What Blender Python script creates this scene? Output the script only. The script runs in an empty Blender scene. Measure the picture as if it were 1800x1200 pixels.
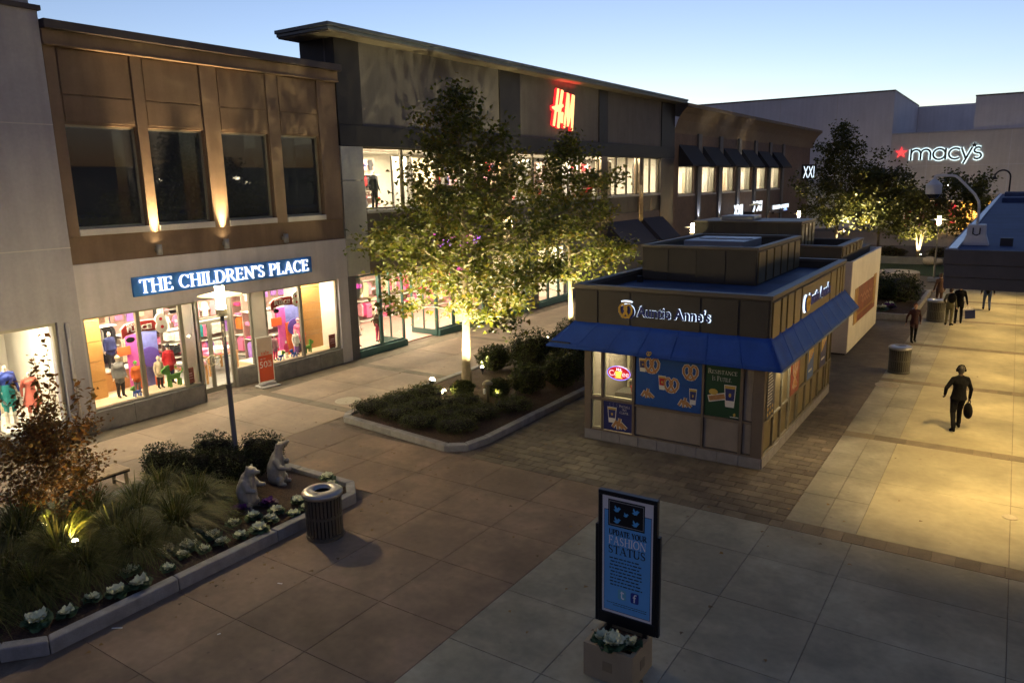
import bpy, math, random
import numpy as np
from mathutils import Matrix, Vector, noise
PI = math.pi
R = math.radians
rnd = random.Random(7)
sc = bpy.context.scene
C = sc.collection

# ---------------------------------------------------------------- camera
cam = bpy.data.cameras.new('camera')
cam_ob = bpy.data.objects.new('camera', cam)
C.objects.link(cam_ob)
cam.lens = 26.4
cam.sensor_width = 36.0
cam.clip_start = 0.1
cam.clip_end = 3000
yaw, pit, rol = R(33.689), R(11.92), R(-1.207)
_f = Vector((-math.sin(yaw) * math.cos(pit), math.cos(yaw) * math.cos(pit), -math.sin(pit)))
_r = Vector((math.cos(yaw), math.sin(yaw), 0))
_u = _r.cross(_f)
_r2 = math.cos(rol) * _r + math.sin(rol) * _u
_u2 = -math.sin(rol) * _r + math.cos(rol) * _u
cam_ob.matrix_world = Matrix(((_r2.x, _u2.x, -_f.x, 0), (_r2.y, _u2.y, -_f.y, 0), (_r2.z, _u2.z, -_f.z, 6.7), (0, 0, 0, 1)))
sc.camera = cam_ob

# ---------------------------------------------------------------- sky, sun, exposure (dusk, just after sunset)
SUN_EL, SUN_ROT = -2.25, -27.0
world = bpy.data.worlds.new('World')
sc.world = world
world.use_nodes = True
_nt = world.node_tree
_sky = _nt.nodes.new('ShaderNodeTexSky')
_sky.sky_type = 'NISHITA'
_sky.sun_disc = False
_sky.sun_elevation = R(SUN_EL)
_sky.sun_rotation = R(SUN_ROT)
_sky.altitude = 50
_sky.air_density = 0.7
_sky.dust_density = 0.5
_sky.ozone_density = 1.72
_bg = _nt.nodes['Background']
_nt.links.new(_sky.outputs[0], _bg.inputs[0])
_bg.inputs[1].default_value = 0.15
sun = bpy.data.lights.new('sun', 'SUN')
sun.energy = 0.02
sun.angle = R(12)
sun.color = (1, .8, .65)
sun_ob = bpy.data.objects.new('sun', sun)
C.objects.link(sun_ob)
_d = Vector((math.sin(R(SUN_ROT)), math.cos(R(SUN_ROT)), math.tan(R(1.0))))
sun_ob.rotation_euler = _d.to_track_quat('Z', 'Y').to_euler()
sun_ob.location = (0, 0, 40)
vs = sc.view_settings
vs.view_transform = 'Standard'
vs.look = 'None'
vs.gamma = 1
vs.exposure = 3.75
sc.render.engine = 'CYCLES'
sc.cycles.use_denoising = True
sc.cycles.max_bounces = 5
sc.cycles.use_adaptive_sampling = True
sc.cycles.adaptive_threshold = 0.03
sc.cycles.diffuse_bounces = 2
sc.cycles.glossy_bounces = 2
sc.cycles.transparent_max_bounces = 10
sc.cycles.transmission_bounces = 4
sc.cycles.sample_clamp_indirect = 3.0
sc.cycles.caustics_reflective = False
sc.cycles.caustics_refractive = False

# ---------------------------------------------------------------- materials
MATS = {}


def mat(name, col, rough=.7, metal=0., var=.14, scale=2.5, bump=0., bscale=25., emit=0., ecol=None, spec=.5, objvar=0., streak=0., stain=0.):
    """Principled surface: colour broken up by two world-space noises, optional relief, optional glow."""
    if name in MATS:
        return MATS[name]
    m = bpy.data.materials.new(name)
    m.use_nodes = True
    nt = m.node_tree
    b = nt.nodes['Principled BSDF']
    b.inputs['Roughness'].default_value = rough
    b.inputs['Metallic'].default_value = metal
    b.inputs['Specular IOR Level'].default_value = spec
    geo = nt.nodes.new('ShaderNodeNewGeometry')
    if var > 0 or objvar > 0:
        fac = None
        if var > 0:
            for k, (s, a) in enumerate(((scale, var), (scale * 9, var * .5))):
                n = nt.nodes.new('ShaderNodeTexNoise')
                n.inputs['Scale'].default_value = s
                n.inputs['Detail'].default_value = 2.5
                nt.links.new(geo.outputs['Position'], n.inputs['Vector'])
                mr = nt.nodes.new('ShaderNodeMapRange')
                mr.inputs[1].default_value = .25
                mr.inputs[2].default_value = .75
                mr.inputs[3].default_value = 1 - a
                mr.inputs[4].default_value = 1 + a
                nt.links.new(n.outputs['Fac'], mr.inputs[0])
                if fac is None:
                    fac = mr.outputs[0]
                else:
                    mu = nt.nodes.new('ShaderNodeMath')
                    mu.operation = 'MULTIPLY'
                    nt.links.new(fac, mu.inputs[0])
                    nt.links.new(mr.outputs[0], mu.inputs[1])
                    fac = mu.outputs[0]
        if streak > 0:
            mp = nt.nodes.new('ShaderNodeMapping')
            mp.inputs['Scale'].default_value = (1.6, 1.6, .12)
            n = nt.nodes.new('ShaderNodeTexNoise')
            n.inputs['Scale'].default_value = 2.0
            n.inputs['Detail'].default_value = 3
            nt.links.new(geo.outputs['Position'], mp.inputs['Vector'])
            nt.links.new(mp.outputs[0], n.inputs['Vector'])
            mr = nt.nodes.new('ShaderNodeMapRange')
            mr.inputs[1].default_value = .3
            mr.inputs[2].default_value = .7
            mr.inputs[3].default_value = 1 - streak
            mr.inputs[4].default_value = 1 + streak * .5
            nt.links.new(n.outputs['Fac'], mr.inputs[0])
            mu = nt.nodes.new('ShaderNodeMath')
            mu.operation = 'MULTIPLY'
            nt.links.new(fac, mu.inputs[0])
            nt.links.new(mr.outputs[0], mu.inputs[1])
            fac = mu.outputs[0]
        if stain > 0:
            # broad damp blotches and small trodden-in gum spots
            for kind in (0, 1):
                if kind == 0:
                    n = nt.nodes.new('ShaderNodeTexNoise')
                    n.inputs['Scale'].default_value = .42
                    n.inputs['Detail'].default_value = 5
                    n.inputs['Roughness'].default_value = .62
                    lo, hi, src = .44, .60, n.outputs['Fac']
                else:
                    n = nt.nodes.new('ShaderNodeTexVoronoi')
                    n.inputs['Scale'].default_value = 2.3
                    lo, hi, src = .045, .075, n.outputs['Distance']
                nt.links.new(geo.outputs['Position'], n.inputs['Vector'])
                mr = nt.nodes.new('ShaderNodeMapRange')
                mr.inputs[1].default_value = lo
                mr.inputs[2].default_value = hi
                mr.inputs[3].default_value = 1 - stain if kind == 0 else 1 - stain * .9
                mr.inputs[4].default_value = 1 + (stain * .25 if kind == 0 else 0)
                nt.links.new(src, mr.inputs[0])
                mu = nt.nodes.new('ShaderNodeMath')
                mu.operation = 'MULTIPLY'
                nt.links.new(fac, mu.inputs[0])
                nt.links.new(mr.outputs[0], mu.inputs[1])
                fac = mu.outputs[0]
        if objvar > 0:
            oi = nt.nodes.new('ShaderNodeObjectInfo')
            mr = nt.nodes.new('ShaderNodeMapRange')
            mr.inputs[3].default_value = 1 - objvar
            mr.inputs[4].default_value = 1 + objvar
            nt.links.new(oi.outputs['Random'], mr.inputs[0])
            if fac is None:
                fac = mr.outputs[0]
            else:
                mu = nt.nodes.new('ShaderNodeMath')
                mu.operation = 'MULTIPLY'
                nt.links.new(fac, mu.inputs[0])
                nt.links.new(mr.outputs[0], mu.inputs[1])
                fac = mu.outputs[0]
        vm = nt.nodes.new('ShaderNodeVectorMath')
        vm.operation = 'SCALE'
        vm.inputs[0].default_value = col
        nt.links.new(fac, vm.inputs['Scale'])
        nt.links.new(vm.outputs[0], b.inputs['Base Color'])
    else:
        b.inputs['Base Color'].default_value = (*col, 1)
    if bump > 0:
        n = nt.nodes.new('ShaderNodeTexNoise')
        n.inputs['Scale'].default_value = bscale
        n.inputs['Detail'].default_value = 3
        nt.links.new(geo.outputs['Position'], n.inputs['Vector'])
        bp = nt.nodes.new('ShaderNodeBump')
        bp.inputs['Strength'].default_value = bump
        bp.inputs['Distance'].default_value = .02
        nt.links.new(n.outputs['Fac'], bp.inputs['Height'])
        nt.links.new(bp.outputs[0], b.inputs['Normal'])
    if emit > 0:
        b.inputs['Emission Color'].default_value = (*(ecol or col), 1)
        b.inputs['Emission Strength'].default_value = emit * .74
    MATS[name] = m
    return m


def glass_mat(name, tint=(.95, .97, .97), refl=.06, rough=.02, body=0., bodycol=(.02, .02, .025)):
    """Window pane: clear body with a fresnel reflection; body > 0 darkens it towards a tinted pane."""
    if name in MATS:
        return MATS[name]
    m = bpy.data.materials.new(name)
    m.use_nodes = True
    nt = m.node_tree
    nt.nodes.remove(nt.nodes['Principled BSDF'])
    out = nt.nodes['Material Output']
    tr = nt.nodes.new('ShaderNodeBsdfTransparent')
    tr.inputs[0].default_value = (*tint, 1)
    gl = nt.nodes.new('ShaderNodeBsdfGlossy')
    gl.inputs['Roughness'].default_value = rough
    df = nt.nodes.new('ShaderNodeBsdfDiffuse')
    df.inputs[0].default_value = (*bodycol, 1)
    mx0 = nt.nodes.new('ShaderNodeMixShader')
    mx0.inputs[0].default_value = body
    nt.links.new(tr.outputs[0], mx0.inputs[1])
    nt.links.new(df.outputs[0], mx0.inputs[2])
    lwt = nt.nodes.new('ShaderNodeLayerWeight')
    lwt.inputs[0].default_value = .5
    lw = nt.nodes.new('ShaderNodeMath')
    lw.operation = 'POWER'
    lw.inputs[1].default_value = 4.0
    nt.links.new(lwt.outputs['Facing'], lw.inputs[0])
    mr = nt.nodes.new('ShaderNodeMapRange')
    mr.inputs[1].default_value = 0
    mr.inputs[2].default_value = 1
    mr.inputs[3].default_value = refl
    mr.inputs[4].default_value = 1
    nt.links.new(lw.outputs[0], mr.inputs[0])
    mx = nt.nodes.new('ShaderNodeMixShader')
    nt.links.new(mr.outputs[0], mx.inputs[0])
    nt.links.new(mx0.outputs[0], mx.inputs[1])
    nt.links.new(gl.outputs[0], mx.inputs[2])
    nt.links.new(mx.outputs[0], out.inputs[0])
    MATS[name] = m
    return m


def leaf_mat(name, cols, trans=.35, rough=.5):
    """Leaf: colour picked per leaf from a ramp, part of the light passes through."""
    if name in MATS:
        return MATS[name]
    m = bpy.data.materials.new(name)
    m.use_nodes = True
    nt = m.node_tree
    b = nt.nodes['Principled BSDF']
    out = nt.nodes['Material Output']
    geo = nt.nodes.new('ShaderNodeNewGeometry')
    cr = nt.nodes.new('ShaderNodeValToRGB')
    el = cr.color_ramp.elements
    el[0].position = 0
    el[0].color = (*cols[0], 1)
    el[1].position = 1
    el[1].color = (*cols[-1], 1)
    for k, c in enumerate(cols[1:-1]):
        e = el.new((k + 1) / (len(cols) - 1))
        e.color = (*c, 1)
    nt.links.new(geo.outputs['Random Per Island'], cr.inputs[0])
    nt.links.new(cr.outputs[0], b.inputs['Base Color'])
    b.inputs['Roughness'].default_value = rough
    b.inputs['Specular IOR Level'].default_value = .3
    tl = nt.nodes.new('ShaderNodeBsdfTranslucent')
    nt.links.new(cr.outputs[0], tl.inputs[0])
    mx = nt.nodes.new('ShaderNodeMixShader')
    mx.inputs[0].default_value = trans
    nt.links.new(b.outputs[0], mx.inputs[1])
    nt.links.new(tl.outputs[0], mx.inputs[2])
    nt.links.new(mx.outputs[0], out.inputs[0])
    MATS[name] = m
    return m


# ---------------------------------------------------------------- mesh helpers
ROOTLOC = {}


def top(o):
    while o.parent:
        o = o.parent
    return o


def thing(name, label, cat, loc=(0, 0, 0), group=None):
    o = bpy.data.objects.new(name, None)
    o.empty_display_size = .2
    C.objects.link(o)
    o.location = loc
    o['label'] = label
    o['category'] = cat
    if group:
        o['group'] = group
    return o


def tag(o, label, cat, group=None):
    o['label'] = label
    o['category'] = cat
    if group:
        o['group'] = group
    return o


def struct(o, kind='structure', label=None):
    o['kind'] = kind
    if label:
        o['label'] = label
    return o


def dup(root, loc=None, rotz=None, label=None, scale=None, group=None):
    def cp(o, parent):
        c = o.copy()
        C.objects.link(c)
        c.parent = parent
        for ch in list(o.children):
            cp(ch, c)
        return c
    r = cp(root, root.parent)
    if loc is not None:
        r.location = loc
    if rotz is not None:
        r.rotation_euler = (0, 0, rotz)
    if scale is not None:
        r.scale = (scale,) * 3 if not hasattr(scale, '__len__') else scale
    if label:
        r['label'] = label
    if group:
        r['group'] = group
    return r


class Fr:
    """A flat frame: origin o, right u, up v, outward n."""
    def __init__(s, o, u, v=(0, 0, 1)):
        s.o, s.u, s.v = Vector(o), Vector(u).normalized(), Vector(v).normalized()
        s.n = s.u.cross(s.v)

    def p(s, x, y, d=0):
        return s.o + s.u * x + s.v * y + s.n * d


class B:
    def __init__(s):
        s.v, s.f, s.m = [], [], []

    def add(s, vs_, fs, mi=0):
        k = len(s.v)
        s.v += [tuple(p) for p in vs_]
        for f in fs:
            s.f.append(tuple(i + k for i in f))
            s.m.append(mi)
        return s

    def box(s, x0, x1, y0, y1, z0, z1, mi=0):
        if x0 > x1: x0, x1 = x1, x0
        if y0 > y1: y0, y1 = y1, y0
        if z0 > z1: z0, z1 = z1, z0
        return s.add([(x0, y0, z0), (x1, y0, z0), (x1, y1, z0), (x0, y1, z0), (x0, y0, z1), (x1, y0, z1), (x1, y1, z1), (x0, y1, z1)],
                     [(0, 3, 2, 1), (4, 5, 6, 7), (0, 1, 5, 4), (1, 2, 6, 5), (2, 3, 7, 6), (3, 0, 4, 7)], mi)

    def fbox(s, fr, x0, x1, y0, y1, d0, d1, mi=0):
        """box in a frame; d is the outward depth"""
        vs_ = [fr.p(x, y, d) for d in (d0, d1) for (x, y) in ((x0, y0), (x1, y0), (x1, y1), (x0, y1))]
        return s.add(vs_, [(0, 3, 2, 1), (4, 5, 6, 7), (0, 1, 5, 4), (1, 2, 6, 5), (2, 3, 7, 6), (3, 0, 4, 7)], mi)

    def poly(s, fr, pts, d0, d1, mi=0):
        """polygon (counter-clockwise seen from outside) extruded from depth d0 to d1"""
        n = len(pts)
        vs_ = [fr.p(x, y, d0) for x, y in pts] + [fr.p(x, y, d1) for x, y in pts]
        fs = [tuple(range(n - 1, -1, -1)), tuple(range(n, 2 * n))]
        fs += [(i, (i + 1) % n, n + (i + 1) % n, n + i) for i in range(n)]
        return s.add(vs_, fs, mi)

    def ribbon(s, fr, pts, w, d0, d1, mi=0):
        """stroke of width w (number or list) along 2D points, as a chain of quads"""
        n = len(pts)
        ws = w if hasattr(w, '__len__') else [w] * n
        L, Rr = [], []
        for i in range(n):
            a = Vector(pts[max(i - 1, 0)])
            b = Vector(pts[min(i + 1, n - 1)])
            t = (b - a)
            t = t.normalized() if t.length > 1e-9 else Vector((1, 0))
            nn = Vector((-t.y, t.x)) * ws[i] / 2
            q = Vector(pts[i])
            L.append(q + nn)
            Rr.append(q - nn)
        vs_ = [fr.p(p.x, p.y, d1) for p in L] + [fr.p(p.x, p.y, d1) for p in Rr] + [fr.p(p.x, p.y, d0) for p in L] + [fr.p(p.x, p.y, d0) for p in Rr]
        fs = []
        for i in range(n - 1):
            fs.append((n + i, n + i + 1, i + 1, i))
            fs.append((i, i + 1, 2 * n + i + 1, 2 * n + i))
            fs.append((n + i + 1, n + i, 3 * n + i, 3 * n + i + 1))
        fs.append((0, 2 * n, 3 * n, n))
        fs.append((n - 1, 2 * n - 1, 4 * n - 1, 3 * n - 1))
        return s.add(vs_, fs, mi)

    def tube(s, pts, r, n=8, mi=0, cap=True):
        pts = [Vector(p) for p in pts]
        k = len(pts)
        rs = r if hasattr(r, '__len__') else [r] * k
        vs_, fs = [], []
        prev = None
        for i in range(k):
            t = (pts[min(i + 1, k - 1)] - pts[max(i - 1, 0)])
            t = t.normalized() if t.length > 1e-9 else Vector((0, 0, 1))
            if prev is None:
                a = Vector((1, 0, 0)) if abs(t.x) < .8 else Vector((0, 1, 0))
                e1 = t.cross(a).normalized()
            else:
                e1 = (prev - t * prev.dot(t))
                e1 = e1.normalized() if e1.length > 1e-6 else t.orthogonal().normalized()
            prev = e1
            e2 = t.cross(e1)
            for j in range(n):
                an = 2 * PI * j / n
                vs_.append(pts[i] + (e1 * math.cos(an) + e2 * math.sin(an)) * rs[i])
        for i in range(k - 1):
            for j in range(n):
                fs.append((i * n + j, i * n + (j + 1) % n, (i + 1) * n + (j + 1) % n, (i + 1) * n + j))
        if cap:
            fs.append(tuple(range(n - 1, -1, -1)))
            fs.append(tuple((k - 1) * n + j for j in range(n)))
        return s.add(vs_, fs, mi)

    def lathe(s, prof, c=(0, 0, 0), n=24, mi=0, cap=True):
        """profile of (r, z) turned about a vertical axis"""
        c = Vector(c)
        k = len(prof)
        vs_ = [c + Vector((r * math.cos(2 * PI * j / n), r * math.sin(2 * PI * j / n), z)) for r, z in prof for j in range(n)]
        fs = [(i * n + j, i * n + (j + 1) % n, (i + 1) * n + (j + 1) % n, (i + 1) * n + j) for i in range(k - 1) for j in range(n)]
        if cap:
            if prof[0][0] > 1e-4: fs.append(tuple(range(n - 1, -1, -1)))
            if prof[-1][0] > 1e-4: fs.append(tuple((k - 1) * n + j for j in range(n)))
        return s.add(vs_, fs, mi)

    def ell(s, c, r, nu=14, nv=9, mi=0, rot=None):
        c = Vector(c)
        r = r if hasattr(r, '__len__') else (r, r, r)
        vs_, fs = [], []
        for i in range(nv + 1):
            th = PI * i / nv
            for j in range(nu):
                ph = 2 * PI * j / nu
                q = Vector((r[0] * math.sin(th) * math.cos(ph), r[1] * math.sin(th) * math.sin(ph), r[2] * math.cos(th)))
                if rot is not None:
                    q = rot @ q
                vs_.append(c + q)
        for i in range(nv):
            for j in range(nu):
                fs.append((i * nu + j, (i + 1) * nu + j, (i + 1) * nu + (j + 1) % nu, i * nu + (j + 1) % nu))
        return s.add(vs_, fs, mi)

    def build(s, name, mats, parent=None, loc=None, smooth=False, bevel=0., seg=1):
        me = bpy.data.meshes.new(name)
        off = Vector((0, 0, 0))
        if parent is not None:
            off = Vector(top(parent).location)
        elif loc is not None:
            off = Vector(loc)
        me.from_pydata([(x - off.x, y - off.y, z - off.z) for x, y, z in s.v], [], s.f)
        if not isinstance(mats, (list, tuple)):
            mats = [mats]
        for m in mats:
            me.materials.append(m)
        if len(mats) > 1:
            me.polygons.foreach_set('material_index', s.m)
        if smooth:
            me.polygons.foreach_set('use_smooth', [True] * len(me.polygons))
        me.update()
        o = bpy.data.objects.new(name, me)
        C.objects.link(o)
        if parent is not None:
            o.parent = parent
        elif loc is not None:
            o.location = loc
        if bevel > 0:
            md = o.modifiers.new('bevel', 'BEVEL')
            md.width = bevel
            md.segments = seg
            md.limit_method = 'ANGLE'
        return o


def np_mesh(name, V, F, mats, parent=None, smooth=False, midx=None):
    """fast mesh from numpy arrays; F is (n, k)"""
    me = bpy.data.meshes.new(name)
    V = np.asarray(V, dtype=np.float32)
    F = np.asarray(F, dtype=np.int32)
    if parent is not None:
        V = V - np.array(top(parent).location, dtype=np.float32)
    me.vertices.add(len(V))
    me.vertices.foreach_set('co', V.ravel())
    n, k = F.shape
    me.loops.add(n * k)
    me.loops.foreach_set('vertex_index', F.ravel())
    me.polygons.add(n)
    me.polygons.foreach_set('loop_start', np.arange(0, n * k, k, dtype=np.int32))
    me.polygons.foreach_set('loop_total', np.full(n, k, dtype=np.int32))
    for m in (mats if isinstance(mats, (list, tuple)) else [mats]):
        me.materials.append(m)
    if midx is not None:
        me.polygons.foreach_set('material_index', np.asarray(midx, dtype=np.int32))
    if smooth:
        me.polygons.foreach_set('use_smooth', np.ones(n, dtype=bool))
    me.update(calc_edges=True)
    o = bpy.data.objects.new(name, me)
    C.objects.link(o)
    if parent is not None:
        o.parent = parent
    return o


LAMP = .74        # all lamps together, against the sky


def light(name, kind, loc, energy, color, parent=None, target=None, size=.05, spot=None, blend=.5, size_y=None):
    l = bpy.data.lights.new(name, kind)
    l.energy = energy * LAMP
    l.color = color
    if kind == 'AREA':
        l.shape = 'RECTANGLE'
        l.size = size
        l.size_y = size_y or size
    else:
        l.shadow_soft_size = size
    if kind == 'SPOT':
        l.spot_size = R(spot or 60)
        l.spot_blend = blend
    o = bpy.data.objects.new(name, l)
    C.objects.link(o)
    p = Vector(loc)
    if target is not None:
        o.rotation_euler = (p - Vector(target)).to_track_quat('Z', 'Y').to_euler()
    if parent is not None:
        o.parent = parent
        p = p - Vector(top(parent).location)
    o.location = p
    return o


# ---------------------------------------------------------------- lettering
def text(name, s, fr, x0, y0, width, mats, d0, d1, parent, height=None, shear=0., offset=0., align='LEFT', scale_y=None):
    """plain sans lettering, fitted to a width (and a cap height if given) on a frame"""
    cu = bpy.data.curves.new(name, 'FONT')
    cu.body = s
    cu.size = 1
    cu.shear = shear
    cu.offset = offset
    cu.resolution_u = 3
    cu.extrude = .5
    ob = bpy.data.objects.new(name, cu)
    C.objects.link(ob)
    bpy.context.view_layer.update()
    me = bpy.data.meshes.new_from_object(ob)
    bpy.data.objects.remove(ob)
    bpy.data.curves.remove(cu)
    n = len(me.vertices)
    co = np.empty(n * 3, dtype=np.float32)
    me.vertices.foreach_get('co', co)
    co = co.reshape(-1, 3)
    mn, mx_ = co.min(0), co.max(0)
    k = width / (mx_[0] - mn[0])
    ky = k if height is None else height / (mx_[1] - mn[1])
    by = 0. if height is None else mn[1]
    off = Vector(top(parent).location)
    out = []
    for x, y, z in co:
        p = fr.p(x0 + (x - mn[0]) * k, y0 + (y - by) * ky, d0 + (z + .5) * (d1 - d0)) - off
        out += [p.x, p.y, p.z]
    me.vertices.foreach_set('co', out)
    me.name = name
    me.materials.clear()
    me.materials.append(mats)
    me.update()
    o = bpy.data.objects.new(name, me)
    C.objects.link(o)
    o.parent = parent
    return o


def arc(cx, cy, rx, ry, a0, a1, n=10):
    return [(cx + rx * math.cos(R(a0 + (a1 - a0) * i / n)), cy + ry * math.sin(R(a0 + (a1 - a0) * i / n))) for i in range(n + 1)]


TK, TN = .115, .042        # thick and thin stroke of the book letters


def _rw(pts, cx):
    """stroke weight that is heavy where the curve runs upright"""
    out = []
    for i in range(len(pts)):
        a, b = pts[max(i - 1, 0)], pts[min(i + 1, len(pts) - 1)]
        dx, dy = abs(b[0] - a[0]), abs(b[1] - a[1])
        out.append(TN + (TK - TN) * dy / max(1e-6, math.hypot(dx, dy)))
    return out


def serif_glyph(ch):
    """(strokes, advance) of a roman capital, cap height 1. Stroke = (points, width or list)."""
    S = []
    def stem(x, y0=0., y1=1., w=TK, s0=True, s1=True):
        S.append(([(x, y0), (x, y1)], w))
        if s0: S.append(([(x - w * .5 - .09, y0 + .02), (x + w * .5 + .09, y0 + .02)], .04))
        if s1: S.append(([(x - w * .5 - .09, y1 - .02), (x + w * .5 + .09, y1 - .02)], .04))
    def bar(x0, x1, y, w=TN):
        S.append(([(x0, y), (x1, y)], w))
    def tick(x, y, d):
        S.append(([(x, y), (x, y + d)], .045))
    def curve(p):
        S.append((p, _rw(p, 0)))
    if ch == 'A':
        S.append(([(.1, 0), (.42, .98)], TN)); S.append(([(.42, 1), (.76, 0)], TK)); bar(.22, .6, .34)
        bar(0, .22, .02, .04); bar(.6, .92, .02, .04); return S, .9
    if ch == 'C':
        curve(arc(.45, .5, .38, .48, 45, 315, 18)); tick(.74, .72, .24); return S, .84
    if ch == 'D':
        stem(.14); curve([(.14, .97)] + arc(.4, .5, .38, .475, 90, -90, 16) + [(.14, .03)]); return S, .9
    if ch == 'E':
        stem(.14); bar(.14, .6, .975); bar(.14, .5, .52); bar(.14, .64, .025); tick(.6, .78, .22); tick(.64, 0, .22); tick(.5, .43, .18); return S, .74
    if ch == 'F':
        stem(.14); bar(.14, .6, .975); bar(.14, .48, .52); tick(.6, .78, .22); tick(.48, .43, .18); return S, .68
    if ch == 'G':
        curve(arc(.46, .5, .39, .48, 45, 330, 18)); stem(.76, .02, .42, TK, False, True); tick(.74, .72, .24); return S, .92
    if ch == 'H':
        stem(.14); stem(.72); bar(.14, .72, .51); return S, .88
    if ch == 'I':
        stem(.15); return S, .32
    if ch == 'L':
        stem(.14); bar(.14, .6, .025); tick(.6, 0, .24); return S, .68
    if ch == 'N':
        stem(.12, w=TN); stem(.76, w=TN, s0=False); S.append(([(.1, 1), (.78, 0)], TK)); return S, .9
    if ch == 'M':
        stem(.12, w=TN); stem(.88, w=TK); S.append(([(.12, 1), (.5, .1)], TK)); S.append(([(.5, .1), (.86, 1)], TN)); return S, 1.05
    if ch == 'O':
        curve(arc(.46, .5, .4, .48, 90, 450, 26)); return S, .94
    if ch == 'P':
        stem(.14); curve([(.14, .97)] + arc(.36, .73, .26, .245, 90, -90, 12) + [(.14, .485)]); return S, .7
    if ch == 'R':
        stem(.14); curve([(.14, .97)] + arc(.36, .74, .24, .235, 90, -90, 12) + [(.14, .505)]); S.append(([(.36, .5), (.74, .01)], TK)); bar(.66, .86, .02, .04); return S, .82
    if ch == 'S':
        p = arc(.32, .74, .23, .235, 45, 180, 8) + [(.11, .66), (.2, .56), (.42, .44), (.52, .36)] + arc(.31, .26, .24, .235, 10, -145, 8)
        S.append((p, [TN] * 4 + [TK * .85] * (len(p) - 9) + [TN] * 5)); tick(.5, .74, .22); tick(.09, .06, .2); return S, .66
    if ch == 'T':
        stem(.38, s1=False); bar(.02, .74, .975); tick(.04, .78, .22); tick(.72, .78, .22); return S, .76
    if ch == 'U':
        S.append(([(.14, 1), (.14, .3)], TK)); curve([(.14, .32)] + arc(.44, .3, .3, .28, 180, 360, 12)); S.append(([(.74, .3), (.74, 1)], TN)); bar(0, .28, .98, .04); bar(.62, .86, .98, .04); return S, .88
    if ch == 'W':
        S.append(([(.08, 1), (.34, 0)], TK)); S.append(([(.34, 0), (.56, .95)], TN)); S.append(([(.54, 1), (.82, 0)], TK)); S.append(([(.82, 0), (1.06, 1)], TN)); bar(0, .2, .98, .04); bar(.98, 1.14, .98, .04); return S, 1.12
    if ch == 'Y':
        stem(.4, 0, .46, TK, True, False); S.append(([(.4, .44), (.1, 1)], TK)); S.append(([(.4, .44), (.7, 1)], TN)); bar(0, .2, .98, .04); bar(.6, .8, .98, .04); return S, .8
    if ch == 'Z':
        bar(.06, .62, .975); bar(.04, .66, .025); S.append(([(.6, 1), (.1, 0)], TK)); tick(.07, .78, .22); tick(.65, 0, .22); return S, .7
    if ch == "'":
        S.append(([(.12, 1), (.07, .7)], [.12, .04])); return S, .22
    if ch == '.':
        S.append(([(.06, .06), (.18, .06)], .12)); return S, .24
    return S, .34


def serif(bld, s, fr, x0, y0, width, cap, d0, d1, mi=0, wt=1., only=None):
    """letters of s set in roman capitals; lower-case input is set as small capitals"""
    adv, glyphs, word = 0., [], 0
    for ch in s:
        word += ch == ' '
        k = .78 if ch.islower() else 1.
        st, a = serif_glyph(ch.upper())
        glyphs.append((st if only is None or word == only else [], adv, k))
        adv += (a + .07) * k
    adv -= .07
    kx = width / adv
    q = 0
    for st, ax, k in glyphs:
        for pts, w in st:
            e = q % 7 * .0006
            q += 1
            # stroke widths scale with the smaller of the two axes so letters stay even
            kk = min(kx, cap) * k * wt
            ws = [i * kk for i in w] if hasattr(w, '__len__') else w * kk
            bld.ribbon(fr, [(x0 + (ax + x * k) * kx, y0 + y * k * cap) for x, y in pts], ws, d0, d1 + e, mi)
    return bld

# ================================================================ GROUND
M_base = mat('joint_sand', (.135, .105, .078), .95, var=.4, scale=4)
M_brown = mat('brown_concrete', (.225, .155, .105), .8, var=.2, scale=.8, bump=.25, bscale=90, objvar=.12, stain=.32)
M_grey = mat('grey_concrete', (.27, .255, .195), .75, var=.2, scale=.9, bump=.2, bscale=80, objvar=.10, stain=.3)
M_pale = mat('pale_concrete', (.30, .27, .175), .75, var=.16, scale=.7, bump=.2, bscale=80, objvar=.07, stain=.22)
M_walk = mat('walk_concrete', (.27, .20, .135), .75, var=.17, scale=.7, bump=.2, bscale=80, objvar=.08, stain=.22)
M_paver = mat('paver_brick', (.15, .12, .078), .8, var=.28, scale=3, bump=.3, bscale=60, objvar=.28, stain=.3)
M_band = mat('band_brick', (.14, .112, .075), .8, var=.2, scale=3, bump=.3, bscale=60, objvar=.22)
M_kerb = mat('kerb_granite', (.27, .265, .26), .85, var=.18, scale=5, bump=.4, bscale=120, streak=.15)
M_soil = mat('bark_mulch', (.045, .024, .014), .95, var=.5, scale=14, bump=1., bscale=40)
M_lawn = mat('lawn_grass', (.035, .06, .015), .9, var=.35, scale=10, bump=.8, bscale=90)

b = B()
b.add([(-160, -60, -.03), (160, -60, -.03), (160, 260, -.03), (-160, 260, -.03)], [(0, 1, 2, 3)])
ground = struct(b.build('ground', mat('far_asphalt', (.075, .07, .062), .9, var=.25, scale=.6, bump=.3, bscale=40)))
b = B()
b.add([(-22.4, -4, -.022), (7, -4, -.022), (7, 100, -.022), (-22.4, 100, -.022)], [(0, 1, 2, 3)])
plaza = struct(b.build('pavement', M_base))
_slabmesh = {}


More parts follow.
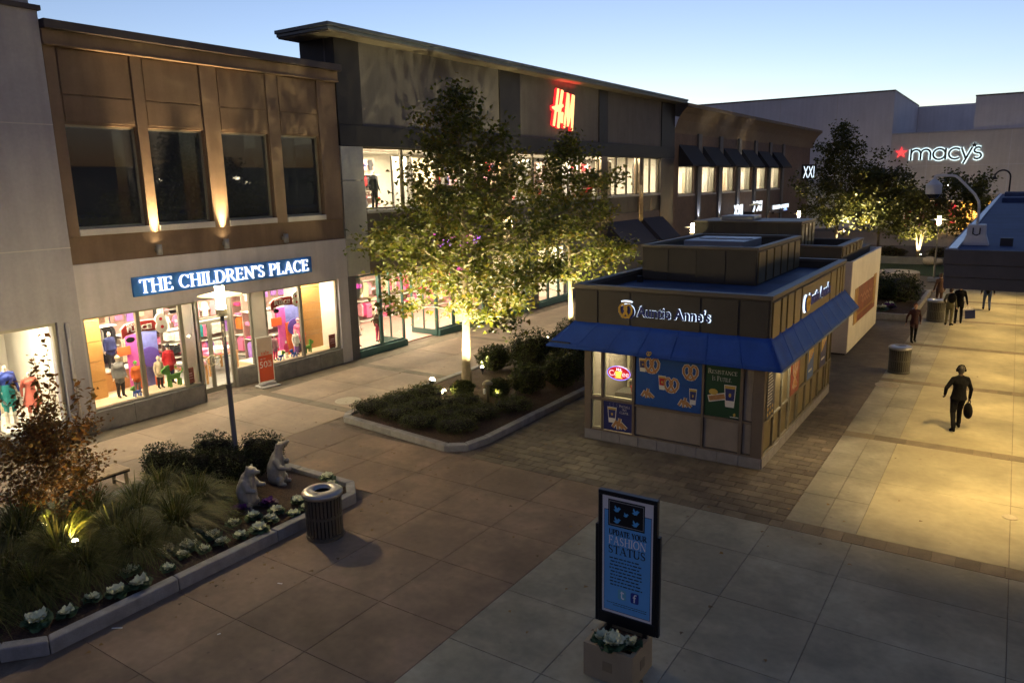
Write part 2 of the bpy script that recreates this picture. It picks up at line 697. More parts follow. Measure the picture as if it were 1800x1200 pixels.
def slab(nm, x0, x1, y0, y1, m, gap=.008, z=0., h=.012):
    """one paving piece, sharing mesh data with its equals"""
    k = (round(x1 - x0, 3), round(y1 - y0, 3), m.name)
    if k not in _slabmesh:
        w, l = (x1 - x0) / 2 - gap / 2, (y1 - y0) / 2 - gap / 2
        e = min(.008, w * .1)
        bb = B()
        bb.add([(-w, -l, -h), (w, -l, -h), (w, l, -h), (-w, l, -h), (-w, -l, -.004), (w, -l, -.004), (w, l, -.004), (-w, l, -.004),
                (-w + e, -l + e, 0), (w - e, -l + e, 0), (w - e, l - e, 0), (-w + e, l - e, 0)],
               [(0, 1, 5, 4), (1, 2, 6, 5), (2, 3, 7, 6), (3, 0, 4, 7), (4, 5, 9, 8), (5, 6, 10, 9), (6, 7, 11, 10), (7, 4, 8, 11), (8, 9, 10, 11)])
        o = bb.build(nm, m)
        _slabmesh[k] = o.data
    else:
        o = bpy.data.objects.new(nm, _slabmesh[k])
        C.objects.link(o)
    o.parent = plaza
    o.location = ((x0 + x1) / 2, (y0 + y1) / 2, z + rnd.uniform(-.0015, .0015))
    return o


def grid(x_lines, y_lines, m, skip=None, nm='slab'):
    for a, c in zip(x_lines[:-1], x_lines[1:]):
        for d, e in zip(y_lines[:-1], y_lines[1:]):
            if skip and skip((a + c) / 2, (d + e) / 2):
                continue
            slab(nm, a, c, d, e, m)


in_left = lambda x, y: -15.6 < x < -11.7 and y < 10.6
in_mid = lambda x, y: -15.5 < x < -11.3 and 15.2 < y < 29
# brown plaza, west of the pale joint at x = -6.53
grid([-16.13, -14.53, -12.93, -11.33, -9.73, -8.13, -6.53], [-3, -1.5, .1, 1.7, 3.3, 4.9, 6.5, 8.1, 9.7, 11.3, 12.75, 14.2], M_brown, in_left)
# grey plaza, east of it
grid([-6.53, -4.9, -3.45, -1.95, .5, 2.9, 5.3], [-3, -.3, 1.35, 3.0, 4.65, 6.3, 7.9, 9.5, 11.15, 12.8, 14.2], M_grey)
# east walk under the canopy edge, with brick bands across it
bands = [14.2, 20.55, 26.95, 33.35, 39.75, 46.15, 52.55]
for i, y in enumerate(bands[:-1]):
    ys = [y + .42, y + .42 + (6.35 - .42) / 2, bands[i + 1]]
    grid([-3.25, -2.6, -1.95], [y + .42, y + 2.0, y + 3.4, y + 4.9, bands[i + 1]], M_grey)
    grid([-1.95, .5], ys, M_pale)
    grid([.5, 3.0, 5.5], ys, M_pale)
    n = int((5.5 + 3.25) / .37)
    for k in range(n):
        slab('band_brick', -3.25 + k * .37, -3.25 + (k + 1) * .37, y, y + .42, M_band)
# shop-front walk
grid([-21.1, -20.3], [-3, -1, 1, 3, 5, 7, 9, 11, 13, 15.2, 17.4, 19.6, 21.8, 24, 26.2, 28.4, 30.6], M_band, nm='edge_slab')
wy = [-3, 1.0, 5.0, 8.0, 11.0, 13.2, 15.4, 15.75, 17.9, 20.0, 20.35, 23.2, 26.2, 26.55, 29.5, 33, 36.5, 40]
for d, e in zip(wy[:-1], wy[1:]):
    band = e - d < .5
    for a, c in ((-20.3, -18.2), (-18.2, -16.13)):
        slab('band_slab' if band else 'slab', a, c, d, e, M_band if band else M_walk)
grid([-16.13, -14.53, -12.93, -11.33, -9.73], [29, 31.5, 34, 37, 40], M_walk)
# brick field round the kiosk: running bond, the 300 nearest as single bricks, the rest as one mass
PW, PL = .46, .30
cells = []
row = 0
y = 14.2
while y < 52:
    x = -10.85 - (PW / 2 if row % 2 else 0)
    while x < -3.25 - .05:
        x1 = min(x + PW, -3.25)
        x0 = max(x, -10.85)
        xc, yc = (x0 + x1) / 2, y + PL / 2
        x += PW
        if x1 - x0 < .12 or (-9.05 < xc < -4.42 and 17.1 < yc < 24.5) or (-9 < xc < -5 and yc > 30.3):
            continue
        cells.append((xc * xc + yc * yc, x0, x1, y, y + PL))
    y += PL
    row += 1
cells.sort()
for _, x0, x1, y0, y1 in cells[:300]:
    slab('paver', x0, x1, y0, y1, M_paver, gap=.014)
b = B()
for _, x0, x1, y0, y1 in cells[300:]:
    z = rnd.uniform(-.003, .001)
    b.add([(x0 + .007, y0 + .007, z), (x1 - .007, y0 + .007, z), (x1 - .007, y1 - .007, z), (x0 + .007, y1 - .007, z)], [(0, 1, 2, 3)])
o = b.build('paver_field', M_paver, parent=plaza)
o['kind'] = 'stuff'

# lawn and far planting bed north of the brick walk
b = B()
b.box(-14.5, -1.2, 57.5, 64.2, -.02, .03)
struct(b.build('lawn', M_lawn))
b = B()
b.box(-16, -.6, 64.2, 64.6, 0, .55)
tag(b.build('low_wall', mat('pale_cap_wall', (.26, .24, .20), .8, var=.15)), 'long low concrete wall along the lawn before the far trees', 'low wall')
b = B()
b.box(-16, -.6, 64.6, 76, -.01, .45)
struct(b.build('planting_bed', M_soil))


# ---------------------------------------------------------------- kerbed planters
def offset_poly(pts, d):
    n = len(pts)
    out = []
    for i in range(n):
        p0, p1, p2 = Vector(pts[i - 1]), Vector(pts[i]), Vector(pts[(i + 1) % n])
        e1, e2 = (p1 - p0).normalized(), (p2 - p1).normalized()
        n1, n2 = Vector((-e1.y, e1.x)), Vector((-e2.y, e2.x))
        bis = (n1 + n2).normalized()
        k = d / max(.3, bis.dot(n1))
        out.append(p1 + bis * k)
    return out


def planter(name, label, poly, h, w=.2, soil_z=.14, seed=1, stone=1.9):
    """counter-clockwise outline; each straight run is cut into kerb stones"""
    t = thing(name, label, 'planter', (poly[0][0], poly[0][1], 0))
    inn = offset_poly(poly, w)
    n = len(poly)
    for i in range(n):
        a, c = Vector(poly[i]), Vector(poly[(i + 1) % n])
        ia, ic = inn[i], inn[(i + 1) % n]
        L = (c - a).length
        k = max(1, round(L / stone))
        for j in range(k):
            g = .006 / max(L, .1)
            t0, t1 = j / k + g, (j + 1) / k - g
            q = [a.lerp(c, t0), a.lerp(c, t1), ia.lerp(ic, t1), ia.lerp(ic, t0)]
            dz = rnd.uniform(-.006, .006)
            bb = B()
            bb.add([(p.x, p.y, -.02) for p in q] + [(p.x, p.y, h + dz) for p in q], [(0, 3, 2, 1), (4, 5, 6, 7), (0, 1, 5, 4), (1, 2, 6, 5), (2, 3, 7, 6), (3, 0, 4, 7)])
            bb.build('kerb_stone', M_kerb, parent=t, bevel=.022, seg=2)
    # soil: a fan grid with lumps
    xs = [p.x for p in inn]
    ys = [p.y for p in inn]
    cx, cy = sum(xs) / n, sum(ys) / n
    V, F = [(cx, cy, soil_z + .1)], []
    rim = []
    for i in range(n):
        a, c = inn[i], inn[(i + 1) % n]
        m_ = max(2, int((c - a).length / .25))
        for j in range(m_):
            rim.append(a.lerp(c, j / m_))
    rings = 14
    for q in range(1, rings + 1):
        f = q / rings
        for p in rim:
            x, y = cx + (p.x - cx) * f, cy + (p.y - cy) * f
            z = soil_z + .1 * (1 - f * f) + .03 * noise.noise(Vector((x * 2.3, y * 2.3, seed)))
            V.append((x, y, z if q < rings else soil_z - .02))
    m_ = len(rim)
    for j in range(m_):
        F.append((0, 1 + j, 1 + (j + 1) % m_))
    for q in range(rings - 1):
        for j in range(m_):
            F.append((1 + q * m_ + j, 1 + (q + 1) * m_ + j, 1 + (q + 1) * m_ + (j + 1) % m_, 1 + q * m_ + (j + 1) % m_))
    bb = B()
    bb.add(V, F)
    bb.build('soil', M_soil, parent=t, smooth=True)
    return t


planter('kerbed_planter', 'grey granite kerbed planter bed holding the bear statues and grasses', [(-11.3, 4.45), (-11.3, 10.75), (-11.85, 11.25), (-15.3, 11.25), (-16.0, 10.6), (-16.0, 1.5), (-13.3, 1.7), (-11.75, 3.95)], .22, .2)
planter('kerbed_planter', 'kerbed planter bed round the big floodlit tree beside the kiosk', [(-11.6, 14.2), (-11.12, 14.55), (-10.98, 15.3), (-10.98, 28), (-16.0, 28), (-16.0, 15.0), (-15.72, 14.66)], .17, .22, seed=4, stone=2.4)
planter('kerbed_planter', 'small far planter with purple and white cabbages beyond the white box', [(-8.8, 38.9), (-3.85, 38.9), (-3.55, 39.2), (-3.55, 48.2), (-8.8, 48.2)], .3, .2, soil_z=.2, seed=9)

# ================================================================ FIGURES (people, shop mannequins, statues)
def remeshed(bld, voxel, smooth=4):
    """fuse overlapping volumes into one continuous skin"""
    o = bld.build('tmp', mat('tmp', (.5, .5, .5), var=0))
    md = o.modifiers.new('r', 'REMESH')
    md.mode = 'VOXEL'
    md.voxel_size = voxel
    if smooth:
        ms = o.modifiers.new('s', 'SMOOTH')
        ms.factor = .5
        ms.iterations = smooth
    dg = bpy.context.evaluated_depsgraph_get()
    me = bpy.data.meshes.new_from_object(o.evaluated_get(dg))
    old = o.data
    bpy.data.objects.remove(o)
    bpy.data.meshes.remove(old)
    me.materials.clear()
    return me


def capsule(bld, p0, r0, p1, r1, n=10):
    p0, p1 = Vector(p0), Vector(p1)
    bld.tube([p0, p1], [r0, r1], n)
    bld.ell(p0, r0, n, 6)
    bld.ell(p1, r1, n, 6)


SKIN = mat('skin', (.42, .25, .17), .55, var=.06)
DUMMY = mat('mannequin_white', (.75, .68, .58), .35, var=.03)


def figure(name, label, cat, loc, rotz, h, cols, pose=None, voxel=.02, coat=0., skirt=0., headless=False, hair=None, hat=None, group=None, bulk=1.):
    """a standing or walking body, local +Y is forward. cols: skin, top, bottom, shoes."""
    P = dict(pelvis=(0, 0, .95), chest=(0, .0, 1.30), neck=(0, .0, 1.49), head=(0, .03, 1.63),
             shL=(-.165, 0, 1.40), shR=(.165, 0, 1.40), elL=(-.245, -.03, 1.13), elR=(.245, -.03, 1.13), wrL=(-.27, .05, .89), wrR=(.27, .05, .89),
             hipL=(-.09, 0, .92), hipR=(.09, 0, .92), knL=(-.10, .02, .50), knR=(.10, .02, .50), anL=(-.10, -.02, .09), anR=(.10, -.02, .09),
             toL=(-.12, .16, .035), toR=(.12, .16, .035))
    P.update(pose or {})
    k = h / 1.76
    V = {a: Vector(c) * k for a, c in P.items()}
    bk = bulk * k
    seg = [('top', V['pelvis'], .135 * bk, V['chest'], .15 * bk), ('top', V['chest'] + Vector((-.07 * k, 0, 0)), .12 * bk, V['chest'] + Vector((.07 * k, 0, 0)), .12 * bk),
           ('top', V['shL'], .055 * bk, V['neck'] - Vector((.02 * k, 0, .04 * k)), .06 * bk), ('top', V['shR'], .055 * bk, V['neck'] - Vector((-.02 * k, 0, .04 * k)), .06 * bk), ('top', V['chest'], .13 * bk, V['neck'] - Vector((0, 0, .06 * k)), .075 * bk),
           ('skin', V['neck'] - Vector((0, 0, .05 * k)), .055 * k, V['head'] - Vector((0, .02 * k, .04 * k)), .052 * k)]
    for s in 'LR':
        seg += [('top', V['sh' + s], .064 * bk, V['el' + s], .048 * bk), ('top', V['el' + s], .047 * bk, V['wr' + s], .036 * bk),
                ('skin', V['wr' + s], .03 * k, V['wr' + s] + (V['wr' + s] - V['el' + s]).normalized() * .085 * k, .033 * k),
                ('bottom', V['hip' + s], .098 * bk, V['kn' + s], .066 * bk), ('bottom', V['kn' + s], .064 * bk, V['an' + s] + Vector((0, 0, .04 * k)), .052 * bk),
                ('shoes', V['an' + s], .047 * k, V['to' + s], .04 * k), ('shoes', V['an' + s], .047 * k, V['an' + s] + Vector((0, -.04 * k, -.045 * k)), .04 * k)]
    bld = B()
    for _, a, ra, c, rc in seg:
        capsule(bld, a, ra, c, rc)
    lab = list(seg)
    if not headless:
        bld.ell(V['head'], (.078 * k, .098 * k, .115 * k), 14, 10)
        bld.ell(V['head'] + Vector((0, .095 * k, -.015 * k)), (.014 * k, .02 * k, .025 * k), 8, 6)       # nose
        bld.ell(V['head'] + Vector((0, .07 * k, -.085 * k)), (.035 * k, .03 * k, .022 * k), 8, 6)        # chin
        for s in (-1, 1):
            bld.ell(V['head'] + Vector((s * .08 * k, -.005 * k, -.005 * k)), (.014 * k, .025 * k, .033 * k), 8, 6)
        lab.append(('skin', V['head'], .1 * k, V['head'] + Vector((0, 0, .02)), .1 * k))
    if coat > 0:      # flared jacket or dress hem
        z0 = V['pelvis'].z - coat * k
        bld.lathe([(.15 * bk, z0), (.185 * bk + skirt * k, z0 + .01), (.16 * bk, V['pelvis'].z + .02), (.14 * bk, V['pelvis'].z + .2 * k)], (V['pelvis'].x, V['pelvis'].y, 0), 14)
        lab.append(('coat' if 'coat' in cols else 'top', V['pelvis'] + Vector((0, 0, .1 * k)), .17 * bk, Vector((V['pelvis'].x, V['pelvis'].y, z0)), .2 * bk + skirt * k * .6))
    me = remeshed(bld, voxel * max(k, .6), 3)
    n = len(me.polygons)
    cen = np.empty(n * 3, dtype=np.float32)
    me.polygons.foreach_get('center', cen)
    cen = cen.reshape(-1, 3)
    keys = list(cols.keys())
    best, idx = np.full(n, 1e9), np.zeros(n, dtype=np.int32)
    for l, a, ra, c, rc in lab:
        a_, c_ = np.array(a), np.array(c)
        d = c_ - a_
        t = np.clip(((cen - a_) @ d) / max(1e-9, d @ d), 0, 1)
        dist = np.linalg.norm(cen - (a_ + t[:, None] * d), axis=1) - (ra + (rc - ra) * t)
        m_ = dist < best
        best[m_] = dist[m_]
        idx[m_] = keys.index(l) if l in keys else 0
    for q in keys:
        me.materials.append(cols[q])
    me.polygons.foreach_set('material_index', idx)
    me.polygons.foreach_set('use_smooth', np.ones(n, dtype=bool))
    t = thing(name, label, cat, loc, group)
    t.rotation_euler = (0, 0, rotz)
    me.name = 'body'
    o = bpy.data.objects.new('body', me)
    C.objects.link(o)
    o.parent = t
    # fingers: four unequal curled chains and a thumb per hand
    for s, sx in (('L', -1), ('R', 1)):
        fb = B()
        w = V['wr' + s]
        d = (w - V['el' + s]).normalized()
        side = Vector((0, 1, 0)) - d * d.y
        side.normalize()
        curl = d.cross(side) * sx
        pal = w + d * .07 * k
        for q, L in enumerate((.07, .08, .075, .055)):
            r0 = pal + side * (.024 - q * .016) * k
            fb.tube([r0, r0 + d * L * .5 * k + curl * .006 * k, r0 + d * L * .8 * k + curl * .025 * k, r0 + d * L * .85 * k + curl * .045 * k], [.009 * k, .0085 * k, .008 * k, .006 * k], 6)
        r0 = w + d * .03 * k + side * .025 * k
        fb.tube([r0, r0 + side * .025 * k + d * .03 * k, r0 + side * .03 * k + d * .055 * k + curl * .012 * k], [.011 * k, .01 * k, .007 * k], 6)
        f_ = fb.build('fingers', cols['skin'], smooth=True)
        f_.parent = t
    if hair is not None and not headless:
        hb = B()
        hd = V['head']
        hb.ell(hd + Vector((0, -.018 * k, .02 * k)), (.09 * k, .1 * k, .112 * k), 14, 9)
        hb.ell(hd + Vector((0, -.05 * k, -.03 * k)), (.078 * k, .06 * k, .07 * k), 12, 8)
        h_ = hb.build('hair', hair, smooth=True)
        h_.parent = t
    if hat is not None and not headless:
        hb = B()
        hd = V['head']
        hb.lathe([(.096 * k, .02 * k), (.104 * k, .03 * k), (.104 * k, .06 * k), (.094 * k, .075 * k), (.08 * k, .12 * k), (.04 * k, .15 * k), (.0, .155 * k)], (hd.x, hd.y, hd.z), 16)
        hb.ell(hd + Vector((0, 0, .16 * k)), .028 * k, 8, 6)
        h_ = hb.build('hat', hat, smooth=True)
        h_.parent = t
    return t


# ---------------------------------------------------------------- shop stock
PAL = {k: mat('cloth_' + k, c, .85, var=.12, scale=12) for k, c in dict(
    pink=(.75, .16, .32), hot=(.7, .03, .16), lilac=(.34, .16, .55), white=(.75, .72, .68), black=(.02, .02, .025), red=(.55, .02, .03), teal=(.03, .30, .32),
    navy=(.02, .03, .12), grey=(.22, .21, .2), cream=(.62, .5, .34), orange=(.75, .14, .02), green=(.12, .34, .06), blue=(.04, .12, .5), rose=(.62, .3, .36), denim=(.06, .09, .17), brown=(.10, .05, .03)).items()}
GIRL = ['pink', 'hot', 'lilac', 'white', 'black', 'rose', 'pink', 'teal', 'white', 'lilac']
BOY = ['navy', 'grey', 'black', 'red', 'denim', 'green', 'black', 'blue', 'brown']
MIX = ['white', 'cream', 'black', 'grey', 'red', 'navy', 'rose']
M_shelf = mat('shelf_white', (.72, .7, .64), .5, var=.05)
M_wood = mat('maple_panel', (.50, .25, .075), .45, var=.12, scale=1.5)
M_steel = mat('brushed_steel', (.45, .44, .42), .35, 1., var=.05)


def garment_row(bld, mats_n, fr, x0, x1, ytop, drop, step=.07, d=0., depth=.34, pal=None):
    """clothes on hangers facing sideways along a rail: thin shoulder-shaped slices"""
    x = x0
    while x < x1:
        mi = pal[int(rnd.random() * len(pal))]
        run = rnd.randint(2, 5)
        dr = drop * rnd.uniform(.8, 1.05)
        for _ in range(run):
            if x >= x1: break
            w = depth / 2 * rnd.uniform(.85, 1.05)
            t = step * .8
            pts = [(-w * .9, -dr), (w * .9, -dr), (w, -.12), (w * .75, -.06), (.05, 0), (-.05, 0), (-w * .75, -.06), (-w, -.12)]
            vs_ = [fr.p(x + dx, ytop + pz, d + px) for dx in (0, t) for px, pz in pts]
            n = 8
            bld.add(vs_, [tuple(range(n)), tuple(range(2 * n - 1, n - 1, -1))] + [(i, n + i, n + (i + 1) % n, (i + 1) % n) for i in range(n)], mi)
            x += step


def front_garments(bld, fr, x0, x1, ytop, pal, w=.36, drop=.5, d=.02):
    """tops hung facing out: body with two sleeves"""
    x = x0
    while x + w <= x1 + .01:
        mi = pal[int(rnd.random() * len(pal))]
        dr = drop * rnd.uniform(.85, 1.1)
        c = x + w / 2
        h = w / 2
        pts = [(c - h * .62, ytop - dr), (c + h * .62, ytop - dr), (c + h * .58, ytop - dr * .42), (c + h * .82, ytop - dr * .62), (c + h * 1.0, ytop - dr * .52), (c + h * .6, ytop - .03), (c + h * .2, ytop), (c - h * .2, ytop), (c - h * .6, ytop - .03), (c - h * 1.0, ytop - dr * .52), (c - h * .82, ytop - dr * .62), (c - h * .58, ytop - dr * .42)]
        e = rnd.uniform(0, .05)
        bld.poly(fr, pts, d + e, d + e + .05, mi)
        if rnd.random() < .5:      # a printed patch or stripe
            m2 = pal[int(rnd.random() * len(pal))]
            yy = ytop - dr * rnd.uniform(.25, .45)
            bld.fbox(fr, c - h * .45, c + h * .45, yy - dr * .22, yy, d + e + .05, d + e + .056, m2)
        x += w * rnd.uniform(.95, 1.1)


def folded(bld, fr, x0, x1, y, pal, d0, d1, w=.26, n=4):
    x = x0
    while x + w <= x1 + .01:
        mi = pal[int(rnd.random() * len(pal))]
        yy = y
        for _ in range(rnd.randint(2, n)):
            t = rnd.uniform(.03, .05)
            j = rnd.uniform(-.012, .012)
            bld.fbox(fr, x + .015 + j, x + w - .015 + j, yy, yy + t * .92, d0 + .01, d1 - .01 + j, mi)
            yy += t
            if rnd.random() < .25:
                mi = pal[int(rnd.random() * len(pal))]
        x += w


def wall_rack(label, fr, x0, x1, z1, pal, name='wall_rack', group=None, rows=3, z0=.1):
    """shelving against a wall filled with tops, folded piles and hanging clothes"""
    t = thing(name, label, 'clothes rack', fr.p((x0 + x1) / 2, 0, 0), group)
    mats_ = [PAL[p] for p in pal]
    idx = list(range(len(pal)))
    bb = B()
    bb.fbox(fr, x0, x1, z0, z1, -.04, 0)
    bb.build('back_panel', mat('rack_back', (.30, .20, .17), .7, var=.25, scale=5), parent=t)
    hgt = (z1 - z0) / rows
    g = B()
    for r in range(rows):
        zz = z0 + r * hgt
        sb = B()
        sb.fbox(fr, x0, x1, zz - .02, zz, .001, .42)
        sb.build('shelf', M_shelf, parent=t)
        if r == rows - 1:
            front_garments(g, fr, x0 + .03, x1 - .03, zz + hgt * .92, idx, w=.38, drop=min(.55, hgt * .8), d=.05)
        else:
            x = x0
            while x < x1 - .2:
                w = min(rnd.uniform(.6, 1.2), x1 - x)
                if rnd.random() < .5:
                    garment_row(g, None, fr, x + .04, x + w - .04, zz + hgt * .9, hgt * .72, d=.24, pal=idx)
                else:
                    folded(g, fr, x + .02, x + w - .02, zz, idx, .05, .4)
                    folded(g, fr, x + .02, x + w - .02, zz + hgt * .5, idx, .05, .4, n=3)
                x += w
    o = g.build('stacked_clothes', mats_, parent=t)
    o['kind'] = 'stuff'
    return t


def display_table(label, x, y, z, w, l, h, pal, group=None, name='display_table'):
    t = thing(name, label, 'table', (x, y, z), group)
    b_ = B()
    b_.box(x - w / 2, x + w / 2, y - l / 2, y + l / 2, z + h - .04, z + h)
    b_.build('table_top', M_wood, parent=t)
    for sx in (-1, 1):
        for sy in (-1, 1):
            b_ = B()
            cx, cy = x + sx * (w / 2 - .05), y + sy * (l / 2 - .05)
            b_.box(cx - .03, cx + .03, cy - .03, cy + .03, z, z + h - .04)
            b_.build('leg', M_wood, parent=t)
    g = B()
    fr = Fr((x + w / 2, y - l / 2, 0), (0, 1, 0))
    for k in range(3):
        folded(g, fr, .02, l - .02, z + h + .001, list(range(len(pal))), -w + .02 + k * w / 3, -w + (k + 1) * w / 3, w=.28, n=5)
    o = g.build('folded_clothes', [PAL[p] for p in pal], parent=t)
    o['kind'] = 'stuff'
    return t

# ================================================================ WEST SIDE OF THE STREET (wall plane x = -21.2, facing +x)
W = Fr((-21.2, 0, 0), (0, 1, 0))
M_lav = mat('lavender_stucco', (.32, .31, .345), .9, var=.1, scale=1.2, bump=.25, bscale=120, streak=.12)
M_bandw = mat('sign_band_stucco', (.44, .415, .44), .9, var=.08, scale=1.2, bump=.2, bscale=120, streak=.1)
M_tan = mat('tan_stucco', (.15, .102, .069), .9, var=.12, scale=1.3, bump=.3, bscale=120, streak=.14)
M_tan2 = mat('tan_trim', (.18, .125, .086), .9, var=.1, scale=1.3, bump=.3, bscale=120, streak=.1)
M_cap = mat('roof_cap_metal', (.05, .04, .04), .5, .3, var=.1)
M_plinth = mat('plinth_stone', (.17, .16, .15), .7, var=.25, scale=4, bump=.3, bscale=50)
M_dkstone = mat('dark_stone', (.055, .05, .045), .6, var=.3, scale=6, bump=.2)
M_alu = mat('shop_frame', (.30, .29, .25), .4, .6, var=.05)
M_sill = mat('pale_sill', (.42, .40, .40), .8, var=.08)
M_glass = glass_mat('shop_glass')
M_dkglass = glass_mat('dark_glass', body=.86, refl=.09, bodycol=(.022, .026, .036))  # blue of the mirrored sky is mixed into the pane body colour
M_inwall = mat('inner_wall', (.78, .74, .66), .8, var=.04)
M_infloor = mat('shop_floor', (.22, .22, .21), .4, var=.12, scale=2)
M_ceil = mat('inner_ceiling', (.7, .68, .62), .9, var=.03)
M_blue = mat('sign_blue', (.018, .13, .42), .5, var=.05)
M_lit = mat('lit_white_letter', (.9, .9, .92), .5, var=0, emit=.2, ecol=(1, .97, .95))
WARM = (1, .82, .56)
WARM2 = (1, .74, .42)


def room(t, y0, y1, z0, z1, depth, floor=M_infloor, wall=M_inwall, front=-.42, ceil=M_ceil):
    """inner shell behind a shop front, as parts of its building"""
    bb = B(); bb.fbox(W, y0, y1, z0 - .1, z0, -depth, front); bb.build('inner_floor', floor, parent=t)
    bb = B(); bb.fbox(W, y0, y1, z1, z1 + .1, -depth, front); bb.build('inner_ceiling', ceil, parent=t)
    bb = B(); bb.fbox(W, y0, y1, z0, z1, -depth - .1, -depth); bb.build('inner_wall', wall, parent=t)
    bb = B(); bb.fbox(W, y0 - .1, y0, z0, z1, -depth, front); bb.build('inner_wall', wall, parent=t)
    bb = B(); bb.fbox(W, y1, y1 + .1, z0, z1, -depth, front); bb.build('inner_wall', wall, parent=t)


def ceiling_lamp(t, yc, d, z, power, sx=.5, sy=3.0, col=WARM):
    """recessed panel under a shop ceiling"""
    bb = B()
    bb.fbox(W, yc - sy / 2 - .05, yc + sy / 2 + .05, z - .04, z - .002, d - sx / 2 - .05, d + sx / 2 + .05)
    bb.build('ceiling_light', M_shelf, parent=t)
    p = W.p(yc, z - .05, d)
    light('ceiling_lamp', 'AREA', p, power, col, parent=t, target=p + Vector((0, 0, -1)), size=sx, size_y=sy)


# ---------------------------------------------------------------- grey dress shop at the far left
t = thing('shop_building', 'grey lavender stucco building at the left edge with a bright dress window', 'building', (-21.2, 6, 0))
bb = B()
bb.fbox(W, -6, 5.0, 0, 11.25, -8, .1)
bb.fbox(W, 5.0, 10.35, 3.3, 11.25, -.45, .1)
bb.fbox(W, 9.74, 10.35, .37, 3.3, -.45, .1)
bb.build('wall', M_lav, parent=t)
bb = B(); bb.fbox(W, 5.0, 9.74, 0, .42, -.4, .12); bb.build('plinth', M_plinth, parent=t)
bb = B(); bb.fbox(W, 9.74, 10.37, 0, .36, -.45, .13); bb.build('pier_base', M_dkstone, parent=t)
bb = B(); bb.fbox(W, 5.0, 9.74, .42, .5, -.3, .15); bb.build('sill', M_sill, parent=t, bevel=.01)
bb = B(); bb.fbox(W, -6, 10.2, 11.25, 13.2, -8, .04); bb.build('upper_wall', M_lav, parent=t)
bb = B(); bb.fbox(W, -6, 10.42, 11.2, 11.32, -8, .17); bb.fbox(W, -6, 10.35, 12.6, 12.85, -8, .5); bb.build('cornice', M_cap, parent=t)
for z in (5.24, 8.42):
    bb = B(); bb.fbox(W, -6, 10.352, z - .012, z + .012, .09, .108); bb.build('wall_joint', M_sill, parent=t)
bb = B(); bb.tube([W.p(9.95, 0.36, .17), W.p(9.95, 3.25, .17)], .05, 10); bb.build('downpipe', M_sill, parent=t, smooth=True)
fw = B()
fw.fbox(W, 5.0, 9.74, 3.2, 3.3, -.12, -.02); fw.fbox(W, 5.0, 9.74, .5, .57, -.12, -.02); fw.fbox(W, 9.66, 9.74, .57, 3.2, -.12, -.02); fw.fbox(W, 7.3, 7.36, .57, 3.2, -.12, -.02)
wf = fw.build('window', M_alu, parent=t)
bb = B(); bb.fbox(W, 5.0, 9.66, .57, 3.2, -.08, -.07); bb.build('pane', M_glass, parent=wf)
room(t, 5.0, 9.9, .5, 3.45, 3.6, floor=mat('white_platform', (.78, .74, .66), .5, var=.04))
ceiling_lamp(t, 7.6, -1.1, 3.44, 42, .6, 4)
bb = B()
for k in range(22):       # pale drape behind the dummies
    y = 5.2 + k * .19
    bb.tube([W.p(y, .52, -2.7 + .04 * (k % 2)), W.p(y, 3.35, -2.7 + .04 * (k % 2))], .09, 8)
tag(bb.build('drape', mat('cream_drape', (.72, .62, .45), .9, var=.08), loc=W.p(7, .5, -2.7), smooth=True), 'cream pleated drape hanging behind the dress dummies', 'curtain')
TEAL, BLUE2 = mat('teal_knit', (.02, .26, .25), .8, var=.1, scale=10), mat('royal_skirt', (.03, .06, .34), .7, var=.1, scale=10)
SALM = mat('salmon_dress', (.72, .17, .12), .8, var=.1, scale=10)
figure('mannequin', 'headless dummy in teal cowl top and royal blue skirt in the left window', 'mannequin', W.p(8.15, .5, -.55), R(-80), 1.72, dict(skin=DUMMY, top=TEAL, bottom=DUMMY, shoes=DUMMY, coat=BLUE2), voxel=.022, coat=.42, skirt=.0, headless=True)
figure('mannequin', 'headless dummy in royal blue jacket behind the teal cowl top', 'mannequin', W.p(8.78, .5, -1.1), R(-85), 1.8, dict(skin=DUMMY, top=BLUE2, bottom=DUMMY, shoes=DUMMY, coat=TEAL), voxel=.022, coat=.4, headless=True)
figure('mannequin', 'headless dummy in salmon pink dress on the right of the dress window', 'mannequin', W.p(9.3, .5, -1.0), R(-95), 1.5, dict(skin=DUMMY, top=SALM, bottom=DUMMY, shoes=DUMMY, coat=SALM), voxel=.022, coat=.42, skirt=.1, headless=True)
figure('mannequin', 'headless dummy in loose teal blouse at the picture edge of the dress window', 'mannequin', W.p(8.25, .5, -1.5), R(-80), 2.1, dict(skin=DUMMY, top=TEAL, bottom=PAL['navy'], shoes=DUMMY), voxel=.024, headless=True)

# ---------------------------------------------------------------- children's clothes shop
t = thing('shop_building', 'tan stucco two-storey building with four dark upper windows and a children\'s clothes shop', 'building', (-21.2, 15.4, 0))
wins = [(10.7, 12.66), (13.02, 14.84), (15.46, 17.29), (17.81, 19.52)]
ZW0, ZW1 = 5.7, 8.46
bb = B()
bb.fbox(W, 10.36, 20.46, 4.76, ZW0, -.4, 0)
bb.fbox(W, 10.36, 20.46, ZW1, 10.42, -.4, 0)
ed = [10.36] + [v for w_ in wins for v in w_] + [20.46]
for k in range(0, len(ed), 2):
    bb.fbox(W, ed[k], ed[k + 1], ZW0, ZW1, -.4, 0)
bb.build('upper_wall', M_tan, parent=t)
bb = B(); bb.box(-29.5, -21.6, 10.36, 20.46, 10.3, 10.6); bb.build('roof', M_cap, parent=t)
for k in range(0, len(ed), 2):
    bb = B(); bb.fbox(W, ed[k] + .02, ed[k + 1] - .02, 5.5, 10.4, .001, .055); bb.build('pier', M_tan2, parent=t, bevel=.01)
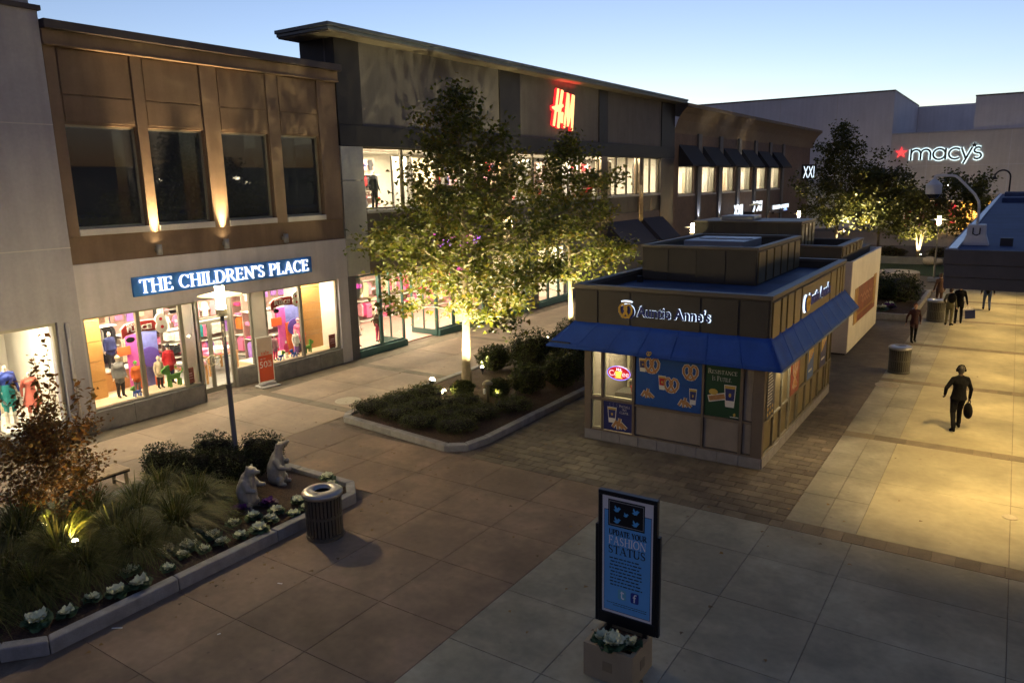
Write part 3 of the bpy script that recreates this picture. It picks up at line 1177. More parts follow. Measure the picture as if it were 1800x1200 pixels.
for (a, c) in wins:
    for (z0, z1) in ((8.52, 9.2), (9.23, 10.37)):
        bb = B(); bb.fbox(W, a + .03, c - .03, z0, z1, .001, .03); bb.build('wall_panel', M_tan, parent=t, bevel=.008)
bb = B(); bb.fbox(W, 10.36, 20.5, 10.42, 10.78, -.3, .16); bb.fbox(W, 10.36, 20.5, 10.40, 10.45, -.3, .2); bb.build('frieze', M_tan2, parent=t, bevel=.01)
bb = B(); bb.fbox(W, 10.36, 20.56, 10.78, 11.0, -.6, .34); bb.build('cornice', M_cap, parent=t, bevel=.01)
for (a, c) in wins:
    fb_ = B()
    for (x0, x1, z0, z1) in ((a, c, ZW1 - .06, ZW1), (a, c, ZW0, ZW0 + .06), (a, a + .06, ZW0 + .06, ZW1 - .06), (c - .06, c, ZW0 + .06, ZW1 - .06)):
        fb_.fbox(W, x0, x1, z0, z1, -.22, -.12)
    f = fb_.build('window', M_alu, parent=t)
    bb = B(); bb.fbox(W, a + .06, c - .06, ZW0 + .06, ZW1 - .06, -.18, -.17); bb.build('pane', M_dkglass, parent=f)
    bb = B(); bb.fbox(W, a - .03, c + .03, 5.52, ZW0 - .002, -.1, .1); bb.build('sill', M_sill, parent=f, bevel=.01)
    bb = B(); bb.fbox(W, a, c, ZW0, ZW1, -1.4, -1.3); bb.build('blind', mat('dark_blind', (.03, .03, .032), .9, var=.1), parent=f)
bb = B(); bb.fbox(W, 10.36, 20.46, 3.27, 4.76, -.4, .06); bb.build('sign_band', M_bandw, parent=t, bevel=.01)
bb = B(); bb.fbox(W, 19.96, 20.46, 0, 3.27, -.5, .04); bb.build('pier', M_bandw, parent=t)
bb = B(); bb.fbox(W, 10.36, 10.44, 0, 3.27, -.5, .03); bb.build('pier', M_bandw, parent=t)
for (a, c, d0, d1) in ((10.38, 13.96, -.35, .05), (16.48, 19.96, -.35, .05), (15.62, 16.48, -.85, -.62)):
    n = max(1, round((c - a) / 1.2))
    for k in range(n):
        bb = B(); bb.fbox(W, a + (c - a) * k / n + .004, a + (c - a) * (k + 1) / n - .004, 0, .58, d0, d1); bb.build('plinth_stone', M_plinth, parent=t, bevel=.008)
room(t, 10.46, 20.4, .02, 3.4, 9.0, front=-1.0)


def shop_window(t, panes, z0, z1, d=-.1, m=M_alu, fw_=.06):
    """glazed run: each pane framed on its own"""
    for (a, c) in panes:
        q = B()
        for (x0, x1, y0, y1) in ((a, c, z1 - fw_, z1), (a, c, z0, z0 + fw_), (a, a + fw_, z0 + fw_, z1 - fw_), (c - fw_, c, z0 + fw_, z1 - fw_)):
            q.fbox(W, x0, x1, y0, y1, d - .06, d + .04)
        f = q.build('shop_window', m, parent=t)
        bb = B(); bb.fbox(W, a + fw_, c - fw_, z0 + fw_, z1 - fw_, d - .015, d - .005); bb.build('pane', M_glass, parent=f)


shop_window(t, [(10.46, 12.05), (12.051, 13.42), (13.421, 13.96)], .58, 3.27)
shop_window(t, [(16.5, 18.17), (18.171, 19.95)], .58, 3.27)
shop_window(t, [(15.62, 16.48)], .58, 3.27, d=-.7)
# double doors set back in the entrance
for (a, c, hx) in ((13.98, 14.80, 14.72), (14.80, 15.60, 14.88)):
    q = B()
    for (x0, x1, y0, y1) in ((a, c, 2.36, 2.46), (a, c, .02, .2), (a, a + .07, .2, 2.36), (c - .07, c, .2, 2.36)):
        q.fbox(W, x0, x1, y0, y1, -.76, -.70)
    f = q.build('door', M_alu, parent=t)
    bb = B(); bb.fbox(W, a + .07, c - .07, .2, 2.36, -.735, -.725); bb.build('pane', M_glass, parent=f)
    bb = B(); bb.tube([W.p(hx + .17 * math.cos(2 * PI * k / 20), 1.12 + .17 * math.sin(2 * PI * k / 20), -.64) for k in range(21)], .016, 6); bb.build('handle', mat('cream_metal', (.6, .56, .42), .35, .5, var=.03), parent=f, smooth=True)
q = B(); q.fbox(W, 13.98, 15.6, 2.5, 2.56, -.76, -.7); q.fbox(W, 13.98, 15.6, 3.2, 3.27, -.76, -.7)
f = q.build('transom_window', M_alu, parent=t)
bb = B(); bb.fbox(W, 13.98, 15.6, 2.56, 3.2, -.735, -.725); bb.build('pane', M_glass, parent=f)
bb = B(); bb.fbox(W, 13.9, 13.97, .0, 3.27, -.8, .05); bb.fbox(W, 15.6, 15.66, 0, 3.27, -.8, -.6); bb.fbox(W, 16.48, 16.56, 0.0, 3.27, -.8, .055); bb.build('frame_post', M_alu, parent=t)
bb = B(); bb.fbox(W, 13.97, 16.5, 3.27, 3.4, -1.0, -.4); bb.build('entrance_soffit', M_ceil, parent=t)
p = W.p(14.9, 3.25, -.35)
light('entrance_lamp', 'AREA', p, 9, WARM, parent=t, target=p + Vector((0, 0, -1)), size=.25, size_y=1.2)
for (yc, d, s, pw) in ((11.9, -.75, 2.6, 26), (18.2, -.75, 2.8, 26), (12.5, -2.6, 3.6, 34), (17.5, -2.6, 4.6, 40), (15, -4.6, 7, 44), (15, -7.0, 7, 44)):
    ceiling_lamp(t, yc, d, 3.4, pw, .4, s)
# display platforms and their wood linings
M_plat = mat('platform_floor', (.66, .52, .34), .5, var=.12, scale=4)
for (a, c) in ((10.46, 13.9), (16.56, 19.92)):
    bb = B(); bb.fbox(W, a, c, .03, .6, -1.76, -.37); bb.build('display_platform', M_plat, parent=t)
zz = [.6, 1.15, 1.75, 2.35, 2.95, 3.39]
for z0, z1 in zip(zz[:-1], zz[1:]):
    bb = B(); bb.fbox(W, 10.47, 11.5, z0 + .008, z1 - .008, -1.3, -1.2); bb.build('wood_panel', M_wood, parent=t)
    bb = B(); bb.fbox(W, 19.0, 19.93, z0 + .008, z1 - .008, -1.1, -1.0); bb.build('wood_panel', M_wood, parent=t)
bb = B(); bb.fbox(W, 19.93, 19.96, .6, 3.39, -1.1, -.2); bb.build('inner_wall', M_inwall, parent=t)
for k in range(3):
    bb = B(); bb.fbox(W, 11.51 + k * .5, 11.51 + (k + 1) * .5 - .01, .6, 1.2, -1.9, -1.78); bb.build('wood_panel', M_wood, parent=t)
bb = B(); bb.fbox(W, 11.51, 13.1, 1.2, 1.24, -2.3, -1.74); bb.build('shelf', M_shelf, parent=t)

# sign above the doors
s = thing('shop_sign', 'long blue fascia sign lettered THE CHILDREN\'S PLACE in glowing white', 'sign', W.p(15.28, 3.95, .07))
bb = B(); bb.fbox(W, 11.92, 18.64, 3.68, 4.25, .061, .14); bb.build('sign_panel', M_blue, parent=s, bevel=.01)
for k in range(3):
    bb = B(); serif(bb, "THE CHILDREN'S PLACE", W, 12.1, 3.765, 6.36, .40, .15, .21, only=k); bb.build('lettering', M_lit, parent=s)

# wall up-lighters between the upper windows
M_lampmetal = mat('lamp_grey', (.25, .25, .25), .4, .7, var=.05)
for i, (y, on, lb) in enumerate(((12.84, 1, 'lit cylinder up-lighter under the first tan pier from the left'), (15.15, 1, 'lit cylinder up-lighter under the middle tan pier'), (17.55, 0, 'unlit cylinder wall lamp under the right-hand tan pier'))):
    s = thing('wall_light', lb, 'wall lamp', W.p(y, 4.98, .16), 'cylinder lamps on the tan wall')
    bb = B(); bb.lathe([(.05, -.16), (.085, -.15), (.085, .15), (.075, .15), (.07, .1), (0, .1)], W.p(y, 4.98, .17), 16); bb.build('lamp_body', M_lampmetal, parent=s, smooth=True)
    bb = B(); bb.fbox(W, y - .04, y + .04, 4.92, 5.04, .061 if False else .001, .1); bb.build('bracket', M_lampmetal, parent=s)
    if on:
        bb = B(); bb.lathe([(.062, .11), (.0, .112)], W.p(y, 4.98, .17), 14, cap=False); bb.build('lens', mat('lamp_lens', (1, .9, .7), .3, var=0, emit=12, ecol=(1, .75, .4)), parent=s)
        light('up_lamp', 'SPOT', W.p(y, 5.12, .21), 480, (1, .68, .32), parent=s, target=W.p(y, 9.2, .02), size=.05, spot=38, blend=1)

# ---------------------------------------------------------------- stock and dummies inside the children's shop
BK = Fr((-30.1, 0, 0), (0, 1, 0))
wall_rack('long back wall of pink and lilac girls clothes in the children\'s shop', BK, 10.6, 15.4, 3.3, GIRL, rows=3)
wall_rack('back wall of black and white striped girls clothes behind the shop doors', BK, 15.5, 20.3, 3.3, ['black', 'white', 'pink', 'black', 'white', 'hot'], rows=4)
SD = Fr((-23.9, 0, 0), (0, 1, 0))
wall_rack('rack of dark boys jackets behind the left window dummies', SD, 11.3, 12.6, 3.2, BOY, rows=3, z0=1.25)
wall_rack('freestanding rack of striped tops seen through the left glass door', Fr((-25.8, 0, 0), (0, 1, 0)), 15.4, 16.6, 2.2, ['black', 'white', 'pink', 'white', 'black'], rows=4)
wall_rack('freestanding rack of pastel tops seen through the right glass door', Fr((-26.6, 0, 0), (0, 1, 0)), 17.2, 18.6, 2.4, ['white', 'lilac', 'teal', 'pink', 'white', 'rose'], rows=3)
wall_rack('rack of rose and leopard tops behind the left display boards', SD, 12.65, 14.1, 3.2, ['rose', 'pink', 'cream', 'brown', 'lilac', 'white'], rows=3)
wall_rack('rack of pink tops behind the right display boards', SD, 17.6, 19.6, 3.2, ['pink', 'rose', 'white', 'hot', 'lilac'], rows=3)
wall_rack('hanging wall of lilac and pink jackets behind the shop entrance', Fr((-27.6, 0, 0), (0, 1, 0)), 14.2, 16.9, 3.3, ['lilac', 'pink', 'rose', 'black', 'hot', 'white'], rows=4)
wall_rack('tall rack of mixed boys clothes deep behind the left window', Fr((-26.4, 0, 0), (0, 1, 0)), 11.6, 14.0, 3.3, ['navy', 'red', 'grey', 'green', 'black', 'blue', 'white', 'orange'], rows=4)
wall_rack('tall rack of bright girls clothes deep behind the right window', Fr((-26.0, 0, 0), (0, 1, 0)), 18.7, 20.3, 3.3, ['pink', 'teal', 'hot', 'lilac', 'white', 'orange'], rows=4)
display_table('low maple table of folded pink tops inside the glass doors', -24.4, 16.6, .02, 1.1, 1.3, .75, ['pink', 'hot', 'rose', 'pink', 'white'])
display_table('maple table of folded green and white clothes behind the left doorway pane', -23.4, 14.9, .02, .8, .9, .7, ['green', 'white', 'rose', 'grey'])

# cut-out display boards of the window scenery
def board(name, label, shapes, y, z, d, cat='display board'):
    s = thing(name, label, cat, W.p(y, z, d))
    for nm, kind, args, m in shapes:
        q = B()
        if kind == 'box':
            x0, x1, y0, y1, e = args
            q.fbox(W, y + x0, y + x1, z + y0, z + y1, d + e, d + e + .04)
        else:
            cx, cy, rr, e = args
            q.poly(W, [(y + cx + a, z + cy + c_) for a, c_ in arc(0, 0, rr, rr, 0, 345, 23)], d + e, d + e + .04)
        q.build(nm, m, parent=s)
    return s


C_pink, C_viol, C_oran, C_sky = mat('board_pink', (.62, .10, .42), .6, var=.15, scale=8), mat('board_violet', (.13, .08, .42), .6, var=.15, scale=8), mat('board_orange', (.75, .14, .04), .6, var=.06), mat('board_sky', (.2, .22, .6), .6, var=.2, scale=6)
board('display_board', 'pink, violet and orange cut-out boards behind the left window dummies', [('panel', 'box', (-.45, -.08, 0, 1.75, .0), C_pink), ('panel', 'box', (-.05, .6, .0, 1.9, -.06), C_sky), ('panel', 'box', (-.75, -.35, 1.15, 1.42, .03), C_oran), ('panel', 'box', (-.3, .05, 0, .75, .06), C_oran), ('disc', 'disc', (.25, .95, .32, .03), C_viol), ('panel', 'box', (.32, .6, 0, .55, .08), C_oran)], 12.72, .6, -1.3)
board('display_board', 'pink, violet and orange cut-out boards behind the right window dummies', [('panel', 'box', (-.45, -.1, .2, 1.8, .0), C_pink), ('panel', 'box', (-.05, .75, .0, 1.95, -.06), C_sky), ('panel', 'box', (-.75, -.3, 1.15, 1.45, .03), C_oran), ('panel', 'box', (-.15, .15, 0, 1.2, .06), C_oran), ('disc', 'disc', (.22, 1.0, .3, .08), C_viol), ('panel', 'box', (.42, .72, 0, .7, .08), C_oran)], 18.3, .6, -1.05)


def fleece_banner(label, y, z, k, d):
    """red ribbon with white letters and a white figure eight"""
    s = thing('hanging_banner', label, 'banner', W.p(y, z, d))
    red = mat('banner_red', (.30, .02, .02), .5, var=.06)
    q = B(); q.poly(W, [(y + a * k, z + c_ * k) for a, c_ in ((-1, -.3), (-.82, -.12), (-.2, -.02), (.4, -.08), (1, -.12), (1, .42), (.4, .48), (-.2, .5), (-.8, .42), (-1.02, .22))], d - .015, d); q.build('ribbon_edge', PAL['white'], parent=s)
    q = B(); q.poly(W, [(y + a * k, z + c_ * k) for a, c_ in ((-.96, -.22), (-.8, -.08), (-.2, .02), (.4, -.04), (.96, -.08), (.96, .38), (.4, .44), (-.2, .46), (-.78, .38), (-.97, .2))], d + .001, d + .02); q.build('ribbon', red, parent=s)
    text('lettering', 'FLEECE!', W, y - .72 * k, z + .05 * k, 1.15 * k, PAL['white'], d + .021, d + .04, s, height=.24 * k, offset=.02)
    text('small_lettering', 'GLACIER', W, y - .74 * k, z + .31 * k, .62 * k, PAL['white'], d + .021, d + .035, s, height=.09 * k)
    q = B()
    for (cx, cy, r_) in ((.86, .42, .26), (.9, .06, .30)):
        q.poly(W, [(y + (cx + a) * k, z + (cy + c_) * k) for a, c_ in arc(0, 0, r_, r_, 0, 345, 23)], d + .022, d + .06 + r_ * .01)
    q.build('figure_eight', PAL['white'], parent=s)
    q = B()
    for (cx, cy, r_) in ((.86, .42, .075), (.9, .05, .08)):
        q.poly(W, [(y + (cx + a) * k, z + (cy + c_) * k) for a, c_ in arc(0, 0, r_, r_, 0, 330, 11)], d + .061, d + .07)
    q.build('eye', PAL['red'], parent=s)
    q = B(); q.poly(W, [(y + a * k, z + c_ * k) for a, c_ in arc(-.62, -.3, .2, .13, 0, 345, 23)], d, d + .018); q.build('badge', PAL['black'], parent=s)
    for a in (-.7, .7):
        q = B(); q.tube([W.p(y + a * k, z + .42 * k, d), W.p(y + a * k, 3.38, d)], .004, 5); q.build('wire', M_steel, parent=s)
    return s


fleece_banner('red hanging banner reading GLACIER FLEECE with a white eight in the left window', 12.55, 2.5, .68, -.75)
fleece_banner('red hanging banner reading FLEECE with a white eight in the right window', 17.85, 2.55, .6, -.6)


def child(label, y, d, h, topc, botc, hat=None, face=-90, z=.6, coat=.12, skin=DUMMY):
    return figure('mannequin', label, 'mannequin', W.p(y, z, d), R(face), h, dict(skin=skin, top=PAL[topc], bottom=PAL[botc], shoes=PAL['black']), voxel=.026, coat=coat, hat=PAL[hat] if hat else None, group='dressed child dummies', bulk=1.28)


child('tall child dummy in grey and blue coat with cream hat by the left window', 11.7, -.84, 1.28, 'grey', 'black', 'cream')
child('child dummy in bright orange anorak with green hat', 12.23, -.85, 1.0, 'orange', 'grey', 'green')
child('child dummy in cream jacket and dark trousers right of the window mullion', 12.92, -.75, 1.02, 'cream', 'black', 'cream')
child('child dummy in red jacket with black hood near the doorway', 13.4, -.95, 1.3, 'red', 'navy', 'black')
child('child dummy in charcoal jacket on the shelf by the maple panel', 11.75, -2.0, 1.15, 'grey', 'denim', None, z=1.24, coat=.05)
child('child dummy in navy shirt and red vest behind the orange anorak', 12.15, -2.0, 1.2, 'navy', 'black', None, z=1.24, coat=.05)
child('child dummy in pink and white stripes left of the right window scenery', 17.3, -.62, .95, 'rose', 'hot', 'white')
child('child dummy in pale striped dress by the right window mullion', 18.25, -.6, .95, 'white', 'lilac', 'rose')
child('tall child dummy in pink coat behind the striped dress', 18.62, -.85, 1.3, 'pink', 'denim', 'rose')
child('small seated-height dummy in red and white at the foot of the right scenery', 17.75, -.55, .62, 'hot', 'white', 'white')


def toy_dog(label, y, d, k, c1, c2, flip=1):
    """flat plywood animal: body plate, two leg plates, head, tail"""
    s = thing('toy_animal', label, 'toy', W.p(y, .6, d), 'plywood animals in the shop windows')
    f = Fr(W.p(y, .6, d), (0, flip, 0))
    q = B(); q.poly(f, [(-.2 * k, .2 * k), (.16 * k, .2 * k), (.2 * k, .34 * k), (-.2 * k, .34 * k)], -.03, .03); q.build('body', PAL[c1], parent=s)
    for x in (-.17, .12):
        for e in (-.07, .045):
            q = B(); q.fbox(f, x * k, (x + .07) * k, 0, .2 * k, e, e + .025); q.build('leg', PAL[c1], parent=s)
    q = B(); q.poly(f, [(-.34 * k, .42 * k), (-.18 * k, .34 * k), (-.1 * k, .34 * k), (-.12 * k, .62 * k), (-.2 * k, .6 * k), (-.36 * k, .5 * k)], -.025, .028); q.build('head', PAL[c2], parent=s)
    q = B(); q.tube([f.p(.2 * k, .32 * k, 0), f.p(.28 * k, .4 * k, 0), f.p(.27 * k, .48 * k, 0)], .02 * k, 6); q.build('tail', PAL[c1], parent=s)


toy_dog('tall lime green plywood dog at the right of the left window', 13.3, -.6, 1.15, 'green', 'green')
toy_dog('small blue plywood dog before the orange anorak', 11.98, -.48, .55, 'blue', 'green')
toy_dog('small blue plywood dog in the right window', 17.4, -.45, .55, 'blue', 'green', -1)
toy_dog('blue plywood dog right of the red and white dummy', 18.0, -.45, .5, 'blue', 'blue')
toy_dog('lime green plywood dog behind the right window mullion', 18.75, -.55, .8, 'green', 'green', -1)
for (y, lb) in ((13.62, 'small dark red window card by the shop doors'), (19.72, 'small dark red window card at the right end of the shop window')):
    s = thing('window_card', lb, 'poster', W.p(y, .6, -.25))
    q = B(); q.fbox(W, y - .16, y + .16, .65, 1.15, -.27, -.25); q.build('card', mat('card_red', (.22, .015, .012), .5, var=.2, scale=9), parent=s)
    q = B(); q.fbox(W, y - .09, y + .09, .95, .99, -.25, -.247); q.fbox(W, y - .12, y + .1, .88, .91, -.25, -.247); q.fbox(W, y - .1, y + .12, .8, .82, -.25, -.247); q.build('print', PAL['rose'], parent=s)
    q = B(); q.fbox(W, y - .1, y + .1, .6, .65, -.3, -.22); q.build('foot', PAL['black'], parent=s)

# pavement sale sign
s = thing('sale_sign', 'standing orange and white sale sign reading up to 50% off by the shop doors', 'sign', (-21.1, 16.2, 0))
SF = Fr((-20.98, 16.2, 0), (.12, 1, 0))
q = B(); q.fbox(SF, -.31, .31, .16, 1.74, -.03, .0); q.build('board_frame', M_shelf, parent=s, bevel=.01)
q = B(); q.fbox(SF, -.27, .27, .2, 1.1, .001, .006); q.build('orange_panel', mat('sale_orange', (.62, .085, .03), .5, var=.05), parent=s)
q = B(); q.fbox(SF, -.27, .27, 1.1, 1.7, .001, .005); q.build('white_panel', mat('sale_beige', (.55, .44, .36), .5, var=.05), parent=s)
text('lettering', '50', SF, -.24, .68, .3, PAL['white'], .0065, .012, s, height=.22)
text('small_lettering', '%', SF, .08, .79, .14, PAL['white'], .0065, .012, s, height=.11)
text('small_lettering', 'off', SF, .08, .68, .14, PAL['white'], .0065, .012, s, height=.09)
text('small_lettering', 'up to', SF, -.2, .95, .2, PAL['white'], .0065, .012, s, height=.06)
text('lettering', 'sale', SF, -.16, 1.12, .32, mat('sale_letter', (.62, .085, .03), .5, var=0), .0055, .011, s, height=.14)
q = B(); q.fbox(SF, -.34, .34, 0, .06, -.28, .28); q.fbox(SF, -.3, .3, .06, .14, -.1, .1); q.build('base', mat('base_grey', (.38, .37, .35), .6, var=.08), parent=s, bevel=.025, seg=2)

# ---------------------------------------------------------------- grey clothing store with the flat roof
M_gst = mat('grey_stucco', (.105, .10, .105), .9, var=.12, scale=1.2, bump=.3, bscale=120, streak=.12)
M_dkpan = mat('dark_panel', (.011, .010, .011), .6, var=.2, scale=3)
M_fasc = mat('roof_fascia', (.10, .115, .125), .45, .4, var=.08, streak=.1)
M_soff = mat('soffit', (.15, .13, .10), .8, var=.08)
M_mpan = mat('metal_panel', (.34, .34, .35), .35, .5, var=.12, scale=.8)
M_bronze = mat('bronze_panel', (.06, .05, .045), .45, .4, var=.15, scale=2)
M_teal = mat('teal_frame', (.055, .13, .12), .5, var=.06)
t = thing('shop_building', 'long grey store building with overhanging flat roof and lit upper windows', 'building', (-21.2, 37, 0))
bb = B(); bb.fbox(W, 20.5, 53.5, 8.95, 11.98, -.5, 0); bb.build('upper_wall', M_gst, parent=t)
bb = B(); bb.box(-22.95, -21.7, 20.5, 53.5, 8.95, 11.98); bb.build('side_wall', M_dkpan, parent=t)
for (a, c) in ((20.48, 21.75), (31.1, 32.9), (41.55, 42.7), (51.1, 53.52)):
    bb = B(); bb.fbox(W, a, c, 8.95, 11.96, -.4, .07); bb.build('dark_pilaster', M_dkpan, parent=t, bevel=.01)
bb = B(); bb.fbox(W, 20.48, 53.5, 8.18, 8.95, -.5, .10); bb.build('dark_band', M_dkpan, parent=t, bevel=.01)
bb = B(); bb.box(-23.02, -20.42, 19.6, 54, 11.98, 12.03); bb.build('soffit', M_soff, parent=t)
bb = B(); bb.box(-23.06, -20.4, 19.55, 54, 12.03, 12.14); bb.box(-23.1, -20.34, 19.5, 54, 12.145, 12.27); bb.build('roof', M_fasc, parent=t, bevel=.01)
for (z0, z1) in ((3.3, 4.7), (4.72, 6.9), (6.92, 8.17)):
    bb = B(); bb.fbox(W, 20.5, 21.68, z0, z1, -.4, .06); bb.build('metal_panel', M_mpan, parent=t, bevel=.008)
room(t, 21.7, 53.3, 5.6, 8.3, 7.0, front=-.3, floor=mat('upper_floor', (.35, .33, .3), .6, var=.1))
ys = [21.7, 24.0, 26.4, 28.7, 31.0]
cols_ = [(31.0, 31.9), (36.6, 37.0), (41.74, 42.6), (47.35, 48.0), (51.0, 53.4)]
runs = [(21.7, 31.0, 4), (31.9, 36.6, 2), (37.0, 41.74, 2), (42.6, 47.35, 3), (48.0, 51.0, 2)]
for (a, c, n) in runs:
    shop_window(t, [(a + (c - a) * k / n, a + (c - a) * (k + 1) / n - .001) for k in range(n)], 5.78, 8.18, d=-.12, m=mat('window_bronze', (.10, .085, .06), .4, .6, var=.05), fw_=.07)
for (a, c) in cols_[:-1]:
    bb = B(); bb.fbox(W, a, c, 3.3, 8.17, -.3, .12); bb.build('metal_column', mat('polished_column', (.5, .42, .32), .18, .9, var=.08), parent=t, bevel=.01)
bb = B(); bb.fbox(W, 51.0, 53.4, 0, 8.17, -.3, .1); bb.build('metal_column', M_bronze, parent=t)
bb = B(); bb.fbox(W, 21.7, 51.0, 5.64, 5.78, -.3, .1); bb.build('sill', M_mpan, parent=t, bevel=.01)
for (a, c, n) in runs:
    for k in range(n):
        y0, y1 = a + (c - a) * k / n + .01, a + (c - a) * (k + 1) / n - .01
        bb = B(); bb.fbox(W, y0, y1, 4.62, 5.63, -.3, .0); bb.build('spandrel_panel', M_bronze, parent=t)
bb = B(); bb.fbox(W, 21.7, 53.3, 3.28, 4.6, -.4, .05); bb.build('shop_band', mat('brown_band', (.13, .10, .08), .8, var=.12), parent=t)
for (a, c) in ((42.65, 47.3), (48.05, 51.5)):
    bb = B()
    q = [W.p(a, 4.15, .06), W.p(c, 4.15, .06), W.p(c, 2.75, 1.5), W.p(a, 2.75, 1.5)]
    bb.add(q + [p + Vector((-.03, 0, -.04)) for p in q], [(0, 3, 2, 1), (4, 5, 6, 7), (0, 1, 5, 4), (1, 2, 6, 5), (2, 3, 7, 6), (3, 0, 4, 7)])
    bb.add([W.p(a, 4.15, .06), W.p(a, 2.75, 1.5), W.p(a, 2.75, .06)], [(0, 1, 2)]); bb.add([W.p(c, 4.15, .06), W.p(c, 2.75, 1.5), W.p(c, 2.75, .06)], [(0, 1, 2)])
    bb.build('awning', mat('navy_awning', (.012, .013, .03), .8, var=.1), parent=t)
for (yc, d, s_, pw) in ((24, -1.2, 4, 60), (29, -1.2, 4, 60), (34, -1.5, 4, 60), (39.5, -1.5, 4, 60), (45, -1.5, 4, 55), (50, -1.5, 3, 40), (27, -4.5, 6, 70), (37, -4.5, 8, 70), (47, -4.5, 8, 70)):
    ceiling_lamp(t, yc, d, 8.29, pw * 1.05, .5, s_)
# upper-floor screens and racks behind the glass
for i, (y0, y1, d, c_) in enumerate(((22.2, 24.4, -2.8, 'grey'), (25.0, 26.0, -1.6, 'white'), (27.0, 28.6, -2.2, 'cream'), (29.4, 30.6, -1.4, 'white'), (32.6, 33.6, -1.2, 'cream'), (35, 36.2, -1.6, 'white'), (37.6, 39, -1.4, 'cream'), (40, 41.2, -1.8, 'white'), (43.3, 44, -.9, 'white'), (44.6, 45.4, -1.1, 'cream'), (48.4, 49.2, -.9, 'white'))):
    s = thing('display_screen', ['grey', 'tall white', 'cream', 'wide white', 'narrow cream', 'plain white', 'broad cream', 'second white', 'bright white', 'slim cream', 'last white'][i] + ' display screen behind the upper store window, ' + ['first', 'second', 'third', 'fourth', 'fifth', 'sixth', 'seventh', 'eighth', 'ninth', 'tenth', 'eleventh'][i] + ' from the left', 'screen', W.p((y0 + y1) / 2, 5.6, d))
    q = B(); q.fbox(W, y0, y1, 5.62, 7.9, d, d + .06); q.build('screen_panel', PAL[c_], parent=s)
    q = B(); q.fbox(W, y0, y0 + .05, 5.6, 7.95, d - .02, d + .08); q.fbox(W, y1 - .05, y1, 5.6, 7.95, d - .02, d + .08); q.build('screen_post', M_steel, parent=s)
UF = Fr((-26.6, 0, 5.6), (0, 1, 0))
wall_rack('upper-floor rack of dark and cream clothes at the left of the grey store', UF, 22, 28, 2.4, MIX, rows=3)
wall_rack('upper-floor rack of dark and white clothes in the middle of the grey store', UF, 32, 40, 2.4, MIX, rows=3)
wall_rack('upper-floor rack of red and white clothes at the far end of the grey store', UF, 43, 50.8, 2.4, ['red', 'white', 'cream', 'grey'], rows=3)
figure('mannequin', 'dummy in long white dress in the first upper window of the grey store', 'mannequin', W.p(22.15, 5.6, -.7), R(-90), 1.8, dict(skin=DUMMY, top=PAL['white'], bottom=PAL['white'], shoes=DUMMY), voxel=.03, coat=.7, skirt=.12, headless=True)
figure('mannequin', 'dummy in black beside the white dress in the upper window', 'mannequin', W.p(23.0, 5.6, -.75), R(-90), 1.8, dict(skin=DUMMY, top=PAL['black'], bottom=PAL['black'], shoes=DUMMY), voxel=.03, coat=.1, headless=True)
figure('mannequin', 'dummy in red dress in the upper window beside the polished column', 'mannequin', W.p(43.1, 5.6, -.6), R(-90), 1.8, dict(skin=DUMMY, top=PAL['red'], bottom=PAL['red'], shoes=DUMMY), voxel=.03, coat=.5, skirt=.08, headless=True)

# glowing red two-letter sign
s = thing('store_sign', 'glowing red and cream H&M brush letter sign on the grey wall', 'sign', W.p(37.4, 10.4, .05))
HF = Fr(W.p(35.85, 9.45, 0), (0, 1, 0))
M_hot = mat('sign_red_glow', (.9, .02, .02), .5, var=0, emit=.22, ecol=(1, .012, .02))
M_cream = mat('sign_cream_glow', (1, .75, .5), .5, var=0, emit=.2, ecol=(1, .45, .15))
K = 2.0 / 65.     # strokes traced on a 54 x 66 grid
def hm(grow):
    P_ = lambda pts: [((x - 24.5) * K * 1.52, (91 - y) * K) for x, y in pts]
    out = [([(39, 22.5), (34.5, 50), (28, 85)], [3.6, 4, 4.2]), ([(48.5, 24), (43, 52), (38, 88)], [5.5, 6, 5]), ([(25, 55), (37, 55.5), (49.5, 49)], [2.5, 9.5, 4]),
           ([(62, 27.5), (56.5, 58), (52, 87)], [6, 4, 3]), ([(62, 28), (61.5, 55), (61, 84)], [5.5, 6, 3]), ([(74, 29), (67, 60), (62, 80)], [6, 4, 2.5]), ([(74.5, 29), (72, 60), (70.5, 91)], [5.5, 6, 3]),
           ([(48, 61), (46.5, 70), (46, 79)], [4, 6, 5.5])]
    return [(P_(p), [(w + grow) * K * 1.2 for w in ws]) for p, ws in out]
q = B()
for i, (p, w) in enumerate(hm(3.2)):
    q.ribbon(HF, p, w, .03, .13 + i * .001)
q.build('letter_halo', M_hot, parent=s)
q = B()
for i, (p, w) in enumerate(hm(-.3)):
    q.ribbon(HF, p, w, .14, .2 + i * .001)
q.build('lettering', M_cream, parent=s)
light('sign_glow', 'AREA', HF.p(1.5, 2.35, .35), 1.6, (1, .02, .03), parent=s, target=HF.p(1.5, 3, .1), size=2.4, size_y=.3)

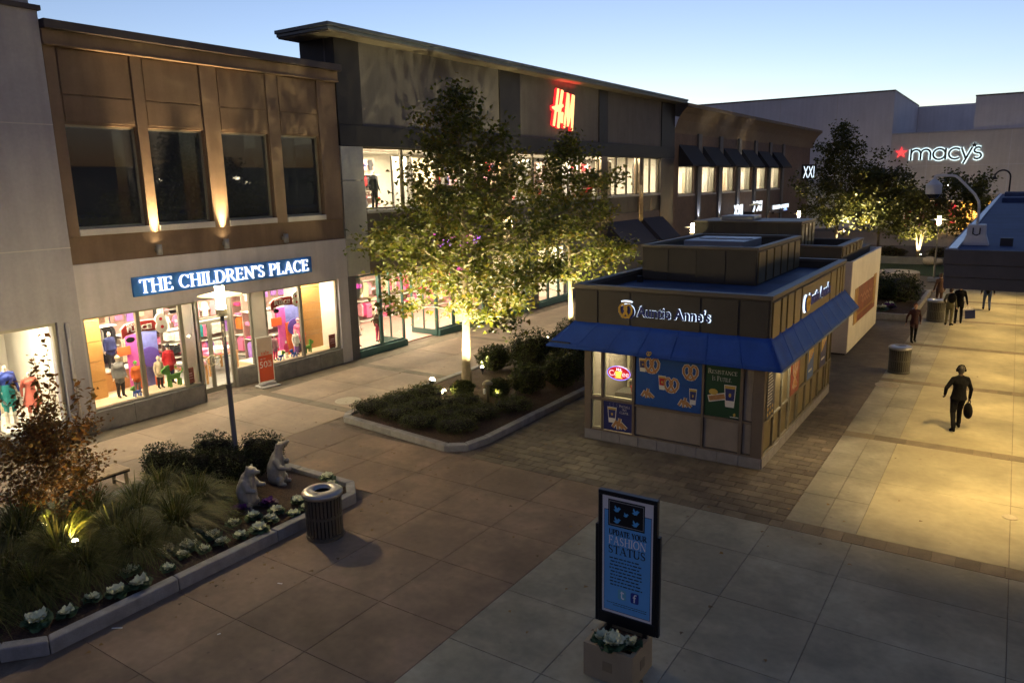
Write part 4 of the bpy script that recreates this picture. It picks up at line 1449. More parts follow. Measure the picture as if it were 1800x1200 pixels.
# ground-floor girls' shop: lit windows with teal frames
t2 = t
TZ = 3.25
for (a, c) in ((20.9, 23.7), (25.9, 29.5), (30.2, 33.5), (34.5, 38)):
    bb = B(); bb.fbox(W, a, c, 0, .28, -.35, .06); bb.build('teal_plinth', M_teal, parent=t2, bevel=.01)
    n = 2 if c - a < 3 else 3
    shop_window(t2, [(a + (c - a) * k / n, a + (c - a) * (k + 1) / n - .001) for k in range(n)], .28, TZ, d=-.1, m=M_teal, fw_=.07)
for (a, c) in ((20.46, 20.9), (29.5, 30.2), (33.5, 34.5), (38, 53.3)):
    bb = B(); bb.fbox(W, a, c, 0, 3.28, -.5, .02); bb.build('pier', M_gst, parent=t2)
for y_ in (23.66, 25.86):
    bb = B(); bb.fbox(W, y_, y_ + .06, 0, .28, -1.6, -.1); bb.fbox(W, y_, y_ + .06, 3.15, 3.27, -1.6, -.1); bb.fbox(W, y_, y_ + .06, .28, 3.15, -.2, -.1); bb.fbox(W, y_, y_ + .06, .28, 3.15, -1.6, -1.5); bb.fbox(W, y_, y_ + .06, .28, 3.15, -.9, -.84); f = bb.build('side_window', M_teal, parent=t2)
    bb = B(); bb.fbox(W, y_ + .025, y_ + .035, .28, 3.15, -1.5, -.2); bb.build('pane', M_glass, parent=f)
room(t2, 20.6, 37.9, .03, 3.28, 6.5, floor=mat('pink_floor', (.5, .28, .24), .5, var=.1), front=-.38)
for (yc, d, s_, pw) in ((22.3, -.9, 2.2, 34), (27.7, -.9, 3, 34), (32, -.9, 3, 30), (36, -.9, 3, 24), (26, -3.5, 6, 44), (33, -3.5, 6, 40), (24.8, -1.0, 1.2, 16)):
    ceiling_lamp(t2, yc, d, 3.27, pw * 1.0, .4, s_)
JF = Fr((-26.9, 0, 0), (0, 1, 0))
wall_rack('back wall of white and pink tops in the girls\' shop at the left', JF, 20.8, 26, 3.1, ['white', 'pink', 'teal', 'rose', 'white', 'lilac'], rows=3)
wall_rack('back wall of pink and cream tops in the girls\' shop at the right', JF, 26.4, 34, 3.1, ['pink', 'white', 'hot', 'cream', 'rose'], rows=3)
wall_rack('rack of white and teal dresses just inside the girls\' shop window', Fr((-23.2, 0, 0), (0, 1, 0)), 20.9, 22.4, 2.2, ['white', 'teal', 'white', 'rose'], rows=2)
figure('mannequin', 'child dummy with black jacket and pink leggings in the teal framed window', 'mannequin', W.p(22.55, .3, -.55), R(-90), 1.4, dict(skin=DUMMY, top=PAL['brown'], bottom=PAL['hot'], shoes=PAL['black']), voxel=.028, hair=PAL['rose'])
figure('mannequin', 'child dummy in white lace dress at the left of the teal framed window', 'mannequin', W.p(21.35, .3, -.6), R(-90), 1.5, dict(skin=DUMMY, top=PAL['white'], bottom=PAL['denim'], shoes=PAL['black']), voxel=.028, coat=.4, skirt=.1, hair=PAL['white'])
figure('mannequin', 'child dummy in teal top by the edge of the teal framed window', 'mannequin', W.p(21.02, .3, -.85), R(-90), 1.35, dict(skin=DUMMY, top=PAL['teal'], bottom=PAL['black'], shoes=PAL['black']), voxel=.028, hair=PAL['brown'])
M_jpink, M_jviol = mat('neon_pink', (.9, .1, .45), .5, var=0, emit=.12, ecol=(1, .12, .5)), mat('neon_violet', (.4, .15, .9), .5, var=0, emit=.15, ecol=(.55, .25, 1))
for (y, z, lb) in ((21.35, 2.72, 'grey disc sign with pink Justice script in the left teal window'), (28.1, 2.72, 'grey disc sign with pink Justice script behind the floodlit tree')):
    s = thing('hanging_sign', lb, 'sign', W.p(y, z, -.5))
    q = B(); q.poly(W, [(y + a, z + c_) for a, c_ in arc(0, 0, .44, .44, 0, 352, 43)], -.54, -.48); q.build('disc', mat('disc_grey', (.32, .3, .28), .5, var=.06), parent=s)
    text('lettering', 'Justice', W, y - .34, z - .1, .68, M_jpink, -.479, -.45, s, height=.3, shear=.25)
    q = B(); q.tube([W.p(y, z + .44, -.51), W.p(y, 3.26, -.51)], .01, 6); q.build('hanger', M_steel, parent=s)
s = thing('store_sign', 'pink and violet Justice script sign above the girls\' shop, half hidden by leaves', 'sign', W.p(27, 4.0, .06))
text('letter_outline', 'Justice', W, 25.05, 3.72, 4.1, M_jpink, .07, .11, s, height=.86, shear=.3, offset=.025)
text('lettering', 'Justice', W, 25.09, 3.74, 4.0, M_jviol, .115, .15, s, height=.8, shear=.3)

# ---------------------------------------------------------------- brown brick building with six awnings
M_brick = mat('brown_brick', (.125, .085, .068), .9, var=.16, scale=3, bump=.5, bscale=30, streak=.08)
M_corn = mat('cornice_stone', (.17, .125, .085), .85, var=.12, scale=2)
t = thing('shop_building', 'brown brick two-storey building with six black awnings over lit windows', 'building', (-21.2, 75, 0))
wy = [54.6 + 5.12 * k for k in range(6)]
bb = B()
bb.fbox(W, 53.5, 97, 0, 5.55, -.5, 0); bb.fbox(W, 53.5, 97, 7.7, 10.2, -.5, 0)
ed = [53.5] + [v for y in wy for v in (y, y + 3.3)] + [97]
for k in range(0, len(ed), 2):
    bb.fbox(W, ed[k], ed[k + 1], 5.55, 7.7, -.5, 0)
bb.build('wall', M_brick, parent=t)
bb = B(); bb.box(-28, -21.7, 96.6, 97, 0, 10.2); bb.build('end_wall', M_brick, parent=t)
bb = B()
prof = [(.0, 10.0), (.05, 10.2), (.12, 10.4), (.3, 10.9), (.6, 11.35), (.95, 11.7), (1.05, 11.75), (1.05, 12.0)]
n = len(prof)
vs_ = [W.p(53.5, z, d) for d, z in prof] + [W.p(98.0, z, d) for d, z in prof] + [W.p(53.5, 12.0, -4), W.p(98.0, 12.0, -4)]
bb.add(vs_, [(i, i + 1, n + i + 1, n + i) for i in range(n - 1)] + [(n - 1, 2 * n, 2 * n + 1, 2 * n - 1)])
bb.add([W.p(98.0, z, d) for d, z in prof] + [W.p(98, 12.0, -4), W.p(98, 10, -4)], [tuple(range(n + 2))])
bb.build('cornice', M_corn, parent=t)
room(t, 54.0, 90, 5.4, 8.0, 3.0, front=-.5)
for k, y in enumerate(wy):
    q = B()
    for (x0, x1, z0, z1) in ((y, y + 3.3, 7.6, 7.7), (y, y + 3.3, 5.55, 5.65), (y, y + .1, 5.65, 7.6), (y + 3.2, y + 3.3, 5.65, 7.6), (y + 2.1, y + 2.2, 5.65, 7.6), (y + 2.7, y + 2.76, 5.65, 7.6)):
        q.fbox(W, x0, x1, z0, z1, -.3, -.15)
    f = q.build('window', M_alu, parent=t)
    bb = B(); bb.fbox(W, y + .1, y + 3.2, 5.65, 7.6, -.24, -.22); bb.build('pane', M_glass, parent=f)
    bb = B(); bb.fbox(W, y - .05, y + 3.35, 5.42, 5.55, -.2, .08); bb.build('sill', M_sill, parent=f)
    bb = B()
    a, c = y - .15, y + 3.6
    bb.add([W.p(a, 9.2, .05), W.p(c, 9.2, .05), W.p(c, 7.75, 1.15), W.p(a, 7.75, 1.15), W.p(a, 7.62, 1.15), W.p(c, 7.62, 1.15), W.p(a, 7.62, .05), W.p(c, 7.62, .05)],
           [(0, 3, 2, 1), (3, 4, 5, 2), (0, 6, 4, 3), (1, 2, 5, 7)])
    bb.build('awning', mat('black_awning', (.012, .013, .02), .85, var=.1), parent=t)
    bb = B(); bb.fbox(W, y + 3.75, y + 4.5, 0, 10.1, .001, .16); bb.build('pilaster', mat('blue_grey_pilaster', (.10, .10, .11), .7, var=.1), parent=t)
    bb = B(); bb.fbox(W, y + .9, y + 1.7, 5.45, 7.2, -2.0, -1.9); bb.build('inner_screen', PAL['cream' if k % 2 else 'white'], parent=t)
    # pair of small up-lights on each pilaster
    bb = B(); bb.lathe([(.06, -.12), (.1, -.1), (.1, .1), (.06, .1)], W.p(y + 4.12, 3.35, .3), 10); bb.build('pilaster_light', M_lampmetal, parent=t)
    if k < 4:
        light('pilaster_lamp', 'SPOT', W.p(y + 4.12, 3.5, .32), 34, (.85, .9, 1), parent=t, target=W.p(y + 4.12, 6.5, .1), size=.04, spot=55, blend=.5)
for yc in (57, 63, 69, 75, 81, 87):
    ceiling_lamp(t, yc, -1.2, 7.99, 55, .6, 5)
M_xxi = mat('cool_white_letter', (.8, .9, 1), .5, var=0, emit=.15, ecol=(.75, .88, 1))
for (y, z, w, lb) in ((65.6, 3.45, 2.4, 'left glowing white XXI sign above the shop canopy of the brick building'), (71.3, 3.6, 2.8, 'right glowing white XXI sign above the shop canopy of the brick building')):
    s = thing('store_sign', lb, 'sign', W.p(y, z, .9))
    bb = B(); bb.fbox(W, y, y + w, z - .25, z - .02, .02, .95); bb.build('sign_ledge', M_bronze, parent=s)
    text('lettering', 'XXI', W, y, z, w, M_xxi, .8, .9, s, height=.95)
s = thing('blade_sign', 'projecting glowing white XXI blade sign at the far end of the brick building', 'sign', W.p(93, 7.2, .2))
BF = Fr(W.p(93, 6.45, .15), (1, 0, 0))
bb = B(); bb.fbox(BF, -.1, 1.5, -.1, 1.6, -.2, 0); bb.build('sign_box', M_dkpan, parent=s)
text('lettering', 'XXI', BF, .1, .1, 1.2, M_xxi, .001, .05, s, height=1.3)
s = thing('store_sign', 'glowing blue-white store sign with two lines of letters beyond the XXI signs', 'sign', W.p(84, 3.4, .2))
bb = B(); bb.fbox(W, 80.9, 87.4, 3.0, 3.15, .05, .3); bb.fbox(W, 80.9, 87.4, 3.85, 3.95, .05, .3); bb.build('sign_rail', M_bronze, parent=s)
text('lettering', 'DESTINATION', W, 81, 3.42, 6.2, M_xxi, .1, .2, s, height=.45)
text('small_lettering', 'XL', W, 85.4, 3.16, 1.4, mat('cool_blue_letter', (.2, .35, 1), .5, var=0, emit=.2, ecol=(.25, .4, 1)), .1, .2, s, height=.24)

# ---------------------------------------------------------------- department store closing the street (faces -y)
MY = 105.
D = Fr((0, MY, 0), (1, 0, 0))
M_mac = mat('dept_store_stucco', (.64, .61, .62), .9, var=.06, scale=.4, streak=.06)
M_mac2 = mat('dept_store_panel', (.58, .53, .49), .9, var=.06, scale=.4, streak=.06)
t = thing('department_store', 'large pale grey department store block closing the end of the street', 'building', (-13, MY, 0))
bb = B(); bb.box(-60, -13.54, MY, MY + 26, 0, 16.6); bb.build('left_block', M_mac, parent=t)
bb = B(); bb.box(-60, -13.5, MY - .06, MY + 26.04, 16.6, 16.75); bb.build('roof_coping', M_cap, parent=t)
for x in (-9.5, -1.2, 6.4):
    bb = B(); bb.box(x - .03, x + .03, MY + .088, MY + .0995, 4.4, 11.44); bb.build('wall_joint', M_mac, parent=t)
bb = B(); bb.box(-13.5, 24, MY + .088, MY + .0995, 7.6, 7.66); bb.build('wall_joint', M_mac, parent=t)
for x in (-20, -27, -34):
    bb = B(); bb.fbox(D, x - .03, x + .03, 0, 16.58, .0005, .012); bb.build('wall_joint', M_mac2, parent=t)
bb = B(); bb.fbox(D, -36, -13.6, 8.96, 9.02, .0005, .012); bb.build('wall_joint', M_mac2, parent=t)
bb = B(); bb.box(-13.53, 24, MY + .1, MY + 26, 0, 11.45); bb.build('right_block', M_mac2, parent=t)
bb = B(); bb.box(-13.53, 24, MY + .05, MY + .5, 11.45, 11.6); bb.build('roof_coping', M_sill, parent=t)
bb = B(); bb.box(-13.5, 24, MY + 25.5, MY + 26, 11.45, 16.5); bb.build('rear_wall', M_mac, parent=t)
bb = B(); bb.box(-5.1, 24, MY + .9, MY + 12, 11.46, 15.4); bb.build('penthouse', M_mac, parent=t)
bb = B(); bb.box(-5.15, 24, MY + .85, MY + 12.05, 15.4, 15.55); bb.build('roof_coping', M_cap, parent=t)
# entrance storey
bb = B(); bb.fbox(D, -5.8, 14, 3.5, 4.3, -.1, 2.4); bb.build('entrance_canopy', mat('canopy_beige', (.42, .36, .28), .8, var=.06), parent=t, bevel=.03)
M_door = mat('entrance_glow_wall', (.75, .5, .2), .7, var=.05)
bb = B(); bb.fbox(D, -13, -5.9, .3, 3.3, -.101, -.02); bb.build('window_backing', M_inwall, parent=t)
n = 9
for k in range(n):
    x0, x1 = -13 + 7.1 * k / n, -13 + 7.1 * (k + 1) / n
    bb = B(); bb.fbox(D, x0 + .06, x1 - .06, .5, 3.2, .0, .02); bb.build('window_poster', PAL[['white', 'cream', 'red', 'white', 'rose', 'cream', 'red', 'white', 'hot'][k]], parent=t)
bb = B(); bb.fbox(D, -5.6, -.5, .02, 3.45, -.101, -.02); bb.build('entrance_wall', M_door, parent=t)
bb = B()
for x in (-5.6, -4.3, -3.0, -1.7, -.5):
    bb.fbox(D, x - .05, x + .05, 0, 3.45, -.02, .06)
bb.fbox(D, -5.6, -.5, 2.5, 2.6, -.02, .055)
bb.build('entrance_frame', M_dkpan, parent=t)
bb = B(); bb.lathe([(0, 3.38), (.28, 3.38), (.28, 3.49), (0, 3.49)], (-3.3, MY - 1.2, 0), 16); bb.build('canopy_light', mat('warm_lens', (1, .8, .4), .4, var=0, emit=6, ecol=(1, .72, .3)), parent=t)
light('canopy_lamp', 'AREA', (-3.3, MY - 1.2, 3.36), 90, (1, .62, .2), parent=t, target=(-3.3, MY - .9, 0), size=3.5, size_y=.6)
light('window_lamp', 'AREA', (-9.5, MY - .9, 3.6), 80, (1, .8, .5), parent=t, target=(-9.5, MY, 1.5), size=7, size_y=.3)
bb = B(); bb.fbox(D, -13, -5.9, 3.4, 3.7, -.1, 1.0); bb.build('window_hood', M_bronze, parent=t)

s = thing('store_sign', 'glowing white macy\'s sign with a red star on the department store wall', 'sign', (-8, MY, 9.3))
SG = Fr((-11.35, MY + .1, 8.35), (1, 0, 0))
def star(cx, cy, r, k=.42):
    return [(cx + (r if i % 2 == 0 else r * k) * math.sin(PI * i / 5), cy + (r if i % 2 == 0 else r * k) * math.cos(PI * i / 5)) for i in range(10)][::-1]
M_star, M_star2 = mat('star_red', (.8, .05, .06), .5, var=0, emit=.1, ecol=(1, .1, .1)), mat('star_rim', (.8, .4, .4), .5, var=0, emit=.09, ecol=(1, .02, .03))
q = B(); q.poly(SG, star(-1.0, .95, .78), .02, .1); q.build('star_rim', M_star2, parent=s)
q = B(); q.poly(SG, star(-1.0, .95, .62), .101, .16); q.build('star', M_star, parent=s)
def macys(w, d0, d1, m, nm):
    q = B()
    st = []
    r = .62
    st.append([(.1, 0), (.1, 1.28)])
    st.append(arc(.62, .72, .52, .52, 180, 0, 10) + [(1.14, 0)])
    st.append(arc(1.66, .72, .52, .52, 180, 0, 10) + [(2.18, 0)])
    st.append(arc(3.1, .64, .64, .62, 0, 360, 22)); st.append([(3.76, 0), (3.76, 1.28)])
    st.append(arc(4.75, .64, .66, .62, 48, 312, 18))
    st.append([(5.35, 1.28), (5.85, .05)]); st.append([(6.42, 1.28), (5.62, -.55)])
    st.append(arc(7.02, .95, .36, .33, 50, 215, 8) + [(6.95, .66)] + arc(6.98, .33, .4, .35, 60, -140, 9))
    for i, p in enumerate(st):
        q.ribbon(SG, p, w, d0, d1 + i * .0008)
    q.poly(SG, star(6.62, 1.55, .3 if w < .2 else .36), d0, d1 + .01)
    return q.build(nm, m, parent=s)
macys(.42, .02, .08, mat('halo_white', (.8, .95, 1), .5, var=0, emit=.13, ecol=(.72, .95, 1)), 'letter_halo')
macys(.2, .1, .16, mat('letter_black', (.01, .012, .012), .5, var=0), 'lettering')

# ---------------------------------------------------------------- east building with the flat canopy (camera side)
t = thing('canopy_building', 'brown building with a low flat canopy roof at the right edge', 'building', (1, 16.4, 0))
M_cfas = mat('canopy_fascia', (.085, .075, .075), .7, var=.1, scale=2, streak=.08)
M_croof = mat('canopy_membrane', (.03, .05, .125), .75, var=.25, scale=1.2, spec=.25)  # blue sky reflection put into the membrane's own colour
bb = B(); bb.box(-.98, 9, 16.46, 62, 4.58, 5.24); bb.build('canopy_core', M_cfas, parent=t)
for (z0, z1, e) in ((4.56, 4.78, .0), (4.785, 5.02, .015), (5.025, 5.3, .03)):
    bb = B(); bb.box(-1.02 - e, 9, 16.40 - e, 16.459, z0, z1); bb.box(-1.02 - e, -.981, 16.46, 62, z0, z1); bb.build('fascia_panel', M_cfas, parent=t, bevel=.006)
bb = B(); bb.box(-.9, 9, 16.55, 61.9, 5.24, 5.262); bb.build('canopy_roof', M_croof, parent=t)
k = 0
y = 16.6
while y < 61:
    bb = B(); bb.box(-1.0, -.86, y, y + 1.46, 5.262, 5.31); bb.build('edge_flashing', mat('pale_flashing', (.45, .46, .5), .35, .7, var=.08), parent=t)
    y += 1.5
for (y, z) in ((44, 5.5), (50, 5.62)):
    bb = B(); bb.box(-.6, 9, y, y + 2.2, 5.262, z); bb.build('roof_step', M_croof, parent=t, bevel=.02)
bb = B(); bb.box(4.2, 9, 16.9, 62, 0, 4.57); bb.build('wall', mat('east_wall', (.18, .14, .10), .85, var=.12), parent=t)
bb = B(); bb.box(5.5, 12, 16.9, 62, 5.3, 7.0); bb.build('upper_wall', mat('east_wall2', (.06, .055, .055), .85, var=.1), parent=t)
M_glow = mat('lit_shop_window', (1, .8, .5), .5, var=0, emit=.95, ecol=(1, .70, .32))
for i in range(9):
    y = 16.6 + 3.75 * i
    bb = B(); bb.box(4.12, 4.17, y, y + 1.9, .5, 3.1); f = bb.build('lit_window', M_glow, parent=t)
    bb = B(); bb.box(4.0, 4.199, y - .15, y - .01, 0, 3.4); bb.box(4.0, 4.199, y + 1.91, y + 2.05, 0, 3.4); bb.box(4.0, 4.199, y - .01, y + 1.91, 3.11, 3.4); bb.build('window_frame', M_bronze, parent=f)
    bb = B(); bb.box(2.7, 4.2, y + 2.2, y + 3.4, 0, 4.57); bb.build('pier', M_cfas, parent=t)
for i in range(9):
    y = 17.5 + 3.75 * i
    bb = B(); bb.lathe([(.0, 4.50), (.11, 4.50), (.14, 4.52), (.14, 4.575), (0, 4.575)], (.15, y, 0), 16); bb.build('downlight', M_lampmetal, parent=t)
    light('down_lamp', 'SPOT', (.15, y, 4.49), [250, 200, 210, 195, 200, 180, 180, 165, 165][i], (1, .67, .25), parent=t, target=(-.55, y + .1, 0), size=.1, spot=96 if i == 0 else 78, blend=1)
# unseen dark block added in the east for the upper shop windows to mirror
e_ = thing('mirror_block', 'long dark block added out of view with bright spots for the upper windows to mirror', 'building', (46, 20, 0))
bb = B(); bb.box(46, 60, -60, 110, 0, 9.5); bb.build('wall', mat('mirror_block_wall', (.05, .05, .055), .9, var=.2, scale=.3), parent=e_)
for (y_, z_, w_) in ((22, 7.2, .8), (27, 6.6, .3), (30, 6.8, .3), (38, 7.6, .4), (44, 6.5, .3), (46, 6.9, 1.4), (49, 6.3, .3), (55, 7.8, .5), (58, 7.0, .3), (66, 7.9, .9), (68, 7.3, .4), (71, 7.2, .4)):
    bb = B(); bb.box(45.9, 46, y_, y_ + w_, z_, z_ + .3); bb.build('lit_window', mat('mirror_dot_glow', (1, .85, .6), .5, var=0, emit=3, ecol=(1, .85, .55)), parent=e_)  # added glowing spots, standing in for mirrored car-park lamps
# small goose-neck lamp on the roof
s = thing('goose_neck_lamp', 'small dark goose-neck lamp far back on the canopy roof', 'lamp', (-.55, 61, 5.27))
bb = B(); bb.tube([(-.5, 61, 5.27), (-.5, 61, 6.4)] + [(-.95 + .45 * math.cos(R(a)), 61, 6.4 + .45 * math.sin(R(a))) for a in range(0, 181, 20)], .05, 8); bb.build('neck', M_dkpan, parent=s, smooth=True)
bb = B(); bb.lathe([(.0, .12), (.1, .08), (.16, -.08), (.12, -.1), (0, -.05)], (-1.4, 61, 6.35), 12); bb.build('shade', M_dkpan, parent=s, smooth=True)
bb = B(); bb.box(-.65, -.35, 60.85, 61.15, 5.262, 5.4); bb.build('base', M_dkpan, parent=s)
# dome camera on a bent pole
s = thing('security_camera', 'white dome security camera hanging from a bent pole on the canopy roof', 'camera', (-.6, 18.0, 5.27))
M_wht = mat('camera_white', (.55, .55, .56), .45, .1, var=.05)
cy = 18.0
path = [(-.62, cy, 5.35), (-.62, cy, 6.02), (-.64, cy, 6.14), (-.72, cy, 6.28), (-1.02, cy, 6.60), (-1.08, cy, 6.645), (-1.16, cy, 6.66), (-1.42, cy, 6.66), (-1.45, cy, 6.64), (-1.455, cy, 6.55)]
bb = B(); bb.tube(path, .026, 12); bb.build('pole', M_wht, parent=s, smooth=True)
bb = B(); bb.lathe([(.03, 6.60), (.045, 6.585), (.145, 6.49), (.15, 6.47), (.15, 6.31), (.14, 6.29), (0, 6.29)][::-1], (-1.455, cy, 0), 22); bb.build('housing', M_wht, parent=s)
bb = B(); bb.ell((-1.455, cy, 6.292), (.12, .12, .11), 18, 10); bb.build('dome', mat('smoked_dome', (.015, .015, .016), .1, var=0), parent=s, smooth=True)
bb = B(); bb.poly(Fr((-.62, cy - .09, 5.262), (1, 0, 0)), [(-.24, 0), (.24, 0), (.17, .22), (.16, .42), (-.16, .42), (-.17, .22)], -.3, 0); bb.build('mount', M_wht, parent=s, bevel=.01)
bb = B(); bb.tube([(-.68, cy - .1, 5.62), (-.68, cy - .1, 5.5), (-.62, cy - .1, 5.47), (-.56, cy - .1, 5.5), (-.56, cy - .1, 5.62)], .012, 6); bb.build('cable_clip', M_dkpan, parent=s)
bb = B(); bb.box(-.2, .02, cy - .05, cy + .1, 5.2625, 5.42); o = bb.build('junction_box', mat('black_box', (.02, .02, .025), .5, var=0), loc=(-.1, cy, 5.26)); tag(o, 'small black junction box on the canopy roof beside the camera mount', 'box')

# ================================================================ PRETZEL KIOSK
M_kp = mat('kiosk_panel', (.21, .178, .148), .7, var=.1, scale=2, bump=.1, bscale=120)
M_kb = mat('kiosk_batten', (.13, .10, .075), .6, var=.08, scale=2)
M_kd = mat('kiosk_upper_panel', (.046, .039, .029), .65, var=.12, scale=2)
M_kdb = mat('kiosk_upper_batten', (.04, .032, .022), .6, var=.1)
M_kcap = mat('kiosk_coping', (.11, .095, .075), .5, .2, var=.08)
M_roof = mat('roof_membrane', (.035, .065, .14), .6, var=.3, scale=1.5, spec=.3)  # roof looks blue from the sky; that reflection is in the base colour
M_awn = mat('blue_awning', (.006, .055, .30), .8, var=.14, scale=2, bump=.1, bscale=200, streak=.12)
M_kpl = mat('kiosk_plinth', (.20, .19, .19), .85, var=.15, scale=5, bump=.3, bscale=90)
M_kside_lit = mat('kiosk_side_lit_panel', (.17, .135, .07), .45, .35, var=.12, scale=2)  # faces towards the walk: warm canopy light put into the panel colour
KX0, KX1, KY0, KY1 = -9.05, -4.42, 17.0, 24.6
KF = Fr((0, KY0, 0), (1, 0, 0))       # street face, towards -y
KS = Fr((KX1, 0, 0), (0, 1, 0))       # side face, towards +x
k = thing('pretzel_kiosk', 'brown panelled pretzel kiosk with bright blue awning and food posters', 'kiosk', ((KX0 + KX1) / 2, KY0, 0))
# plinth stones
n = 9
for i in range(n):
    a, c = KX0 + (KX1 - KX0) * i / n, KX0 + (KX1 - KX0) * (i + 1) / n
    bb = B(); bb.fbox(KF, a + .004, c - .004, 0, .26, -.3, .03); bb.build('plinth_stone', M_kpl, parent=k, bevel=.006)
n = 14
for i in range(n):
    a, c = KY0 + (KY1 - KY0) * i / n, KY0 + (KY1 - KY0) * (i + 1) / n
    bb = B(); bb.fbox(KS, a + .004, c - .004, 0, .26, -.3, .035); bb.build('plinth_stone', M_kpl, parent=k, bevel=.006)
# street face wall: posts and infill panels
xs_post = [(-9.05, -8.86), (-7.69, -7.62), (-5.88, -5.82), (-4.96, -4.88)]
bb = B()
for (a, c) in xs_post:
    bb.fbox(KF, a, c, .26, 2.62, -.12, .02)
bb.fbox(KF, -4.66, KX1 + .02, .26, 2.62, -.12, .021)
bb.fbox(KF, -7.62, -4.66, 1.06, 1.12, -.12, .015); bb.fbox(KF, -8.86, -7.69, 1.10, 1.18, -.12, .015); bb.fbox(KF, -8.86, -4.66, .26, .30, -.12, .018)
bb.fbox(KF, -8.56, -8.51, .3, 2.62, -.12, .012)
bb.build('wall_frame', M_kb, parent=k, bevel=.006)
for (a, c, z0, z1) in ((-7.62, -5.88, .31, 1.055), (-5.82, -4.96, .31, 1.055), (-4.88, -4.66, .31, 1.055), (-4.88, -4.66, 1.125, 2.6), (-7.62, -5.88, 1.125, 2.6), (-5.82, -4.96, 1.125, 2.6)):
    bb = B(); bb.fbox(KF, a + .012, c - .012, z0 + .008, z1 - .008, -.1, -.03); bb.build('wall_panel', M_kp, parent=k, bevel=.005)
bb = B(); bb.fbox(KF, -7.62, -4.66, .3, 2.6, -.14, -.101); bb.build('inner_lining', M_dkpan, parent=k)
M_kwin = mat('kiosk_window_frame', (.42, .38, .26), .4, .3, var=.05)
for (a, c, z0, z1) in ((-8.86, -8.56, 1.18, 2.62), (-8.51, -7.69, 1.18, 2.62), (-8.86, -8.56, .3, 1.1)):
    q = B()
    for (x0, x1, y0, y1) in ((a, c, z1 - .04, z1), (a, c, z0, z0 + .04), (a, a + .035, z0 + .04, z1 - .04), (c - .035, c, z0 + .04, z1 - .04)):
        q.fbox(KF, x0, x1, y0, y1, -.1, -.03)
    f = q.build('window', M_kwin, parent=k)
    bb = B(); bb.fbox(KF, a + .035, c - .035, z0 + .04, z1 - .04, -.07, -.062); bb.build('pane', M_glass, parent=f)
# side face
bb = B()
yb = [17.0, 17.95, 18.65, 19.4, 19.55, 20.3, 20.45, 21.3, 22.1, 22.95, 23.8, 24.1, 24.6]
for y in yb:
    bb.fbox(KS, max(17.001, y - .035), min(24.6, y + .035), .26, 2.62, -.12, .02)
bb.fbox(KS, 17.001, 24.6, 1.06, 1.12, -.12, .016); bb.fbox(KS, 17.001, 24.6, .26, .31, -.12, .017)
bb.build('wall_frame', mat('kiosk_side_lit_batten', (.16, .14, .09), .6, var=.08), parent=k, bevel=.005)  # yellower copy of the front battens, canopy light included in the colour
for a, c in zip(yb[:-1], yb[1:]):
    for z0, z1 in ((.31, 1.06), (1.12, 2.6)):
        bb = B(); bb.fbox(KS, a + .045, c - .045, z0 + .01, z1 - .01, -.1, -.03); bb.build('wall_panel', M_kside_lit, parent=k, bevel=.004)
bb = B(); bb.fbox(KS, 17.1, 24.55, .3, 2.6, -.14, -.101); bb.build('inner_lining', M_dkpan, parent=k)
bb = B(); bb.box(KX0, KX0 + .1, KY0 + .13, KY1, .0, 2.62); bb.box(KX0 + .1, KX1 - .15, KY1 - .1, KY1, 0, 2.62); bb.build('back_wall', M_kp, parent=k)
bb = B(); bb.box(KX0 + .1, KX1 - .15, KY0 + .15, KY1 - .1, .02, .05); bb.build('inner_floor', M_infloor, parent=k)
bb = B(); bb.box(KX0, KX1, KY0, KY1, 2.62, 2.7); bb.build('inner_ceiling', M_ceil, parent=k)
light('ceiling_lamp', 'AREA', (-8.2, 18.2, 2.6), 11, (1, .84, .5), parent=k, target=(-8.2, 18.2, 0), size=.8, size_y=1.6)
bb = B(); bb.box(-8.6, -7.8, 17.6, 18.9, 2.602, 2.619); bb.build('ceiling_light', M_shelf, parent=k)
# parapet storey above the awning
KP = Fr((0, KY0 - .05, 0), (1, 0, 0))
KPS = Fr((KX1 + .08, 0, 0), (0, 1, 0))
PX0, PX1, PYA, PYB = -9.3, -4.34, KY0 - .05, 25.6
bb = B(); bb.box(PX0, PX1, PYA, PYA + .15, 2.7, 4.02); bb.box(PX0, PX0 + .15, PYA + .15, PYB, 2.7, 4.02); bb.box(PX0 + .15, PX1 - .15, PYB - .15, PYB, 2.7, 4.02)
bb.build('parapet', M_kd, parent=k)
bb = B(); bb.box(PX1 - .15, PX1, PYA + .15, PYB, 2.7, 4.02); bb.build('parapet', M_kdb, parent=k)
for (a, c) in zip([-9.28, -8.62, -7.72, -5.93, -5.03], [-8.62, -7.72, -5.93, -5.03, -4.36]):
    bb = B(); bb.fbox(KP, a + .03, c - .03, 3.12, 3.98, .001, .03); bb.build('parapet_panel', M_kd, parent=k, bevel=.006)
yp = [16.98, 17.75, 18.3, 19.0, 19.75, 23.3, 24.2, 24.75, 25.15, 25.58]
for i, (a, c) in enumerate(zip(yp[:-1], yp[1:])):
    bb = B(); bb.fbox(KPS, a + .07, c - .1, 3.1, 3.96, .001, .04); bb.build('parapet_panel', M_kside_lit, parent=k, bevel=.006)
bb = B()
for q_ in ((PX0 - .04, PX1 + .05, PYA - .05, PYA + .17), (PX0 - .04, PX0 + .17, PYA + .17, PYB + .04), (PX1 - .17, PX1 + .05, PYA + .17, PYB + .04), (PX0 + .17, PX1 - .17, PYB - .17, PYB + .04)):
    bb.box(*q_, 4.02, 4.12)
bb.build('coping', M_kcap, parent=k, bevel=.008)
bb = B(); bb.box(PX0 + .15, PX1 - .15, PYA + .15, PYB - .15, 3.7, 3.82); bb.build('roof', M_roof, parent=k)
